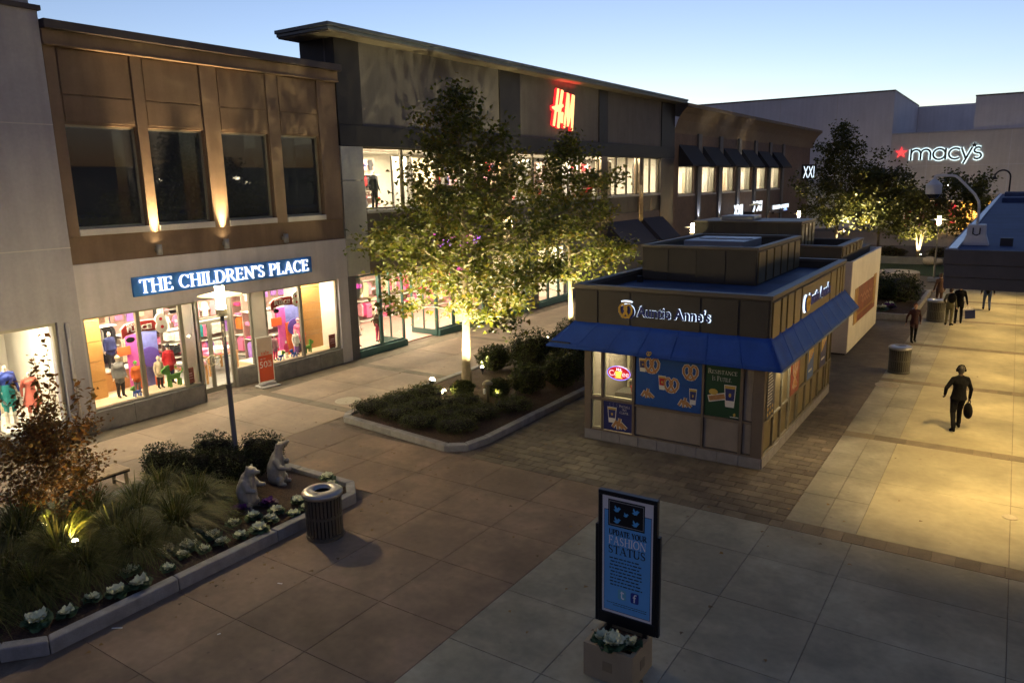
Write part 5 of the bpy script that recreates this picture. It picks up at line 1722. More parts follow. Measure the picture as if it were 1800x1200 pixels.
# screened plant box on the roof
HX0, HX1, HY0, HY1, HZ0, HZ1 = -9.0, -5.68, 20.5, 25.3, 3.83, 4.78
bb = B(); bb.box(HX0, HX1, HY0, HY0 + .1, HZ0, HZ1); bb.box(HX0, HX0 + .1, HY0 + .1, HY1, HZ0, HZ1); bb.box(HX0 + .1, HX1 - .1, HY1 - .1, HY1, HZ0, HZ1)
ps = bb.build('plant_screen', M_kd, parent=k)
bb = B(); bb.box(HX1 - .1, HX1, HY0 + .1, HY1, HZ0, HZ1); bb.build('screen_side', M_kdb, parent=ps)
for i in range(4):
    a, c = HX0 + (HX1 - HX0) * i / 4, HX0 + (HX1 - HX0) * (i + 1) / 4
    bb = B(); bb.box(a + .03, c - .03, HY0 - .025, HY0 - .001, HZ0 + .05, HZ1 - .05); bb.build('screen_panel', M_kd, parent=ps)
for i in range(6):
    a, c = HY0 + (HY1 - HY0) * i / 6, HY0 + (HY1 - HY0) * (i + 1) / 6
    bb = B(); bb.box(HX1 + .001, HX1 + .035, a + .09, c - .09, HZ0 + .05, HZ1 - .06); bb.build('screen_panel', M_kside_lit, parent=ps)
bb = B()
for q_ in ((HX0 - .03, HX1 + .04, HY0 - .04, HY0 + .13), (HX0 - .03, HX0 + .13, HY0 + .13, HY1 + .03), (HX1 - .13, HX1 + .04, HY0 + .13, HY1 + .03), (HX0 + .13, HX1 - .13, HY1 - .13, HY1 + .03)):
    bb.box(*q_, HZ1, HZ1 + .08)
bb.build('coping', M_kcap, parent=ps, bevel=.006)
bb = B(); bb.box(HX0 + .1, HX1 - .1, HY0 + .1, HY1 - .1, 4.35, 4.42); bb.build('screen_floor', M_roof, parent=ps)
M_hvac = mat('plant_unit_metal', (.3, .31, .33), .4, .5, var=.12)
bb = B(); bb.box(-8.55, -6.7, 22.6, 24.6, 4.42, 4.84); bb.build('plant_unit', M_hvac, parent=k, bevel=.02)
bb = B()
for i in range(3):
    bb.lathe([(.3, 4.842), (.3, 4.87), (.26, 4.875), (0, 4.86)], (-8.1 + i * .55, 23.6, 0), 18)
bb.build('fan_cowl', M_hvac, parent=k)
bb = B(); bb.box(-8.95, -8.8, 20.0, 20.12, 3.82, 4.0); bb.build('roof_box', M_dkpan, parent=k)
# blue awning, street side and right side meeting at a hip
AZ0, AZ1 = 2.5, 3.16
OL, IL = -10.05, -9.32
a_in = [(-9.3, PYA - .02), (PX1 + .02, PYA - .02), (PX1 + .02, 25.6)]
a_out = [(-10.0, 16.62), (-3.96, 16.62), (-3.96, 26.85)]
bb = B()
v = [(a_in[0][0], a_in[0][1], AZ1), (a_in[1][0], a_in[1][1], AZ1), (a_out[1][0], a_out[1][1], AZ0), (a_out[0][0], a_out[0][1], AZ0)]
def canvas(v, down, bays, name='awning'):
    """stretched cloth that sags between its ribs, with a welted seam over each rib"""
    tl, tr, br, bl = [Vector(p) for p in v]
    nu, nv = bays * 6, 5
    V, F = [], []
    for i in range(nu + 1):
        fu = i / nu
        sag = abs(math.sin(PI * fu * bays))
        for j in range(nv + 1):
            fv = j / nv
            p = (tl.lerp(tr, fu)).lerp(bl.lerp(br, fu), fv)
            V.append(p + Vector(down) * (.035 * sag * math.sin(PI * fv) + .012 * sag * fv))
    for i in range(nu):
        for j in range(nv):
            F.append((i * (nv + 1) + j, i * (nv + 1) + j + 1, (i + 1) * (nv + 1) + j + 1, (i + 1) * (nv + 1) + j))
    q = B(); q.add(V, F)
    o = q.build(name, M_awn, parent=k, smooth=True)
    md = o.modifiers.new('thick', 'SOLIDIFY'); md.thickness = .012; md.offset = 0
    nrm = (tr - tl).cross(bl - tl).normalized()
    if nrm.z < 0: nrm = -nrm
    for i in range(bays + 1):
        fu = i / bays
        q = B(); q.tube([tl.lerp(tr, fu) + nrm * .004, bl.lerp(br, fu) + nrm * .004], .011, 6); q.build('awning_seam', M_awn, parent=o)
    return o
canvas(v, (0, .3, -1), 7)
bb = B()
v = [(a_in[1][0], a_in[1][1], AZ1), (a_in[2][0], a_in[2][1], AZ1), (a_out[2][0], a_out[2][1] - .5, AZ0), (a_out[1][0], a_out[1][1], AZ0)]
canvas(v, (-.3, 0, -1), 9)
bb = B(); bb.box(-10.0, -3.96, 16.61, 16.625, AZ0 - .025, AZ0 + .004); bb.build('awning_valance', M_awn, parent=k)
bb = B(); bb.box(-3.965, -3.95, 16.626, 26.35, AZ0 - .05, AZ0 + .004); bb.build('awning_valance', mat('awning_grey_hem', (.10, .13, .2), .7, var=.06), parent=k)
bb = B(); bb.box(-9.9, -9.3, 16.6, 25, AZ0 + .1, AZ0 + .12); bb.build('awning_soffit', M_dkpan, parent=k)
light('awning_lamp', 'AREA', (-4.3, 18.6, 2.36), 2.5, (1, .85, .6), parent=k, target=(-4.3, 18.6, 0), size=.06, size_y=.5)

# lettered signs, backlit
M_navy = mat('letter_navy', (.02, .025, .16), .5, var=0)
M_halo = mat('letter_back_glow', (.85, .92, 1), .5, var=0, emit=.17, ecol=(.62, .78, 1))
M_pret = mat('pretzel_gold', (.55, .33, .035), .5, var=.05)


def pretzel(bld, f, cx, cy, r, w, d0, d1, mi=0):
    pts = [(cx + r * .55, cy - r * .95)] + [(cx - r * .25, cy - r * .25), (cx - r * .75, cy + .35 * r)] + arc(cx - r * .48, cy + r * .5, r * .45, r * .42, 180, 30, 8)
    L = [(cx + .55 * r, cy - .92 * r), (cx + .2 * r, cy - .35 * r), (cx - .15 * r, cy + .25 * r), (cx - .1 * r, cy + .6 * r), (cx - .35 * r, cy + .9 * r), (cx - .68 * r, cy + .82 * r), (cx - .92 * r, cy + .4 * r), (cx - .88 * r, cy - .15 * r), (cx - .62 * r, cy - .55 * r), (cx - .2 * r, cy - .82 * r), (cx, cy - .88 * r)]
    bld.ribbon(f, L, w, d0, d1, mi)
    bld.ribbon(f, [(2 * cx - x, y) for x, y in L], w, d0, d1 + .002, mi)


s = thing('kiosk_sign', 'backlit navy Auntie Anne\'s letters with a gold pretzel over the front awning', 'sign', KP.p(-6.9, 3.5, .04))
text('letter_glow', 'Auntie Anne\'s', KP, -7.56, 3.40, 1.88, M_halo, .035, .05, s, height=.29, offset=.014)
text('lettering', 'Auntie Anne\'s', KP, -7.54, 3.41, 1.84, M_navy, .06, .08, s, height=.27, offset=.018)
q = B(); q.poly(KP, arc(-7.82, 3.52, .22, .2, 0, 345, 23), .035, .048); q.poly(KP, arc(-7.82, 3.76, .16, .035, 0, 345, 15), .036, .049); q.build('logo_glow', M_halo, parent=s)
q = B(); q.poly(KP, arc(-7.80, 3.51, .205, .19, 0, 345, 23), .07, .085); q.build('logo_back', M_navy, parent=s)
q = B(); pretzel(q, KP, -7.83, 3.53, .185, .055, .086, .11); q.poly(KP, arc(-7.82, 3.745, .14, .02, 0, 340, 12), .086, .1); q.build('pretzel_logo', M_pret, parent=s)
s = thing('kiosk_sign', 'backlit navy Auntie Anne\'s letters over the side awning, seen edge-on', 'sign', KPS.p(21.5, 3.5, .05))
text('letter_glow', 'Auntie Anne\'s', KPS, 20.35, 3.38, 2.72, M_halo, .045, .06, s, height=.36, offset=.014)
text('lettering', 'Auntie Anne\'s', KPS, 20.38, 3.395, 2.66, M_navy, .07, .1, s, height=.33, offset=.018)
q = B(); q.poly(KPS, arc(20.08, 3.5, .24, .24, 0, 345, 23), .045, .06); q.build('logo_glow', M_halo, parent=s)
q = B(); q.poly(KPS, arc(20.09, 3.5, .22, .22, 0, 345, 23), .09, .12); q.build('logo_back', M_navy, parent=s)
q = B(); pretzel(q, KPS, 20.09, 3.51, .2, .06, .121, .14); q.build('pretzel_logo', M_pret, parent=s)
# little gold mark on the awning
q = B(); AF = Fr((-7.1, 16.64, 2.56), (1, 0, 0), (0, .43, .74)); pretzel(q, AF, 0, .0, .06, .02, .012, .016); q.build('awning_mark', M_pret, parent=k)

# posters
def poster(name, label, f, a, c, z0, z1, m, d=-.02):
    s = thing(name, label, 'poster', f.p((a + c) / 2, (z0 + z1) / 2, d))
    q = B(); q.fbox(f, a, c, z0, z1, d - .008, d); q.build('sheet', m, parent=s)
    return s


P_cup = [mat('print_white', (.62, .6, .55), .5, var=.05), mat('print_navy', (.02, .025, .13), .5, var=.05), mat('print_tan', (.38, .19, .07), .5, var=.2, scale=20), mat('print_dark', (.10, .045, .02), .5, var=.1), mat('print_gold', (.5, .33, .06), .5, var=.05), mat('print_red', (.4, .015, .02), .5, var=.05)]


def cup(q, f, x, z, w, h, d, band=1, lid=4):
    q.poly(f, [(x - w * .47, z - .02), (x + w * .47, z - .02), (x + w * .66, z + h + .02), (x - w * .66, z + h + .02)], d, d + .002, 0)
    q.poly(f, [(x - w * .41, z), (x + w * .41, z), (x + w * .55, z + h), (x - w * .55, z + h)], d + .0022, d + .003, band)
    q.poly(f, [(x - w * .41, z), (x + w * .41, z), (x + w * .45, z + h * .28), (x - w * .45, z + h * .28)], d + .0032, d + .004, 0)
    q.poly(f, [(x - w * .56, z + h * .86), (x + w * .56, z + h * .86), (x + w * .58, z + h), (x - w * .58, z + h)], d + .0032, d + .004, lid)
    q.poly(f, arc(x, z + h * .55, w * .14, h * .1, 0, 330, 11), d + .0032, d + .004, 4)


def sticks(q, f, x, z, r, d):
    for i, (dx, dz, an) in enumerate(((-.55, .1, 60), (-.2, 0, 100), (.15, .05, 125), (.5, .0, 140), (0, .35, 80))):
        a = R(an)
        p0 = (x + dx * r - .45 * r * math.cos(a), z + dz * r - .45 * r * math.sin(a))
        p1 = (x + dx * r + .45 * r * math.cos(a), z + dz * r + .45 * r * math.sin(a))
        q.ribbon(f, [p0, p1], r * .42, d, d + .001 + i * .0004, 0)
        q.ribbon(f, [p0, p1], r * .28, d + .003, d + .004 + i * .0004, 2)


def pretz_print(q, f, x, z, r, d):
    pretzel(q, f, x, z, r, r * .42, d, d + .001, 0)
    pretzel(q, f, x, z, r, r * .28, d + .003, d + .0035, 2)


M_pblue = mat('poster_blue', (.012, .07, .27), .4, var=.12, scale=3)
s = poster('poster', 'large blue poster with pretzels and drink cups on the kiosk front', KF, -7.605, -5.895, 1.13, 2.44, M_pblue, -.015)
for nm, kind, a in (('cup_print', cup, (-7.42, 2.02, .16, .3)), ('pretzel_print', pretz_print, (-7.18, 2.18, .2)), ('pretzel_print', pretz_print, (-6.18, 2.12, .19)), ('cup_print', cup, (-6.9, 1.62, .15, .32)), ('pretzel_print', pretz_print, (-6.66, 1.74, .19)), ('stick_print', sticks, (-7.28, 1.42, .2)), ('stick_print', sticks, (-6.3, 1.32, .2)), ('cup_print', cup, (-6.1, 1.35, .15, .36))):
    q = B()
    if kind is cup:
        cup(q, KF, *a, -.0145, band=5 if a[0] == -6.9 else 1)
    else:
        kind(q, KF, *a, -.0145)
    q.build(nm, P_cup, parent=s)
s = poster('poster', 'dark green poster reading RESISTANCE IS FUTILE on the kiosk front', KF, -5.812, -4.967, 1.13, 2.4, mat('poster_green', (.012, .05, .022), .4, var=.12, scale=3), -.015)
q = B(); serif(q, 'Resistance', KF, -5.74, 2.18, .7, .115, -.0145, -.012); q.build('lettering', P_cup[0], parent=s)
q = B(); serif(q, 'Is Futile.', KF, -5.64, 2.01, .48, .115, -.0145, -.012); q.build('lettering', P_cup[0], parent=s)
q = B(); cup(q, KF, -5.2, 1.42, .22, .5, -.0145); q.build('cup_print', P_cup, parent=s)
q = B(); q.ribbon(KF, [(-5.72, 1.55), (-5.3, 1.66)], .17, -.0145, -.013, 0); q.ribbon(KF, [(-5.7, 1.555), (-5.32, 1.655)], .12, -.0128, -.012, 2); q.poly(KF, arc(-5.6, 1.73, .11, .075, 0, 340, 15), -.0145, -.0125, 4); q.build('stick_print', P_cup, parent=s)
q = B(); q.poly(KF, arc(-5.08, 1.23, .03, .04, 0, 330, 11), -.0145, -.013, 4); q.fbox(KF, -5.18, -4.98, 1.16, 1.18, -.0145, -.013); q.build('logo_print', P_cup, parent=s)
s = poster('poster', 'small navy poster of pretzels and coffee low on the kiosk front window', KF, -8.5, -7.7, .32, 1.09, mat('poster_navy', (.012, .02, .12), .4, var=.12, scale=3), -.015)
q = B(); cup(q, KF, -8.26, .55, .2, .38, -.0145); q.build('cup_print', P_cup, parent=s)
q = B(); sticks(q, KF, -8.05, .48, .24, -.0145); q.build('stick_print', P_cup, parent=s)
q = B(); serif(q, 'Pretzels', KF, -8.06, .97, .3, .07, -.0145, -.013); q.build('lettering', P_cup[0], parent=s)
q = B(); serif(q, 'and', KF, -7.98, .89, .13, .07, -.0145, -.013); q.build('lettering', P_cup[0], parent=s)
q = B(); serif(q, 'Coffee.', KF, -8.04, .80, .26, .07, -.0145, -.013); q.build('lettering', P_cup[0], parent=s)
q = B()
for (a_, c_) in ((-8.14, -8.1), (-8.34, -8.3), (-8.24, -8.2)):
    q.ribbon(KF, [(a_, .96), (a_ + .03, 1.0), (a_, 1.03), (a_ + .03, 1.07)], .014, -.0145, -.013)
q.build('steam_print', mat('print_steam', (.12, .14, .3), .5, var=.05), parent=s)
side = [((17.2, 17.85), 1.15, 2.35, 'dark menu poster nearest the corner on the kiosk side', mat('menu_navy', (.02, .022, .05), .4, var=.1)), ((19.45, 20.35), 1.15, 2.3, 'red poster on the kiosk side wall', mat('poster_red', (.22, .025, .012), .4, var=.3, scale=8)), ((21.35, 22.05), 1.15, 2.35, 'blue and gold poster on the kiosk side wall', M_pblue), ((23.0, 23.75), 1.15, 2.4, 'farthest blue poster on the kiosk side wall', mat('poster_navy', (.012, .02, .12)))]
for i, ((a, c), z0, z1, lb, m) in enumerate(side):
    s = poster('poster', lb, KS, a, c, z0, z1, m, .03)
    q = B()
    if i == 0:
        for r_ in range(11):
            q.fbox(KS, a + .06, a + .06 + rnd.uniform(.3, .5), z1 - .12 - r_ * .075, z1 - .1 - r_ * .075, .0305, .033, 0)
        for j in range(6):
            q.poly(KS, arc(a + .12 + (j % 3) * .2, z0 + .1 + (j // 3) * .14, .05, .045, 0, 330, 11), .0305, .033, 4)
        q.build('menu_print', P_cup, parent=s)
    elif i == 1:
        pretz_print(q, KS, (a + c) / 2, 1.85, .25, .0305); sticks(q, KS, (a + c) / 2, 1.4, .28, .0305); q.build('pretzel_print', P_cup, parent=s)
    else:
        q.poly(KS, [(a + .05, z0 + .45), (c - .05, z1 - .5), (c - .05, z1 - .1), (a + .05, z1 - .1)], .0305, .032, 4); pretz_print(q, KS, (a + c) / 2, z1 - .45, .18, .033); q.fbox(KS, a + .1, c - .2, z0 + .2, z0 + .26, .0305, .033, 0); q.build('pretzel_print', P_cup, parent=s)
# neon coffee sign
s = thing('neon_sign', 'oval red neon COFFEE sign with a yellow cup hanging in the kiosk window', 'sign', KF.p(-8.08, 1.87, -.04))
NZ = 1.87
q = B(); q.poly(KF, arc(-8.09, NZ, .33, .19, 0, 350, 35), -.052, -.04); q.build('backing', mat('neon_red_back', (.3, .01, .02), .4, var=0, emit=.05, ecol=(1, .02, .03)), parent=s)
q = B(); q.ribbon(KF, arc(-8.09, NZ, .32, .18, 0, 360, 36), .02, -.039, -.025); q.build('neon_rim', mat('neon_blue', (.2, .2, 1), .4, var=0, emit=.12, ecol=(.25, .3, 1)), parent=s)
text('lettering', 'Coffee', KF, -8.36, NZ - .08, .55, mat('neon_white_red', (1, .6, .6), .4, var=0, emit=.16, ecol=(1, .5, .5)), -.038, -.028, s, height=.15)
q = B(); q.poly(KF, [(-8.15, NZ - .1), (-8.03, NZ - .1), (-7.99, NZ + .05), (-8.19, NZ + .05)], -.027, -.02); q.poly(KF, [(-8.2, NZ - .13), (-7.98, NZ - .13), (-7.99, NZ - .105), (-8.19, NZ - .105)], -.027, -.02); q.build('cup_neon', mat('neon_yellow', (1, .7, .1), .4, var=0, emit=.14, ecol=(1, .6, .08)), parent=s)
q = B()
for x in (-8.14, -8.09, -8.04):
    q.ribbon(KF, [(x, NZ + .07), (x + .012, NZ + .1), (x, NZ + .13)], .016, -.027, -.02)
q.build('steam_neon', mat('neon_white', (.9, .9, 1), .4, var=0, emit=.2), parent=s)
q = B(); q.tube([(-8.35, KY0 + .05, NZ + .12), (-8.35, KY0 + .05, 2.6)], .005, 5); q.tube([(-7.83, KY0 + .05, NZ + .12), (-7.83, KY0 + .05, 2.6)], .005, 5); q.build('hanging_wire', M_steel, parent=s)
# equipment glimpsed inside
s = thing('counter', 'steel counter with cups inside the lit end of the kiosk', 'counter', (-8.3, 18.4, .05))
q = B(); q.box(-8.75, -7.75, 18.2, 18.8, .05, 1.0); q.build('counter_body', M_steel, parent=s)
q = B(); q.lathe([(.05, 1.0), (.07, 1.18), (0, 1.18)], (-8.3, 18.4, 0), 12); q.build('paper_cup', PAL['red'], parent=s)
q = B(); q.lathe([(.05, 1.0), (.07, 1.22), (0, 1.22)], (-8.05, 18.45, 0), 12); q.build('paper_cup', PAL['navy'], parent=s)
q = B()
for x in (-8.8, -8.45, -8.0, -7.75):
    q.box(x, x + .05, 19.1, 19.16, .05, 2.6)
q.box(-8.8, -7.7, 19.1, 19.16, 1.1, 1.16)
tag(q.build('inner_screen', M_kwin, loc=(-8.3, 19.1, .05)), 'pale framed inner screen seen through the kiosk window', 'screen')

# ---------------------------------------------------------------- white boxed stall and the second kiosk behind
s = thing('white_hoarding', 'plain white boarded stall with a brown banner behind the pretzel kiosk', 'hoarding', (-6.9, 30.2, 0))
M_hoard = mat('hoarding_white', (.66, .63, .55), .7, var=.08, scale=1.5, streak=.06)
q = B(); q.box(-9.0, -4.86, 30.2, 30.3, .07, 3.56); q.build('front_board', mat('hoarding_shade', (.42, .37, .34), .7, var=.06), parent=s)  # darker copy of the white boards: shade put into the colour
for i in range(3):
    q = B(); q.box(-4.96, -4.86, 30.3 + i * 2.33 + .003, 30.3 + (i + 1) * 2.33, .07, 3.56); q.build('side_board', M_hoard, parent=s)
q = B(); q.box(-9.0, -4.96, 37.19, 37.29, .07, 3.56); q.build('rear_board', M_hoard, parent=s)
q = B(); q.box(-8.95, -4.92, 30.25, 37.25, 0, .07); q.build('base', M_dkpan, parent=s)
HB = Fr((-4.86, 0, 0), (0, 1, 0))
b2 = thing('banner', 'brown and gold food banner on the white boarded stall', 'banner', HB.p(33.5, 1.7, .01))
q = B(); q.fbox(HB, 31.2, 36.4, 1.0, 2.42, .001, .012); q.build('sheet', mat('banner_brown', (.20, .055, .03), .5, var=.3, scale=2), parent=b2)
q = B(); q.fbox(HB, 31.2, 31.9, 1.0, 2.42, .0125, .016); q.fbox(HB, 35.7, 36.4, 1.2, 2.5, .0125, .016); q.fbox(HB, 31.9, 35.7, 1.28, 1.36, .0125, .016); q.build('gold_print', mat('banner_gold', (.32, .19, .05), .5, var=.4, scale=5), parent=b2)
q = B(); 
for (a, c, z) in ((32.5, 35.2, 1.95), (32.8, 34.9, 1.72)):
    q.ribbon(HB, [(a + (c - a) * i / 12, z + .09 * math.sin(i * 2.1)) for i in range(13)], .05, .0125, .016)
q.build('script_print', mat('banner_script', (.42, .22, .15), .5, var=.1), parent=b2)
s = thing('kiosk', 'second dark brown kiosk with a roof plant box, enclosed by the white boards', 'kiosk', (-8.6, 30.6, 0))
q = B(); q.box(-12.0, -5.3, 30.42, 37.1, .0, 3.7); q.build('wall', M_kd, parent=s)
q = B(); q.box(-12, -5.3, 30.4, 30.6, 3.7, 4.05); q.box(-5.5, -5.3, 30.6, 35, 3.7, 4.05); q.box(-12, -5.5, 34.8, 35, 3.7, 4.05); q.build('parapet', M_kd, parent=s)
for i in range(6):
    q = B(); q.box(-5.299, -5.26, 30.5 + i * .74, 30.5 + i * .74 + .5, 3.72, 4.02); q.build('parapet_panel', M_kside_lit, parent=s)
q = B(); q.box(-12.03, -5.26, 30.36, 30.63, 4.05, 4.12); q.box(-5.53, -5.26, 30.63, 35.02, 4.05, 4.12); q.build('coping', M_kcap, parent=s)
q = B(); q.box(-11.8, -5.5, 30.6, 34.8, 3.7, 3.78); q.build('roof', M_roof, parent=s)
q = B(); q.box(-11.6, -7.15, 31.9, 34.4, 3.78, 4.86); pb = q.build('plant_screen', M_kd, parent=s)
q = B(); q.box(-11.64, -7.11, 31.86, 34.44, 4.86, 4.93); q.build('coping', M_kcap, parent=pb)
for i in range(4):
    q = B(); q.box(-7.149, -7.11, 31.95 + i * .62, 31.95 + i * .62 + .42, 3.85, 4.8); q.build('screen_panel', M_kside_lit, parent=pb)
for i in range(5):
    q = B(); q.box(-11.6 + i * .89 + .03, -11.6 + (i + 1) * .89 - .03, 31.875, 31.899, 3.85, 4.8); q.build('screen_panel', M_kd, parent=pb)
q = B(); q.box(-10.6, -9.2, 32.4, 33.6, 4.93, 5.12); q.build('plant_unit', M_hvac, parent=pb, bevel=.02)

# ================================================================ TREES AND PLANTS
def leaf_arrays(P, size, rng, up=.5, aspect=.75, droop=0.):
    """diamond leaves folded on the midrib at points P: verts (4n,3), faces (2n,3)"""
    n = len(P)
    nrm = rng.normal(size=(n, 3))
    nrm[:, 2] = np.abs(nrm[:, 2]) + up
    nrm /= np.linalg.norm(nrm, axis=1)[:, None]
    d = rng.normal(size=(n, 3))
    d[:, 2] -= droop
    d -= nrm * (d * nrm).sum(1)[:, None]
    d /= np.linalg.norm(d, axis=1)[:, None]
    e = np.cross(nrm, d)
    s = size * rng.uniform(.65, 1.3, n)[:, None]
    V = np.stack([P - d * s * .5, P + e * s * aspect * .5 + nrm * s * .12, P + d * s * .5, P - e * s * aspect * .5 + nrm * s * .12], 1).reshape(-1, 3)
    k = np.arange(n)[:, None] * 4
    F = np.concatenate([k + np.array([[0, 2, 1]]), k + np.array([[0, 3, 2]])], 0)
    return V, F


def maple_arrays(P, size, rng, up=.4):
    """five-pointed lobed leaves: a fan of triangles round the centre"""
    n = len(P)
    nrm = rng.normal(size=(n, 3))
    nrm[:, 2] = np.abs(nrm[:, 2]) + up
    nrm /= np.linalg.norm(nrm, axis=1)[:, None]
    d = rng.normal(size=(n, 3))
    d -= nrm * (d * nrm).sum(1)[:, None]
    d /= np.linalg.norm(d, axis=1)[:, None]
    e = np.cross(nrm, d)
    s = size * rng.uniform(.6, 1.3, n)[:, None]
    ang = np.array([-150, -105, -62, -30, 0, 30, 62, 105, 150]) * PI / 180
    rad = np.array([.30, .46, .26, .30, .6, .30, .26, .46, .30])
    lift = np.array([.0, .07, .0, 0, .1, 0, 0, .07, 0]) * -1.
    vs_ = [P]
    for a, r_, l in zip(ang, rad, lift):
        vs_.append(P + (d * math.cos(a) + e * math.sin(a)) * s * r_ + nrm * s * l)
    V = np.stack(vs_, 1).reshape(-1, 3)
    m_ = len(ang) + 1
    k = np.arange(n)[:, None] * m_
    F = np.concatenate([k + np.array([[0, i, i % 9 + 1]]) for i in range(1, 10)], 0)
    return V, F


def tree(name, label, base, h, r0, z_first, prof, nprim, nleaf, lsize, lmat, bark, seed, lean=(0, 0), group=None, maple=True, stems=1, sigma=.2, rise=(15, 45)):
    """tapered stem, limbs that reach a radius given by prof(z/h), leaf clumps along the outer twigs"""
    rng = np.random.default_rng(seed)
    t = thing(name, label, 'tree', base, group)
    wood = B()
    twigs = []
    bx, by, bz = base
    for s in range(stems):
        pts, rs = [], []
        ph = rng.uniform(0, 6.28)
        sp = 0 if stems == 1 else rng.uniform(.35, .7)
        for i in range(13):
            f = i / 12
            pts.append(Vector((bx + lean[0] * f + .05 * h / 10 * math.sin(f * 5 + ph) + sp * f * math.cos(s * 6.28 / stems + ph * .2) * 1.6, by + lean[1] * f + .05 * h / 10 * math.cos(f * 4 + ph) + sp * f * math.sin(s * 6.28 / stems + ph * .2) * 1.6, bz + h * .97 * f)))
            rs.append(max(.012, r0 * (1 - f) ** .85 * (1.35 if i == 0 else 1)))
        wood.tube(pts, rs, 10)
        for i in range(nprim // stems):
            zf = z_first / h + (1 - z_first / h) * ((i + rng.uniform(0, .9)) / (nprim / stems)) ** .9
            zf = min(zf, .97)
            k = zf * 12
            i0 = min(11, int(k))
            p0 = pts[i0].lerp(pts[i0 + 1], k - i0)
            rad = prof(min(1, zf + .05)) * rng.uniform(.62, 1.08)
            az = i * 2.399 + rng.uniform(-.5, .5) + s
            el = R(rng.uniform(*rise)) * (1 - .3 * (1 - zf)) + zf * .5
            L = rad / max(.35, math.cos(el))
            rb = rs[i0] * rng.uniform(.18, .32)
            lp = [p0]
            for q in range(1, 6):
                f = q / 5
                e2 = el * (1 - .25 * f)
                lp.append(p0 + Vector((math.cos(az + .25 * math.sin(q + i)) * math.cos(e2), math.sin(az + .25 * math.sin(q + i)) * math.cos(e2), math.sin(e2))) * L * f)
            wood.tube(lp, [rb * (1 - .85 * q / 5) + .004 for q in range(6)], 6)
            nsub = int(5 + rad * 2.2)
            for j in range(nsub):
                f = rng.uniform(.12, 1)
                k2 = f * 5
                j0 = min(4, int(k2))
                q0 = lp[j0].lerp(lp[j0 + 1], k2 - j0)
                a2 = az + rng.choice([-1, 1]) * rng.uniform(.4, 1.3)
                e3 = rng.uniform(-.35, .75)
                l2 = L * rng.uniform(.16, .36) * (1.15 - .5 * f) + .2
                q1 = q0 + Vector((math.cos(a2) * math.cos(e3), math.sin(a2) * math.cos(e3), math.sin(e3))) * l2
                wood.tube([q0, q0.lerp(q1, .5) + Vector((0, 0, .03)), q1], [rb * .3 + .003, rb * .2 + .003, .003], 5, cap=False)
                twigs.append((np.array(q0), np.array(q1), l2))
            twigs.append((np.array(lp[3]), np.array(lp[5]), L * .4))
        twigs.append((np.array(pts[10]), np.array(pts[12]), h * .15))
    wood.build('trunk', bark, parent=t, smooth=True)
    w = np.array([q[2] for q in twigs])
    # uneven clumps: some twigs are full, some nearly bare
    w = w * rng.choice([.15, .6, 1., 1.6, 2.4], len(w))
    idx = rng.choice(len(twigs), nleaf, p=w / w.sum())
    A = np.array([q[0] for q in twigs])[idx]
    Bq = np.array([q[1] for q in twigs])[idx]
    f = rng.beta(2.2, 1.2, nleaf)[:, None] * 1.08
    P_ = A + (Bq - A) * f + rng.normal(size=(nleaf, 3)) * sigma * np.array([1, 1, .8])
    V, F = (maple_arrays if maple else leaf_arrays)(P_, lsize, rng)
    np_mesh('crown', V, F, lmat, parent=t)
    return t


def pw(pts):
    return lambda f: float(np.interp(f, [p[0] for p in pts], [p[1] for p in pts]))


BARK = mat('pale_bark', (.15, .12, .085), .9, var=.3, scale=6, bump=.6, bscale=40)
BARK2 = mat('brown_bark', (.11, .075, .05), .9, var=.3, scale=6, bump=.6, bscale=40)
L_main = leaf_mat('maple_leaf', [(.035, .045, .008), (.06, .075, .012), (.09, .105, .014), (.135, .13, .018), (.07, .085, .013), (.17, .12, .02)], .42)
L_far = leaf_mat('far_leaf', [(.03, .036, .010), (.06, .065, .014), (.11, .10, .02), (.07, .07, .016)], .4)
L_or = leaf_mat('autumn_leaf', [(.065, .038, .012), (.13, .06, .018), (.20, .09, .022), (.10, .065, .02), (.17, .11, .03)], .35)
tree('maple_tree', 'big floodlit maple tree with pale trunk in the middle planter', (-14.42, 18.94, .12), 9.7, .155, 2.35, pw([(0, 2), (.24, 2.9), (.34, 4.0), (.46, 4.1), (.58, 3.4), (.68, 2.4), (.78, 1.6), (.9, .95), (1, .3)]), 62, 16500, .165, L_main, BARK, 5, rise=(-4, 24))
tree('maple_tree', 'second floodlit maple tree behind the big one, beside the kiosk', (-15.3, 27.4, .12), 8.7, .12, 2.2, pw([(0, 2), (.3, 2.6), (.5, 2.9), (.7, 2.1), (.85, 1.2), (1, .3)]), 44, 9000, .17, L_main, BARK, 11, rise=(-2, 26))
tree('maple_tree', 'tall maple tree rising in front of the department store wall', (-12.1, 66.5, .4), 10.6, .16, 1.6, pw([(0, 2.8), (.2, 3.7), (.4, 3.2), (.6, 2.2), (.8, 1.2), (1, .2)]), 48, 9000, .26, L_far, BARK, 21, sigma=.32)
tree('maple_tree', 'broad shorter tree right of the tall maple before the department store', (-9.2, 68.5, .4), 6.4, .13, 1.6, pw([(0, 2.5), (.3, 3.2), (.6, 2.6), (.85, 1.4), (1, .3)]), 34, 4500, .3, L_far, BARK, 22, sigma=.32)
tree('crape_myrtle', 'low multi-stemmed floodlit tree behind the lawn wall', (-6.0, 66, .4), 4.6, .09, 1.3, pw([(0, 1.4), (.4, 2.0), (.7, 1.9), (1, .8)]), 30, 4200, .24, L_far, BARK, 23, stems=5, maple=False, sigma=.28)
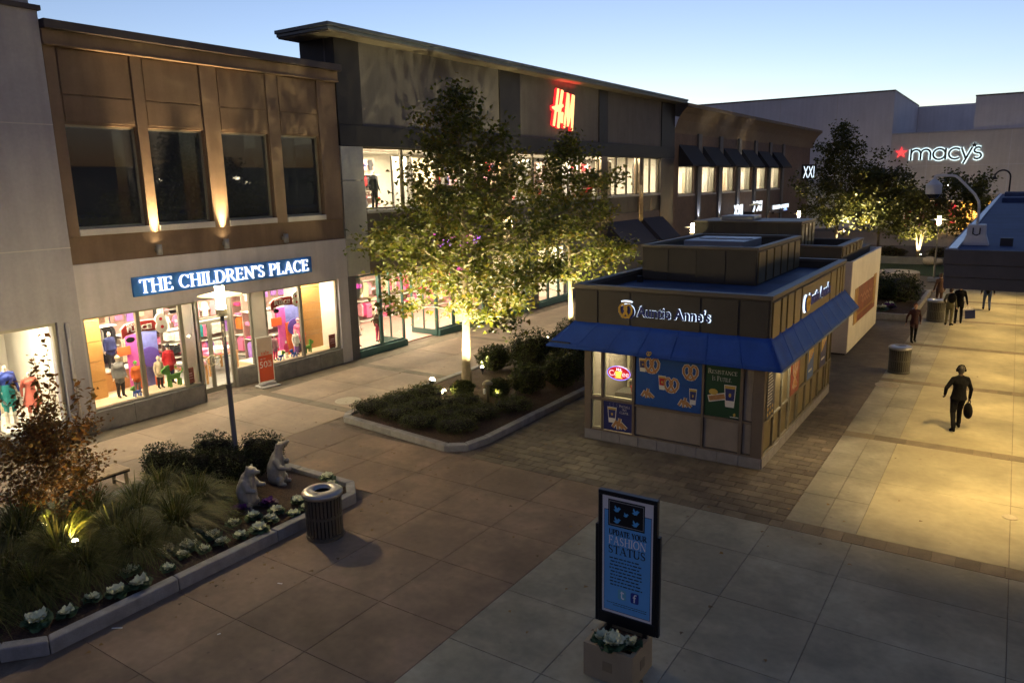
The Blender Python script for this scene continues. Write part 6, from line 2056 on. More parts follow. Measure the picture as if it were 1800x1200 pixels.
tree('round_tree', 'dark round tree behind the tall right-hand lamp post', (-3.2, 70, .4), 5.0, .1, 1.0, pw([(0, 1.8), (.4, 2.6), (.7, 2.2), (1, .8)]), 28, 4200, .26, L_far, BARK2, 24, maple=False, sigma=.32)
tree('young_tree', 'rust coloured young tree with upright shoots in the left planter', (-15.1, 6.45, .16), 2.05, .035, .3, pw([(0, .55), (.25, .8), (.5, .72), (.75, .45), (1, .15)]), 40, 5200, .08, L_or, BARK2, 31, maple=False, sigma=.11, rise=(25, 60))
# the bare upright shoots of the young tree carry paired leaves
yt = bpy.data.objects['young_tree']
wood, LP = B(), []
rg = np.random.default_rng(3)
for (dx, dy, hh) in ((-.25, .1, 3.5), (.1, .2, 3.9), (.45, .1, 3.2), (.85, .35, 3.1), (-.55, -.2, 3.0), (1.15, .45, 2.95), (.3, -.1, 3.45)):
    p0, p1 = Vector((-15.1 + dx * .5, 6.45 + dy * .5, 1.6)), Vector((-15.1 + dx, 6.45 + dy, .16 + hh))
    pts = [p0.lerp(p1, i / 8) + Vector((.04 * math.sin(i * 1.3 + dx * 9), .04 * math.cos(i + dx), 0)) for i in range(9)]
    wood.tube(pts, [.012 - .0012 * i for i in range(9)], 5)
    for i in range(20):
        f = .25 + .75 * i / 19
        q = p0.lerp(p1, f)
        for s_ in (-1, 1):
            LP.append((q.x + s_ * .05, q.y + .05 * s_ * math.sin(i * 2.4), q.z + .02))
wood.build('shoots', BARK2, parent=yt)
V, F = leaf_arrays(np.array(LP), .14, rg, aspect=.55)
np_mesh('shoot_leaves', V, F, L_or, parent=yt)


def shrub_mesh(name, blobs, nleaf, size, lmat, rng, maple=False, fill=.35, aspect=.6, up=.5):
    """leaf skin spread over a few overlapping lumps with ragged surface"""
    P_ = []
    vol = np.array([q[3] * q[4] * q[5] for q in blobs]) ** .67
    cnt = (nleaf * vol / vol.sum()).astype(int)
    for q, n in zip(blobs, cnt):
        d = rng.normal(size=(n, 3))
        d /= np.linalg.norm(d, axis=1)[:, None]
        r_ = 1 - fill * rng.random(n) ** 1.6
        lump = 1 + .16 * np.sin(d[:, 0] * 7 + q[0] * 3) * np.cos(d[:, 1] * 6 + q[1]) + .1 * np.sin(d[:, 2] * 9)
        pp = np.array(q[:3]) + d * (r_ * lump)[:, None] * np.array(q[3:6])
        P_.append(pp[pp[:, 2] > .02])
    P_ = np.concatenate(P_)
    return leaf_arrays(P_, size, rng, aspect=aspect, up=up)


L_box = leaf_mat('boxwood_leaf', [(.010, .016, .006), (.02, .03, .009), (.03, .042, .012), (.042, .05, .018)], .2)
L_jun = leaf_mat('juniper_leaf', [(.035, .045, .014), (.055, .066, .02), (.085, .095, .03), (.07, .082, .03)], .3)
L_bush = leaf_mat('bush_leaf', [(.016, .024, .008), (.03, .042, .012), (.05, .062, .016), (.07, .075, .02)], .3)
L_hot = leaf_mat('flower_bed_leaf', [(.05, .03, .02), (.10, .08, .03), (.05, .06, .02), (.14, .09, .04)], .3)


def shrub(name, label, loc, blobs, n, size, lmat, seed, group, aspect=.6, stems=4, up=.5):
    rng = np.random.default_rng(seed)
    t = thing(name, label, 'shrub', loc, group)
    V, F = shrub_mesh(name, blobs, n, size, lmat, rng, aspect=aspect, up=up)
    np_mesh('foliage', V + np.array(loc), F, lmat, parent=t)
    w = B()
    lo = Vector(loc)
    for i in range(stems):
        q = blobs[i % len(blobs)]
        w.tube([lo + Vector((q[0] * .3, q[1] * .3, -.03)), lo + Vector((q[0] * .8 + .05 * i, q[1] * .8, q[2] * .7)), lo + Vector((q[0], q[1], q[2] + q[5] * .5))], [.02, .015, .006], 6)
    # dense inner twigs keep the middle opaque
    for q in blobs:
        w.ell(lo + Vector(q[:3]), (q[3] * .62, q[4] * .62, q[5] * .62), 10, 7)
    w.build('stems', mat('twig_dark', (.012, .012, .006), .95, var=.3, scale=12), parent=t)
    return t


# clipped yews in the left planter, either side of the lamp post
for i, (x, y, h, r_, lb) in enumerate(((-15.45, 8.95, .98, .5, 'dark clipped yew shrub nearest the bench'), (-15.0, 9.35, .82, .5, 'low dark yew shrub between the bench and the lamp post'), (-15.1, 10.0, 1.0, .52, 'dark yew shrub just left of the lamp post'), (-14.35, 9.85, .8, .5, 'low dark yew shrub in front of the lamp post'), (-14.1, 10.55, 1.02, .56, 'dark yew shrub right of the lamp post behind the bears'))):
    shrub('yew_shrub', lb, (x, y, .16), [(0, 0, h * .5, r_ * .85, r_ * .85, h * .5), (.2, .12, h * .62, r_ * .6, r_ * .6, h * .34), (-.2, -.1, h * .6, r_ * .62, r_ * .6, h * .36), (.05, -.2, h * .38, r_ * .7, r_ * .6, h * .34)], 3600, .065, L_box, 40 + i, 'clipped yews in the bear planter', aspect=.4)
# low junipers at the front of the middle planter
jp = [(-15.2, 15.3), (-15.0, 16.3), (-14.1, 15.2), (-13.9, 16.2), (-13.1, 15.0), (-12.7, 15.9), (-12.0, 15.2), (-12.1, 16.4), (-13.2, 17.0), (-14.9, 17.3), (-11.7, 17.5)]
where = ['at the left front corner of the tree planter', 'behind the left front corner of the tree planter', 'second along the front kerb of the tree planter', 'in the second row of the tree planter, left of centre', 'at the middle of the front kerb of the tree planter', 'in the second row of the tree planter, right of centre', 'nearest the front right corner of the tree planter', 'beside the right-hand kerb of the tree planter', 'just in front of the pale tree trunk', 'left of the round spotlight by the tree', 'alone on bare mulch nearest the kiosk']
for i, (x, y) in enumerate(jp):
    a = rnd.uniform(.85, 1.15)
    shrub('juniper_shrub', 'low feathery juniper ' + where[i], (x, y, .2), [(0, 0, .16, .52 * a, .5 * a, .22), (.22, .18, .18, .34, .34, .22), (-.24, -.12, .17, .36, .34, .2), (-.1, .25, .2, .3, .3, .22)], 2300, .07, L_jun, 60 + i, 'low junipers in the tree planter', aspect=.3, up=.9)
# taller bushes towards the kiosk
for i, (x, y, h, r_, lb) in enumerate(((-12.3, 19.3, .9, .65, 'dark bush between the tree trunk and the kiosk'), (-11.7, 20.5, 1.15, .75, 'dark bush against the kiosk side kerb'), (-13.6, 21.6, 1.5, .95, 'tall dark bush behind the pale trunk to the right'), (-12.3, 22.3, 1.6, 1.0, 'tall dark bush beside the kiosk awning corner'), (-14.9, 21.2, .9, .7, 'low bush behind the left of the pale trunk'), (-13.3, 24.3, 1.5, 1.0, 'far dark bush at the back of the tree planter'), (-12.9, 18.5, .55, .42, 'small floodlit bush right of the pale trunk'), (-13.85, 17.95, .5, .4, 'small floodlit bush left of the pale trunk'))):
    shrub('bush', lb, (x, y, .2), [(0, 0, h * .5, r_ * .8, r_ * .8, h * .5), (.3 * r_, .2 * r_, h * .6, r_ * .55, r_ * .55, h * .38), (-.35 * r_, -.2 * r_, h * .5, r_ * .6, r_ * .55, h * .4), (.1, -.4 * r_, h * .4, r_ * .6, r_ * .5, h * .35)], int(2600 + 1400 * h), .085, L_bush, 80 + i, 'bushes in the tree planter', aspect=.5)
for i, (x, y, lb) in enumerate(((-7.4, 43.8, 'leafy bush in the far cabbage planter next to the white stall'), (-5.9, 44.0, 'leafy bush in the middle of the far cabbage planter'), (-4.6, 43.6, 'leafy bush at the bin end of the far cabbage planter'))):
    shrub('bush', lb, (x, y, .25), [(0, 0, .7, .95, 1.5, .75), (.3, -.8, .6, .7, .8, .6), (-.3, .9, .7, .7, .8, .6)], 2600, .13, L_bush, 95 + i, 'bushes in the far cabbage planter')
for i, x in enumerate((-14, -12, -10, -8, -4.5)):
    shrub('flower_clump', 'floodlit flowering clump behind the lawn wall, ' + ['first', 'second', 'third', 'fourth', 'fifth'][i] + ' from the left', (x, 65.4, .45), [(0, 0, .35, .9, .5, .4), (.7, .1, .3, .6, .4, .3)], 1100, .16, L_hot, 110 + i, 'flowering clumps behind the lawn wall')


# ornamental grass: arching ribbons from a crown
def grass_mesh(n, length, rng):
    seg = 5
    az = rng.uniform(0, 2 * PI, n)
    L = length * rng.uniform(.6, 1.15, n)
    out = rng.beta(2.2, 1.3, n) * 1.05 + .12
    w = rng.uniform(.007, .016, n)
    V = np.zeros((n, seg + 1, 2, 3))
    r0 = rng.uniform(0, .12, n)
    tw = rng.normal(0, .25, n)
    for i in range(seg + 1):
        f = i / seg
        r_ = r0 + L * out * .92 * f ** 1.2
        z = L * (.98 - .45 * out) * (1.55 * f - (.55 + .85 * out) * f * f)
        a = az + tw * f
        wd = w * (1 - f * .85)
        cx, cy = r_ * np.cos(a), r_ * np.sin(a)
        for s, sg in ((0, -1), (1, 1)):
            V[:, i, s, 0] = cx - sg * wd * np.sin(a)
            V[:, i, s, 1] = cy + sg * wd * np.cos(a)
            V[:, i, s, 2] = np.maximum(z, .01)
    V = V.reshape(-1, 3)
    k = np.arange(n)[:, None] * (seg + 1) * 2
    F = np.concatenate([k + np.array([[i * 2, i * 2 + 1, i * 2 + 3, i * 2 + 2]]) for i in range(seg)], 0)
    return V, F


L_gr = leaf_mat('fountain_grass', [(.022, .032, .008), (.055, .072, .015), (.095, .11, .026), (.15, .135, .05), (.05, .07, .015)], .35)
gspots = [(-14.1, 7.5, 1.0), (-13.0, 7.6, 1.05), (-12.8, 6.7, .9), (-13.55, 6.75, 1.0), (-12.85, 5.8, .85), (-13.6, 5.75, 1.1), (-12.95, 5.0, .85), (-13.6, 4.8, 1.1), (-14.7, 5.6, 1.15), (-14.6, 8.3, 1.0), (-13.6, 8.45, 1.0), (-15.25, 7.0, .8), (-14.6, 4.5, 1.1), (-15.5, 5.0, 1.1), (-13.1, 4.2, .85), (-14.2, 6.2, .8), (-14.7, 6.9, 1.0), (-13.4, 3.7, 1.0), (-15.6, 6.1, 1.0)]
glab = ['in the middle of the bear planter', 'nearest the bear statues', 'behind the cabbage row, midway', 'just right of the rust coloured tree', 'right of the glowing ground spotlight', 'lit from within by the ground spotlight', 'behind the third cabbage from the left', 'at the lower left behind the cabbages', 'left of the ground spotlight', 'next to the low yew shrubs', 'beside the white cabbages by the left bear', 'behind the rust coloured tree stem', 'at the left picture edge, lower row', 'at the left picture edge, upper row', 'nearest the lower left kerb corner', 'hard by the ground spotlight on its far side', 'at the foot of the rust coloured tree', 'in the bottom left corner', 'left of the rust coloured tree']
protos = []
for i, (x, y, s_) in enumerate(gspots):
    lb = 'arching fountain grass clump ' + glab[i]
    if i < 4:
        rng = np.random.default_rng(200 + i)
        t = thing('fountain_grass', lb, 'grass clump', (0, 0, 0), 'fountain grasses in the bear planter')
        V, F = grass_mesh(1050, 1.12, rng)
        np_mesh('blades', V, F, L_gr, parent=t)
        b_ = B(); b_.lathe([(.16, -.03), (.14, .08), (.05, .14), (0, .15)], (0, 0, 0), 10); b_.build('root_crown', mat('grass_root', (.03, .022, .012), .95, var=.3, scale=20), parent=t)
        protos.append(t)
        t.location = (x, y, .17); t.scale = (s_ * 1.15,) * 3
    else:
        dup(protos[i % 4], (x, y, .17), rnd.uniform(0, 6), lb, s_ * 1.15)


# ornamental cabbages
def cabbage_proto(seed, inner, outer):
    rng = random.Random(seed)
    t = thing('ornamental_cabbage', 'x', 'plant', (0, 0, 0), 'ornamental cabbages')
    def rosette(nl, r0, r1, z0, tilt, w, nm, m, ruff):
        q = B()
        for i in range(nl):
            a = 2.4 * i + rng.uniform(-.2, .2)
            L = r0 + (r1 - r0) * i / nl
            tl = tilt * (1 - .35 * i / nl) + rng.uniform(-.1, .1)
            ca, sa = math.cos(a), math.sin(a)
            rows = []
            for f in (0, .4, .8, 1.0):
                rr, zz = L * f * math.cos(tl), z0 + L * f * math.sin(tl) - L * f * f * .25 * math.cos(tl)
                wd = w * L * (.25 + .95 * math.sin(min(1, f * 1.05) * 2.2))
                row = []
                for k_, e in enumerate((-1, -.5, 0, .5, 1)):
                    x_ = rr - abs(e) * L * .12 * f
                    y_ = e * wd
                    z_ = zz + abs(e) * L * .16 + (ruff * L * rng.uniform(-1, 1) * f if abs(e) > .4 or f > .9 else 0)
                    row.append((x_ * ca - y_ * sa, x_ * sa + y_ * ca, z_))
                rows.append(row)
            vs_ = [p for r_ in rows for p in r_]
            q.add(vs_, [(r_ * 5 + c_, r_ * 5 + c_ + 1, (r_ + 1) * 5 + c_ + 1, (r_ + 1) * 5 + c_) for r_ in range(3) for c_ in range(4)])
        return q.build(nm, m, parent=t, smooth=True)
    rosette(15, .17, .25, .06, .55, .55, 'outer_leaves', outer, .16)
    rosette(24, .06, .17, .10, 1.05, .75, 'inner_leaves', inner, .26)
    b_ = B(); b_.tube([(0, 0, -.06), (0, 0, .12)], [.02, .025], 8); b_.build('stalk', outer, parent=t)
    return t


CB_w, CB_g, CB_p = mat('cabbage_cream', (.64, .65, .42), .6, var=.15, scale=14), mat('cabbage_green', (.04, .085, .035), .6, var=.3, scale=14), mat('cabbage_purple', (.12, .02, .16), .6, var=.3, scale=14)
cp = [cabbage_proto(1, CB_w, CB_g), cabbage_proto(2, CB_w, CB_g), cabbage_proto(3, CB_w, CB_g)]
cpp = cabbage_proto(4, CB_p, mat('purple_outer', (.05, .03, .06), .6, var=.3, scale=14))
row = [(-11.98, 4.62), (-11.8, 4.98), (-11.9, 5.4), (-11.72, 5.72), (-11.62, 6.08), (-11.78, 6.65), (-11.98, 7.05), (-12.12, 7.3), (-11.85, 7.4), (-11.76, 7.75), (-12.14, 7.8), (-11.72, 8.12), (-11.6, 8.45), (-11.78, 8.85), (-11.62, 9.3), (-11.62, 9.62), (-11.6, 9.95)]
ordn = ['first', 'second', 'third', 'fourth', 'fifth', 'sixth', 'seventh', 'eighth', 'ninth', 'tenth', 'eleventh', 'twelfth', 'thirteenth', 'fourteenth', 'fifteenth', 'sixteenth', 'seventeenth']
used = [0, 0, 0]
def put_cab(i, x, y, z, lb, s_=1.):
    k_ = i % 3
    if not used[k_]:
        used[k_] = 1
        o = cp[k_]
        o.location = (x, y, z); o.rotation_euler = (0, 0, rnd.uniform(0, 6)); o.scale = (s_,) * 3; o['label'] = lb
    else:
        o = dup(cp[k_], (x, y, z), rnd.uniform(0, 6), lb, s_)
    o.rotation_euler.x = rnd.uniform(-.25, .25)
    return o
for i, (x, y) in enumerate(row):
    put_cab(i, x, y, .17, 'white ornamental cabbage behind the long front kerb, ' + ordn[i] + ' from the lower left', rnd.uniform(.62, 1.0))
for i, (x, y, lb) in enumerate(((-13.85, 9.05, 'white cabbage left of the front bear, nearest the yews'), (-13.4, 8.95, 'white cabbage close to the left of the front bear'), (-13.35, 9.4, 'white cabbage behind the front bear\'s back'), (-13.6, 8.6, 'white cabbage at the edge of the grasses by the bears'), (-11.75, 10.6, 'white cabbage just behind the litter bin'), (-12.1, 10.8, 'white cabbage at the far end corner of the bear planter'), (-12.4, 10.95, 'white cabbage next to the far end kerb of the bear planter'), (-11.95, 10.35, 'white cabbage left behind the litter bin'), (-12.25, 8.35, 'pale cabbage in mulch before the front bear'), (-12.15, 8.75, 'small pale cabbage right in front of the front bear'), (-12.0, 9.2, 'small pale cabbage between the front bear and the kerb row'), (-11.95, 9.75, 'small pale cabbage behind the kerb row nearest the bin'), (-12.3, 7.0, 'pale cabbage at the grass edge, midway along the kerb'), (-12.45, 7.75, 'pale cabbage at the grass edge nearest the front bear'), (-12.15, 6.2, 'small pale cabbage at the grass edge above the fifth kerb cabbage'))):
    put_cab(i, x, y, .18, lb, rnd.uniform(.6, .95))
cpp.location = (-12.62, 8.78, .17); cpp['label'] = 'purple cabbage at the left foot of the front bear'
dup(cpp, (-12.42, 9.35, .17), 1., 'purple cabbage at the right foot of the front bear', .9)
for i in range(4):
    put_cab(i, -7.8 + i * .95, 39.6, .24, 'white cabbage in the front row of the far planter, ' + ordn[i] + ' from the left', 1.5)
    dup(cpp, (-7.4 + i * .9, 40.3, .24), i, 'purple cabbage in the second row of the far planter, ' + ordn[i] + ' from the left', 1.6)
    put_cab(i + 1, -7.6 + i * .95, 41.0, .26, 'white cabbage in the rear row of the far planter, ' + ordn[i] + ' from the left', 1.3)

# ================================================================ BEAR STATUES
M_bear = mat('white_stone_bear', (.34, .31, .25), .5, var=.18, scale=8, bump=.35, bscale=40)
def bear(label, loc, rz, h, seg, ears, nm='bear_statue'):
    q = B()
    for a, ra, c_, rc in seg:
        capsule(q, a, ra, c_, rc, 14)
    for e in ears:
        q.ell(e, (.035, .02, .035), 10, 7)
    me = remeshed(q, .014, 4)
    me.polygons.foreach_set('use_smooth', np.ones(len(me.polygons), dtype=bool))
    me.materials.append(M_bear)
    me.name = nm
    o = bpy.data.objects.new(nm, me)
    C.objects.link(o)
    o.location = loc; o.rotation_euler = (0, 0, rz); o.scale = (h,) * 3
    return tag(o, label, 'statue', 'pair of bear statues')
# front bear: sitting up, hunched, muzzle ahead, fore paws held out (local +y is ahead)
b1 = [((0, -.02, .2), .2, (0, -.04, .42), .205), ((0, -.04, .42), .2, (0, .02, .66), .15), ((0, .02, .66), .13, (0, .09, .80), .105), ((0, .1, .82), .11, (0, .15, .83), .095), ((0, .17, .82), .065, (0, .29, .83), .04),
      ((-.12, .02, .62), .075, (-.15, .14, .5), .06), ((-.15, .14, .5), .055, (-.13, .29, .52), .045), ((.12, .02, .62), .075, (.16, .12, .48), .06), ((.16, .12, .48), .055, (.14, .27, .46), .045),
      ((-.12, .05, .14), .1, (-.13, .06, .05), .07), ((.12, .05, .14), .1, (.13, .06, .05), .07), ((-.13, .06, .045), .055, (-.14, .18, .04), .045), ((.13, .06, .045), .055, (.14, .18, .04), .045)]
bear('front white stone bear sitting hunched with fore paws held out, beside purple cabbages', (-12.75, 9.12, .15), R(-75), 1.03, b1, ((-.075, .08, .925), (.075, .08, .925)))
# rear bear: head thrown up, one paw on the chest
b2 = [((0, -.05, .18), .19, (0, -.05, .38), .18), ((0, -.05, .38), .175, (0, .0, .6), .13), ((0, .0, .6), .115, (0, .04, .74), .085), ((0, .05, .8), .085, (0, .1, .86), .075), ((0, .12, .87), .055, (0, .26, .94), .036),
      ((-.1, .0, .56), .07, (-.15, .12, .44), .055), ((-.15, .12, .44), .052, (-.04, .2, .52), .045), ((.1, .0, .56), .07, (.16, .1, .42), .055), ((.16, .1, .42), .052, (.14, .3, .4), .045),
      ((-.11, .05, .13), .095, (-.12, .06, .05), .065), ((.11, .05, .13), .095, (.12, .06, .05), .065), ((-.12, .06, .045), .05, (-.13, .17, .04), .042), ((.12, .06, .045), .05, (.13, .17, .04), .042)]
bear('rear white stone bear with its head raised towards the walk', (-13.3, 10.35, .15), R(-62), 1.08, b2, ((-.065, .03, .885), (.065, .03, .885)))

# ================================================================ LAMP POSTS, SPOTLIGHTS, STREET FURNITURE
M_pole = mat('pole_grey', (.12, .115, .115), .45, .5, var=.06)
M_pole2 = mat('pole_bronze', (.22, .19, .13), .45, .4, var=.06)
M_lens = mat('lamp_glass_glow', (1, .9, .7), .3, var=0, emit=45, ecol=(1, .78, .42))
M_lens2 = mat('near_lamp_glass_glow', (1, .9, .7), .3, var=0, emit=110, ecol=(1, .76, .38))
def lamp_post(label, x, y, h, disc, power_m=M_lens, pole=M_pole, base_box=False, z0=0., twin=False):
    s = thing('lamp_post', label, 'street lamp', (x, y, z0), 'post lamps along the walk')
    hp = h - .75
    q = B(); q.lathe([(.085, z0), (.085, z0 + .06), (.062, z0 + .08), (.06, z0 + hp * .55), (.045, z0 + hp * .56), (.043, z0 + hp)], (x, y, 0), 16); q.build('post', pole, parent=s, smooth=True)
    q = B(); q.lathe([(.062, z0 + hp * .55), (.075, z0 + hp * .55), (.075, z0 + hp * .55 + .1), (.05, z0 + hp * .55 + .1)], (x, y, 0), 16); q.build('collar', pole, parent=s)
    def head(px, zz):
        q = B(); q.lathe([(.05, zz), (.12, zz + .02), (.12, zz + .16), (.1, zz + .18), (0, zz + .18)], (px, y, 0), 18); q.build('lamp_holder', mat('holder_pale', (.45, .42, .34), .5, .2, var=.05), parent=s)
        q = B(); q.lathe([(.0, zz + .19), (.09, zz + .19), (.09, zz + .68), (0, zz + .68)], (px, y, 0), 18); q.build('lamp_glass', power_m, parent=s)
        q = B(); q.lathe([(.094, zz + .52), (disc, zz + .46), (disc, zz + .472), (.094, zz + .54)], (px, y, 0), 28, cap=False); q.lathe([(.094, zz + .68), (.094, zz + .70), (0, zz + .72)], (px, y, 0), 20); q.build('reflector', mat('reflector_pale', (.5, .46, .36), .4, .3, var=.04), parent=s)
    if twin:
        for sx in (-.35, .35):
            q = B(); q.tube([(x, y, z0 + hp - .05), (x + sx * .7, y, z0 + hp - .02), (x + sx, y, z0 + hp + .05)], .03, 8); q.build('arm', pole, parent=s)
            head(x + sx, z0 + hp + .04)
    else:
        head(x, z0 + hp)
    if base_box:
        q = B(); q.box(x - .35, x + .35, y - .35, y + .35, 0, .22); q.build('footing', M_kerb, parent=s, bevel=.02)
    return s
lamp_post('lit lamp post with disc reflector in the bear planter', -14.72, 10.3, 4.5, .48, power_m=M_lens2, z0=.15)
lamp_post('tall lit lamp post with concrete footing by the round stone seat', -3.95, 54.6, 4.15, .5, pole=M_pole2, base_box=True)
lamp_post('lit lamp post showing only its head behind the pretzel kiosk roof', -15.2, 41.5, 4.3, .45, pole=M_pole2)
lamp_post('lit lamp post half hidden by leaves beyond the second kiosk', -16.4, 72, 3.7, .45, pole=M_pole2)
lamp_post('distant twin-headed lamp post in front of the department store', -5.9, 93, 5.6, .4, pole=M_pole2, twin=True)
for (x, y, h, lb) in ((-18.6, 66, 4.35, 'unlit pale disc hanging over the XXI shop canopy'),):
    s = thing('canopy_disc', lb, 'lamp', (x, y, h))
    q = B(); q.lathe([(.0, h), (.55, h + .02), (.55, h + .08), (.05, h + .2), (0, h + .2)], (x, y, 0), 24); q.build('disc', mat('reflector_pale', (.5, .46, .36)), parent=s)
    q = B(); q.tube([(x, y, 0), (x, y, h)], .05, 8); q.build('post', M_pole2, parent=s)


def spotlight(label, p, target, power, col, spot=80, glow=10, r_=.06, vis=True, blend=.6):
    """bullet flood lamp on a short stake"""
    s = thing('ground_spotlight', label, 'spotlight', p, 'garden spotlights')
    d = (Vector(target) - Vector(p)).normalized()
    c = Vector(p) + Vector((0, 0, .12))
    q = B(); q.tube([Vector(p) - Vector((0, 0, .1)), c], .012, 6); q.build('stake', M_dkpan, parent=s)
    q = B(); q.tube([c - d * .09, c + d * .06, c + d * .075], [r_ * .7, r_, r_ * 1.02], 14); q.build('lamp_body', M_dkpan, parent=s)
    q = B(); q.ell(c + d * .075, r_ * .9, 12, 8); q.build('lens', mat('spot_glow%g' % glow, (1, .9, .6), .3, var=0, emit=glow, ecol=(1, .80, .42)), parent=s, smooth=True)
    light('flood_lamp', 'SPOT', c + d * .16, power, col, parent=s, target=Vector(c) + d, size=.05, spot=spot, blend=blend)
    return s
YEL = (1, .83, .42)
TC = (-14.42, 18.94)
spotlight('bright round ground spotlight left of the pale tree trunk', (-15.3, 18.2, .3), (-14.3, 19.1, 5.2), 380, YEL, 95, 24, .09)
spotlight('low ground spotlight in front of the pale tree trunk', (-14.25, 17.5, .25), (-14.5, 19.2, 5.0), 330, YEL, 95, 10)
spotlight('ground spotlight right of the pale tree trunk', (-13.3, 18.75, .3), (-14.7, 19.2, 5.0), 330, YEL, 95, 16, .07)
spotlight('ground spotlight behind the pale tree trunk', (-15.0, 20.6, .25), (-14.3, 19.2, 5.5), 330, YEL, 98, 10)
spotlight('tiny added lamp brightening the small bush left of the trunk', (-14.3, 17.35, .28), (-13.85, 17.95, .4), 9, (1, .8, .3), 110, 6, .04, blend=1)  # extra lamp added to brighten this bush
spotlight('tiny added lamp brightening the small bush right of the trunk', (-12.6, 18.02, .28), (-12.9, 18.5, .45), 9, (1, .8, .3), 110, 6, .04, blend=1)  # likewise added, only to lift the bush out of the dark
spotlight('ground spotlight below the second maple', (-14.5, 26.5, .25), (-15.3, 27.5, 4.5), 380, YEL, 100, 10)
spotlight('ground spotlight left of the second maple', (-15.6, 26.0, .25), (-15.2, 27.6, 4.5), 340, YEL, 100, 10)
spotlight('glowing spotlight inside the fountain grass clump', (-13.4, 5.95, .42), (-13.75, 6.1, 1.6), 34, (1, .70, .18), 150, 9, .055, blend=1)
spotlight('spotlight at the foot of the rust coloured tree', (-14.9, 6.1, .3), (-15.15, 6.6, 3), 14, (1, .76, .3), 100, 4)
spotlight('flood lamp below the tall far maple', (-11.0, 65.2, .5), (-11.8, 66.6, 5), 2700, YEL, 118, 10)
spotlight('flood lamp between the far maples', (-9.3, 65.3, .5), (-9.3, 68, 4), 2000, YEL, 118, 10)
spotlight('flood lamp below the far multi-stemmed tree', (-5.7, 65.0, .5), (-6.0, 66.2, 3), 220, YEL, 110, 10)

# bollard lamp in the bushes
s = thing('bollard_lamp', 'unlit mushroom-top bollard among the bushes right of the tree', 'bollard', (-12.75, 17.75, .2))
q = B(); q.lathe([(.05, .15), (.05, .75), (.06, .76), (.16, .78), (.15, .84), (.08, .9), (0, .91)], (-12.75, 17.75, 0), 18); q.build('post', M_pole2, parent=s, smooth=True)
q = B(); q.box(-12.86, -12.8, 17.66, 17.72, .5, .65); q.build('outlet_box', M_shelf, parent=s)

# slatted litter bins
M_bin = mat('bin_metal', (.12, .115, .10), .45, .6, var=.1)
M_binp = mat('bin_lid', (.30, .30, .30), .35, .7, var=.06)
def bin_proto(h, r_):
    t = thing('litter_bin', 'x', 'litter bin', (0, 0, 0), 'slatted steel litter bins')
    n = 30
    for i in range(n):
        a0 = 2 * PI * i / n
        q = B()
        w = .6 * PI * r_ / n
        pts = []
        for z, rr in ((.06, r_ * .97), (h * .45, r_ * .97), (h * .8, r_ * .99), (h - .12, r_ * 1.02)):
            for e in (-w, w):
                for dr in (0, -.012):
                    pts.append(((rr + dr) * math.cos(a0) - e * math.sin(a0), (rr + dr) * math.sin(a0) + e * math.cos(a0), z))
        fs = []
        for k_ in range(3):
            b0, b1_ = k_ * 4, k_ * 4 + 4
            fs += [(b0, b0 + 2, b1_ + 2, b1_), (b0 + 3, b0 + 1, b1_ + 1, b1_ + 3), (b0 + 1, b0, b1_, b1_ + 1), (b0 + 2, b0 + 3, b1_ + 3, b1_ + 2)]
        q.add(pts, fs)
        q.build('slat', M_bin, parent=t)
    q = B(); q.lathe([(r_ * .98, 0), (r_ * 1.02, 0), (r_ * 1.02, .07), (r_ * .98, .07)], n=30); q.build('base_ring', M_bin, parent=t)
    q = B(); q.lathe([(r_ * .955, h * .44), (r_ * .98, h * .44), (r_ * .98, h * .48), (r_ * .955, h * .48)], n=30); q.build('hoop', M_bin, parent=t)
    q = B(); q.lathe([(r_ * .42, h - .06), (r_ * .5, h - .02), (r_ * .52, h), (r_ * .95, h - .02), (r_ * 1.08, h - .05), (r_ * 1.1, h - .09), (r_ * 1.04, h - .13), (r_ * .98, h - .13)], n=32, cap=False); q.build('lid', M_binp, parent=t, smooth=True)
    q = B(); q.lathe([(0, .04), (r_ * .82, .04), (r_ * .84, h - .14), (r_ * .45, h - .1), (r_ * .42, h - .06)], n=24, cap=False); q.build('liner', mat('bin_liner', (.012, .012, .012), .6, var=0), parent=t)
    return t
p0 = bin_proto(.98, .36)
p0.location = (-10.72, 9.32, 0); p0['label'] = 'slatted grey litter bin beside the kerb of the bear planter'
dup(p0, (-2.85, 28.4, 0), 1., 'slatted litter bin standing alone on the walk right of the kiosk', .97)
dup(p0, (-2.65, 39.6, 0), 2., 'slatted litter bin by the far planter next to shoppers', 1.05)

# benches
def bench(label, x, y, rz, l=1.7):
    t = thing('bench', label, 'bench', (0, 0, 0))
    for i in range(6):
        q = B(); q.box(-.33 + i * .11, -.33 + i * .11 + .098, -l / 2, l / 2, .43, .47); q.build('slat', mat('bench_wood', (.34, .24, .14), .6, var=.2, scale=5), parent=t, bevel=.006)
    for sy in (-1, 1):
        for sx in (-1, 1):
            q = B(); q.box(sx * .28 - .03, sx * .28 + .03, sy * (l / 2 - .1) - .03, sy * (l / 2 - .1) + .03, 0, .43); q.build('leg', M_pole2, parent=t)
        q = B(); q.box(-.25, .25, sy * (l / 2 - .1) - .02, sy * (l / 2 - .1) + .02, .08, .12); q.build('stretcher', M_pole2, parent=t)
    q = B(); q.box(-.32, .32, -l / 2 + .02, l / 2 - .02, .39, .43); q.build('seat_frame', M_dkpan, parent=t)
    t.location = (x, y, 0); t.rotation_euler = (0, 0, rz)
    return t
bench('backless wooden bench behind the rust coloured tree', -16.75, 7.85, R(0))
bench('backless wooden bench at the left picture edge', -16.9, 5.3, R(0))

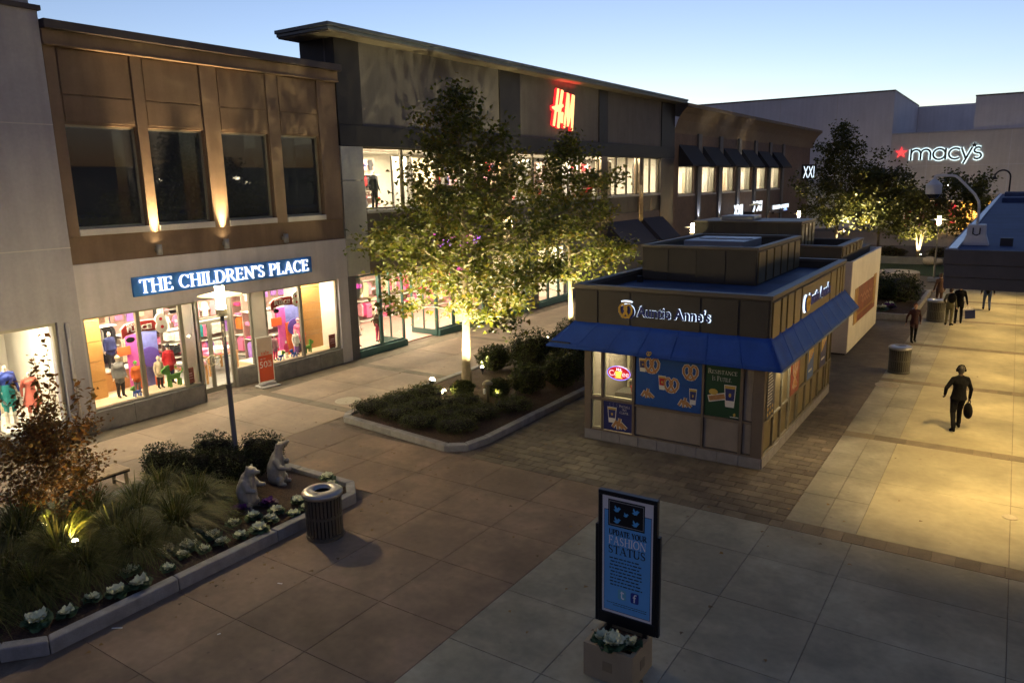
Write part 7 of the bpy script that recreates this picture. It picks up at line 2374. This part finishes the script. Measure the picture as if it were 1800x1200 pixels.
# manhole covers
def cover(label, x, y, r_):
    t = thing('manhole_cover', label, 'manhole cover', (x, y, .004), 'round drain covers')
    q = B(); q.lathe([(r_, .003), (r_, .010), (r_ * .93, .011), (r_ * .93, .007), (0, .007)], (x, y, 0), 36); q.build('plate', mat('cover_metal', (.34, .30, .22), .6, .2, var=.15, scale=12), parent=t)
    q = B()
    for i in range(-5, 6):
        w = math.sqrt(max(0, (r_ * .85) ** 2 - (i * r_ * .16) ** 2))
        q.box(x - w, x + w, y + i * r_ * .16 - .012, y + i * r_ * .16 + .012, .0072, .012)
    q.build('ribs', mat('cover_metal', (.34, .30, .22)), parent=t)
cover('pale round drain cover on the walk before the children\'s shop', -17.2, 16.3, .42)
cover('round drain cover on the walk between the bin and the kiosk', -2.95, 26.4, .36)
cover('small pale round cover at the right picture edge', .5, 16.95, .14)

# round stone seat by the lawn
q = B(); q.lathe([(1.32, 0), (1.36, .05), (1.36, .42), (1.32, .47), (0, .48)], (-6.15, 55.2, 0), 40)
tag(q.build('stone_seat', mat('seat_stone', (.42, .36, .27), .7, var=.1, scale=3), loc=(-6.15, 55.2, 0)), 'round pale stone drum seat before the lawn', 'stone seat')
# pale boulder-like bags near the lamp: heap by the seated people
q = B(); q.ell((-5.0, 64.0, .35), (.5, .4, .35), 12, 8); q.ell((-4.5, 64.1, .3), (.4, .3, .25), 12, 8)
me = remeshed(q, .06, 3); me.materials.append(PAL['cream']); o = bpy.data.objects.new('shopping_bag', me); C.objects.link(o); tag(o, 'pale crumpled bag resting by the lawn wall near the lamp post', 'bag')

# ---------------------------------------------------------------- advertising stand in a tan planter box
s = thing('planter_box', 'square tan stone planter box holding the sign and cabbages', 'planter', (-4.03, 8.53, 0))
M_tanbox = mat('tan_planter', (.34, .27, .17), .75, var=.1, scale=3, bump=.15, bscale=90)
PX_, PY_ = (-4.4, -3.665), (8.22, 8.88)
z1 = .5
q = B()
for (a, c, d, e) in ((PX_[0], PX_[1], PY_[0], PY_[0] + .06), (PX_[0], PX_[1], PY_[1] - .06, PY_[1]), (PX_[0], PX_[0] + .06, PY_[0] + .06, PY_[1] - .06), (PX_[1] - .06, PX_[1], PY_[0] + .06, PY_[1] - .06)):
    q.box(a, c, d, e, 0, z1)
q.build('box_wall', M_tanbox, parent=s)
q = B()
q.box(-4.11, -3.96, PY_[0] - .006, PY_[0], .16, .31); q.box(PX_[1], PX_[1] + .006, 8.47, 8.62, .16, .31)
q.build('square_inset', mat('tan_inset', (.24, .185, .11), .75, var=.1), parent=s, bevel=.004)
q = B(); q.box(PX_[0] + .06, PX_[1] - .06, PY_[0] + .06, PY_[1] - .06, .3, .44); q.build('soil', M_soil, parent=s)
put_cab(0, -4.2, 8.40, .43, 'cream cabbage at the left of the tan planter box', .75)
put_cab(1, -4.0, 8.36, .44, 'large cream cabbage in the middle of the tan planter box', .95)
put_cab(2, -3.8, 8.45, .44, 'cream cabbage at the right of the tan planter box', .8)
st = thing('advertising_stand', 'tall black framed blue sign reading UPDATE YOUR FASHION STATUS in the planter box', 'sign', (-4.03, 8.72, .45))
A = Fr((-3.98, 8.7, -.158), (1, .02, 0))
A.v = Vector((0, 0, 1.318))
W2, Z0, Z1 = .43, .56, 2.07
M_blk = mat('stand_black', (.010, .010, .014), .35, .2, var=.05)
q = B()
q.fbox(A, -W2, W2, Z1 - .05, Z1, -.06, .02); q.fbox(A, -W2, W2, Z0, Z0 + .13, -.06, .02); q.fbox(A, -W2, -W2 + .055, Z0 + .13, Z1 - .05, -.06, .02); q.fbox(A, W2 - .055, W2, Z0 + .13, Z1 - .05, -.06, .02)
q.build('frame', M_blk, parent=st, bevel=.006)
q = B(); q.fbox(A, -W2 - .045, -W2 - .001, Z0, 1.68, -.055, .015); q.fbox(A, W2 + .001, W2 + .045, Z0, 1.68, -.055, .015); q.build('side_channel', M_blk, parent=st, bevel=.006)
q = B(); q.fbox(A, -.3, -.24, .4, Z0, -.05, -.01); q.fbox(A, .24, .3, .4, Z0, -.05, -.01); q.build('stand_leg', M_blk, parent=st)
q = B(); q.fbox(A, -W2 + .056, W2 - .056, Z0 + .131, Z1 - .051, -.03, .0); q.build('sheet', mat('sheet_white', (.78, .75, .75), .5, var=.03), parent=st)
sx0, sx1, sz0, sz1 = -.34, .34, .725, 1.86
q = B(); q.fbox(A, sx0 - .006, sx1 + .006, sz0 - .006, sz1 + .006, .0005, .002); q.build('blue_border', M_navy, parent=st)
q = B(); q.fbox(A, sx0, sx1, sz0, sz1, .0022, .0035); q.build('blue_field', mat('sheet_blue', (.13, .40, .78), .45, var=.04), parent=st)
q = B(); q.fbox(A, -.285, .25, 1.69, 1.985, .004, .006); q.fbox(A, -.27, .235, 1.705, 1.97, .0062, .0068, 1); q.fbox(A, -.262, .227, 1.713, 1.962, .007, .0075); q.build('black_panel', [M_blk, mat('grey_line', (.3, .3, .3), .5, var=0)], parent=st)
M_bird = mat('bird_blue', (.10, .42, .80), .5, var=0)
for (x, z, k_) in ((-.15, 1.89, 1), (.12, 1.9, 1), (-.02, 1.845, .7), (-.15, 1.765, 1), (.12, 1.77, 1)):
    q = B(); q.poly(A, [(x + a * k_, z + c * k_) for a, c in ((-.056, -.016), (-.02, -.034), (.015, -.032), (.036, -.008), (.056, .012), (.038, .014), (.028, .024), (.012, .02), (.002, .004), (-.034, .038), (-.04, .012), (-.026, -.006))], .008, .010)
    q.build('bird_print', M_bird, parent=st)
M_tw, M_td = mat('print_ivory', (.9, .9, .92), .5, var=0), mat('print_ink', (.008, .012, .03), .5, var=0)
q = B(); serif(q, 'UPDATE YOUR', A, -.27, 1.595, .55, .06, .004, .006, wt=2.0, only=0); q.build('dark_lettering', M_td, parent=st)
q = B(); serif(q, 'UPDATE YOUR', A, -.27, 1.595, .55, .06, .004, .006, wt=2.0, only=1); q.build('dark_lettering', M_td, parent=st)
q = B(); serif(q, 'STATUS', A, -.28, 1.385, .55, .088, .004, .006, wt=1.6); q.build('dark_lettering', M_td, parent=st)
q = B()
for r_ in range(9):
    y_ = 1.325 - r_ * .038
    x_ = -.27 + rnd.uniform(0, .03)
    e_ = .20 + rnd.uniform(-.04, .03)
    while x_ < e_:
        w_ = min(rnd.uniform(.02, .075), e_ - x_ + .01)
        q.fbox(A, x_, x_ + w_, y_, y_ + .013, .004, .005)
        x_ += w_ + .014
for r_ in range(2):
    x_ = -.30 + .1 * r_
    while x_ < .3:
        w_ = rnd.uniform(.015, .045)
        q.fbox(A, x_, x_ + w_, .81 - r_ * .022, .817 - r_ * .022, .004, .005)
        x_ += w_ + .01
q.build('small_print', M_td, parent=st)['kind'] = 'stuff'
q = B(); serif(q, 'FASHION', A, -.275, 1.49, .55, .09, .0062, .008, wt=1.25); q.build('white_lettering', M_tw, parent=st)
for (x, m_, ch, mw) in ((-.13, mat('icon_cyan', (.16, .45, .62), .5, var=0), 't', .06), (.06, mat('icon_blue', (.02, .04, .28), .5, var=0), 'f', .055)):
    r_ = .022
    pts = arc(x + .12 - r_, .99 - r_, r_, r_, 0, 90, 4) + arc(x + r_, .99 - r_, r_, r_, 90, 180, 4) + arc(x + r_, .87 + r_, r_, r_, 180, 270, 4) + arc(x + .12 - r_, .87 + r_, r_, r_, 270, 360, 4)
    q = B(); q.poly(A, pts, .004, .006); q.build('icon', m_, parent=st)
    text('icon_letter', ch, A, x + .035, .882, mw, M_tw, .0062, .008, st, height=.095)

# ================================================================ PEOPLE
BLK = mat('cloth_black_matte', (.005, .005, .006), .95, var=.2, scale=10, bump=.6, bscale=14, spec=.1)
BLK2 = mat('cloth_charcoal', (.008, .008, .009), .95, var=.2, scale=10, bump=.6, bscale=14, spec=.1)
HAIR, HAIR2, HAIR3 = mat('hair_black', (.012, .01, .008), .6, var=.1), mat('hair_brown', (.06, .03, .015), .6, var=.1), mat('hair_red', (.16, .06, .02), .6, var=.1)
DSK = mat('skin_dark', (.05, .028, .018), .55, var=.06)
man = figure('person', 'person in dark suit walking away with a bag in the right hand', 'person', (-.78, 22.45, 0), R(24), 1.76, dict(skin=DSK, top=BLK, bottom=BLK2, shoes=BLK),
             dict(elL=(-.35, -.06, 1.16), wrL=(-.31, .08, .97), elR=(.29, .02, 1.12), wrR=(.31, .1, .87), knL=(-.13, -.06, .51), anL=(-.16, -.26, .12), toL=(-.17, -.12, .035), knR=(.12, .17, .53), anR=(.13, .18, .10), toR=(.14, .36, .05), head=(.0, .05, 1.64)), voxel=.016, hair=HAIR, coat=.1, bulk=1.1)
q = B(); q.tube([(-.1, .02, 1.64), (-.095, .02, 1.70), (-.06, .02, 1.76), (0, .02, 1.775), (.06, .02, 1.76), (.095, .02, 1.70), (.1, .02, 1.64)], .014, 8)
for sx in (-1, 1):
    q.tube([(sx * .075, .02, 1.635), (sx * .115, .02, 1.635)], .042, 12)
h_ = q.build('headphones', BLK); h_.parent = man
bag = thing('handbag', 'dark soft bag hanging from the walking person\'s right hand', 'bag', (-.78, 22.45, 0))
bag.rotation_euler = (0, 0, R(24))
q = B(); q.ell((.31, .12, .50), (.09, .2, .22), 14, 9); b_ = q.build('bag_body', BLK2, smooth=True); b_.parent = bag
q = B(); q.tube([(.31, .02, .66), (.315, .06, .80), (.315, .12, .815), (.31, .2, .66)], .012, 6); b_ = q.build('bag_strap', BLK, smooth=True); b_.parent = bag
figure('person', 'person in dark red jacket with reddish hair walking past the white stall', 'person', (-3.0, 34.0, 0), R(200), 1.62, dict(skin=SKIN, top=mat('maroon_coat', (.035, .008, .010), .85, var=.2, scale=8), bottom=BLK2, shoes=BLK),
       dict(elR=(.28, -.06, 1.13), wrR=(.33, .03, .88), elL=(-.26, -.1, 1.13), wrL=(-.28, -.12, .9), knR=(.09, .1, .5), anR=(.08, .1, .09), toR=(.08, .27, .04), knL=(-.1, -.04, .5), anL=(-.11, -.15, .1), toL=(-.11, -.02, .035)), hair=HAIR3, coat=.14)
olive = mat('olive_jacket', (.10, .09, .04), .85, var=.2, scale=8)
figure('person', 'person in olive jacket and dark backpack standing by the far litter bin', 'person', (-2.05, 38.6, 0), R(-20), 1.72, dict(skin=SKIN, top=olive, bottom=olive, shoes=BLK), dict(elL=(-.27, .02, 1.14), wrL=(-.25, .17, .98), toL=(-.2, .14, .035)), hair=HAIR2, coat=.12)
figure('person', 'person in black coat beside the olive jacket, carrying shopping bags', 'person', (-1.72, 39.35, 0), R(10), 1.82, dict(skin=SKIN, top=BLK, bottom=BLK2, shoes=BLK), dict(wrR=(.32, .12, .86), anL=(-.12, -.12, .09), toL=(-.13, .06, .035)), hair=HAIR, coat=.2)
jean = mat('blue_jeans', (.03, .05, .12), .85, var=.25, scale=8)
figure('person', 'person in blue jeans walking in step under the canopy', 'person', (-.75, 43.8, 0), R(5), 1.75, dict(skin=SKIN, top=BLK2, bottom=jean, shoes=BLK), dict(knL=(-.12, .12, .52), anL=(-.12, .16, .1), toL=(-.13, .33, .05), anR=(.12, -.16, .1), toR=(.13, -.02, .04)), hair=HAIR2)
figure('person', 'person in brown at the canopy corner, mostly hidden behind the fascia', 'person', (-2.85, 43.9, 0), R(30), 1.75, dict(skin=SKIN, top=PAL['brown'], bottom=PAL['brown'], shoes=BLK), hair=HAIR2, coat=.2)
figure('person', 'person sitting-height in pale grey top by the lawn wall behind the lamp', 'person', (-3.4, 62.4, 0), R(150), 1.6, dict(skin=SKIN, top=PAL['grey'], bottom=jean, shoes=BLK), hair=HAIR2)
figure('person', 'person in pale blue shirt standing between the bushes and the kiosk corner', 'person', (-10.2, 20.4, 0), R(20), 1.7, dict(skin=SKIN, top=mat('pale_shirt', (.25, .30, .42), .8, var=.1), bottom=BLK2, shoes=BLK), hair=HAIR)
for (x, z, m_, lb) in ((-1.36, .52, PAL['white'], 'white shopping bag held by the person in black'), (-1.28, .45, PAL['navy'], 'dark blue and white shopping bag held lowest by the person in black')):
    s = thing('shopping_bag', lb, 'bag', (x, 39.4, z))
    q = B(); q.fbox(Fr((x, 39.4, z), (.96, .2, .1), (-.1, 0, 1)), -.2, .2, -.2, .18, -.06, .06); q.build('bag_body', m_, parent=s)
    q = B(); q.tube([(x - .08, 39.4, z + .18), (x - .03, 39.42, z + .33), (x + .05, 39.4, z + .18)], .008, 5); q.build('bag_handle', PAL['white'], parent=s)
bp = B(); bp.ell((-1.98, 38.38, 1.28), (.17, .12, .24), 12, 8); tag(bp.build('backpack', BLK2, loc=(-1.98, 38.38, 1.28), smooth=True), 'dark backpack on the person in the olive jacket', 'bag')

# litter on the paving: a receipt, a straw
for (x, y, rz, w, lb) in ((-11.12, 5.35, .6, .16, 'white paper scrap lying beside the long kerb'), (-10.0, 7.6, .3, .09, 'small paper scrap on the brown paving'), (-9.6, 6.1, 1.2, .05, 'tiny bright scrap on the brown paving near the lower joint')):
    q = B(); q.box(-w / 2, w / 2, -.012, .012, .003, .008); o = q.build('paper_scrap', PAL['white']); o.location = (x, y, .002); o.rotation_euler = (0, 0, rz); tag(o, lb, 'litter')

# fallen leaves blown about the paving and along the kerbs
rg = np.random.default_rng(77)
pts = []
for (cx, cy, sx, sy, n) in ((-13.5, 13.2, 3.0, .9, 60), (-10.2, 16.5, .5, 2.5, 45), (-10.9, 8.0, .35, 2.5, 40), (-17.2, 14.5, 1.6, 4.0, 60), (-8.5, 10.5, 2.5, 2.5, 35), (-2.6, 24.0, 1.2, 6, 40), (-4.0, 12.0, 2.5, 2, 20)):
    pts.append(np.stack([rg.normal(cx, sx, n), rg.normal(cy, sy, n), np.full(n, .012)], 1))
pts = np.concatenate(pts)
ok = ~(((pts[:, 0] < -11.2) & (pts[:, 0] > -16.1) & ((pts[:, 1] < 11.4) | (pts[:, 1] > 14.1))) | ((pts[:, 0] > -9.1) & (pts[:, 0] < -4.3) & (pts[:, 1] > 16.9)) | (pts[:, 0] < -20.9))
V, F = maple_arrays(pts[ok], .085, rg, up=6.)
V[:, 2] = np.maximum(V[:, 2], .006)
o = np_mesh('fallen_leaves', V, F, leaf_mat('dry_leaf', [(.06, .04, .015), (.14, .08, .025), (.20, .12, .03), (.09, .05, .02)], .1))
struct(o, 'stuff', 'dry leaves scattered over the paving')
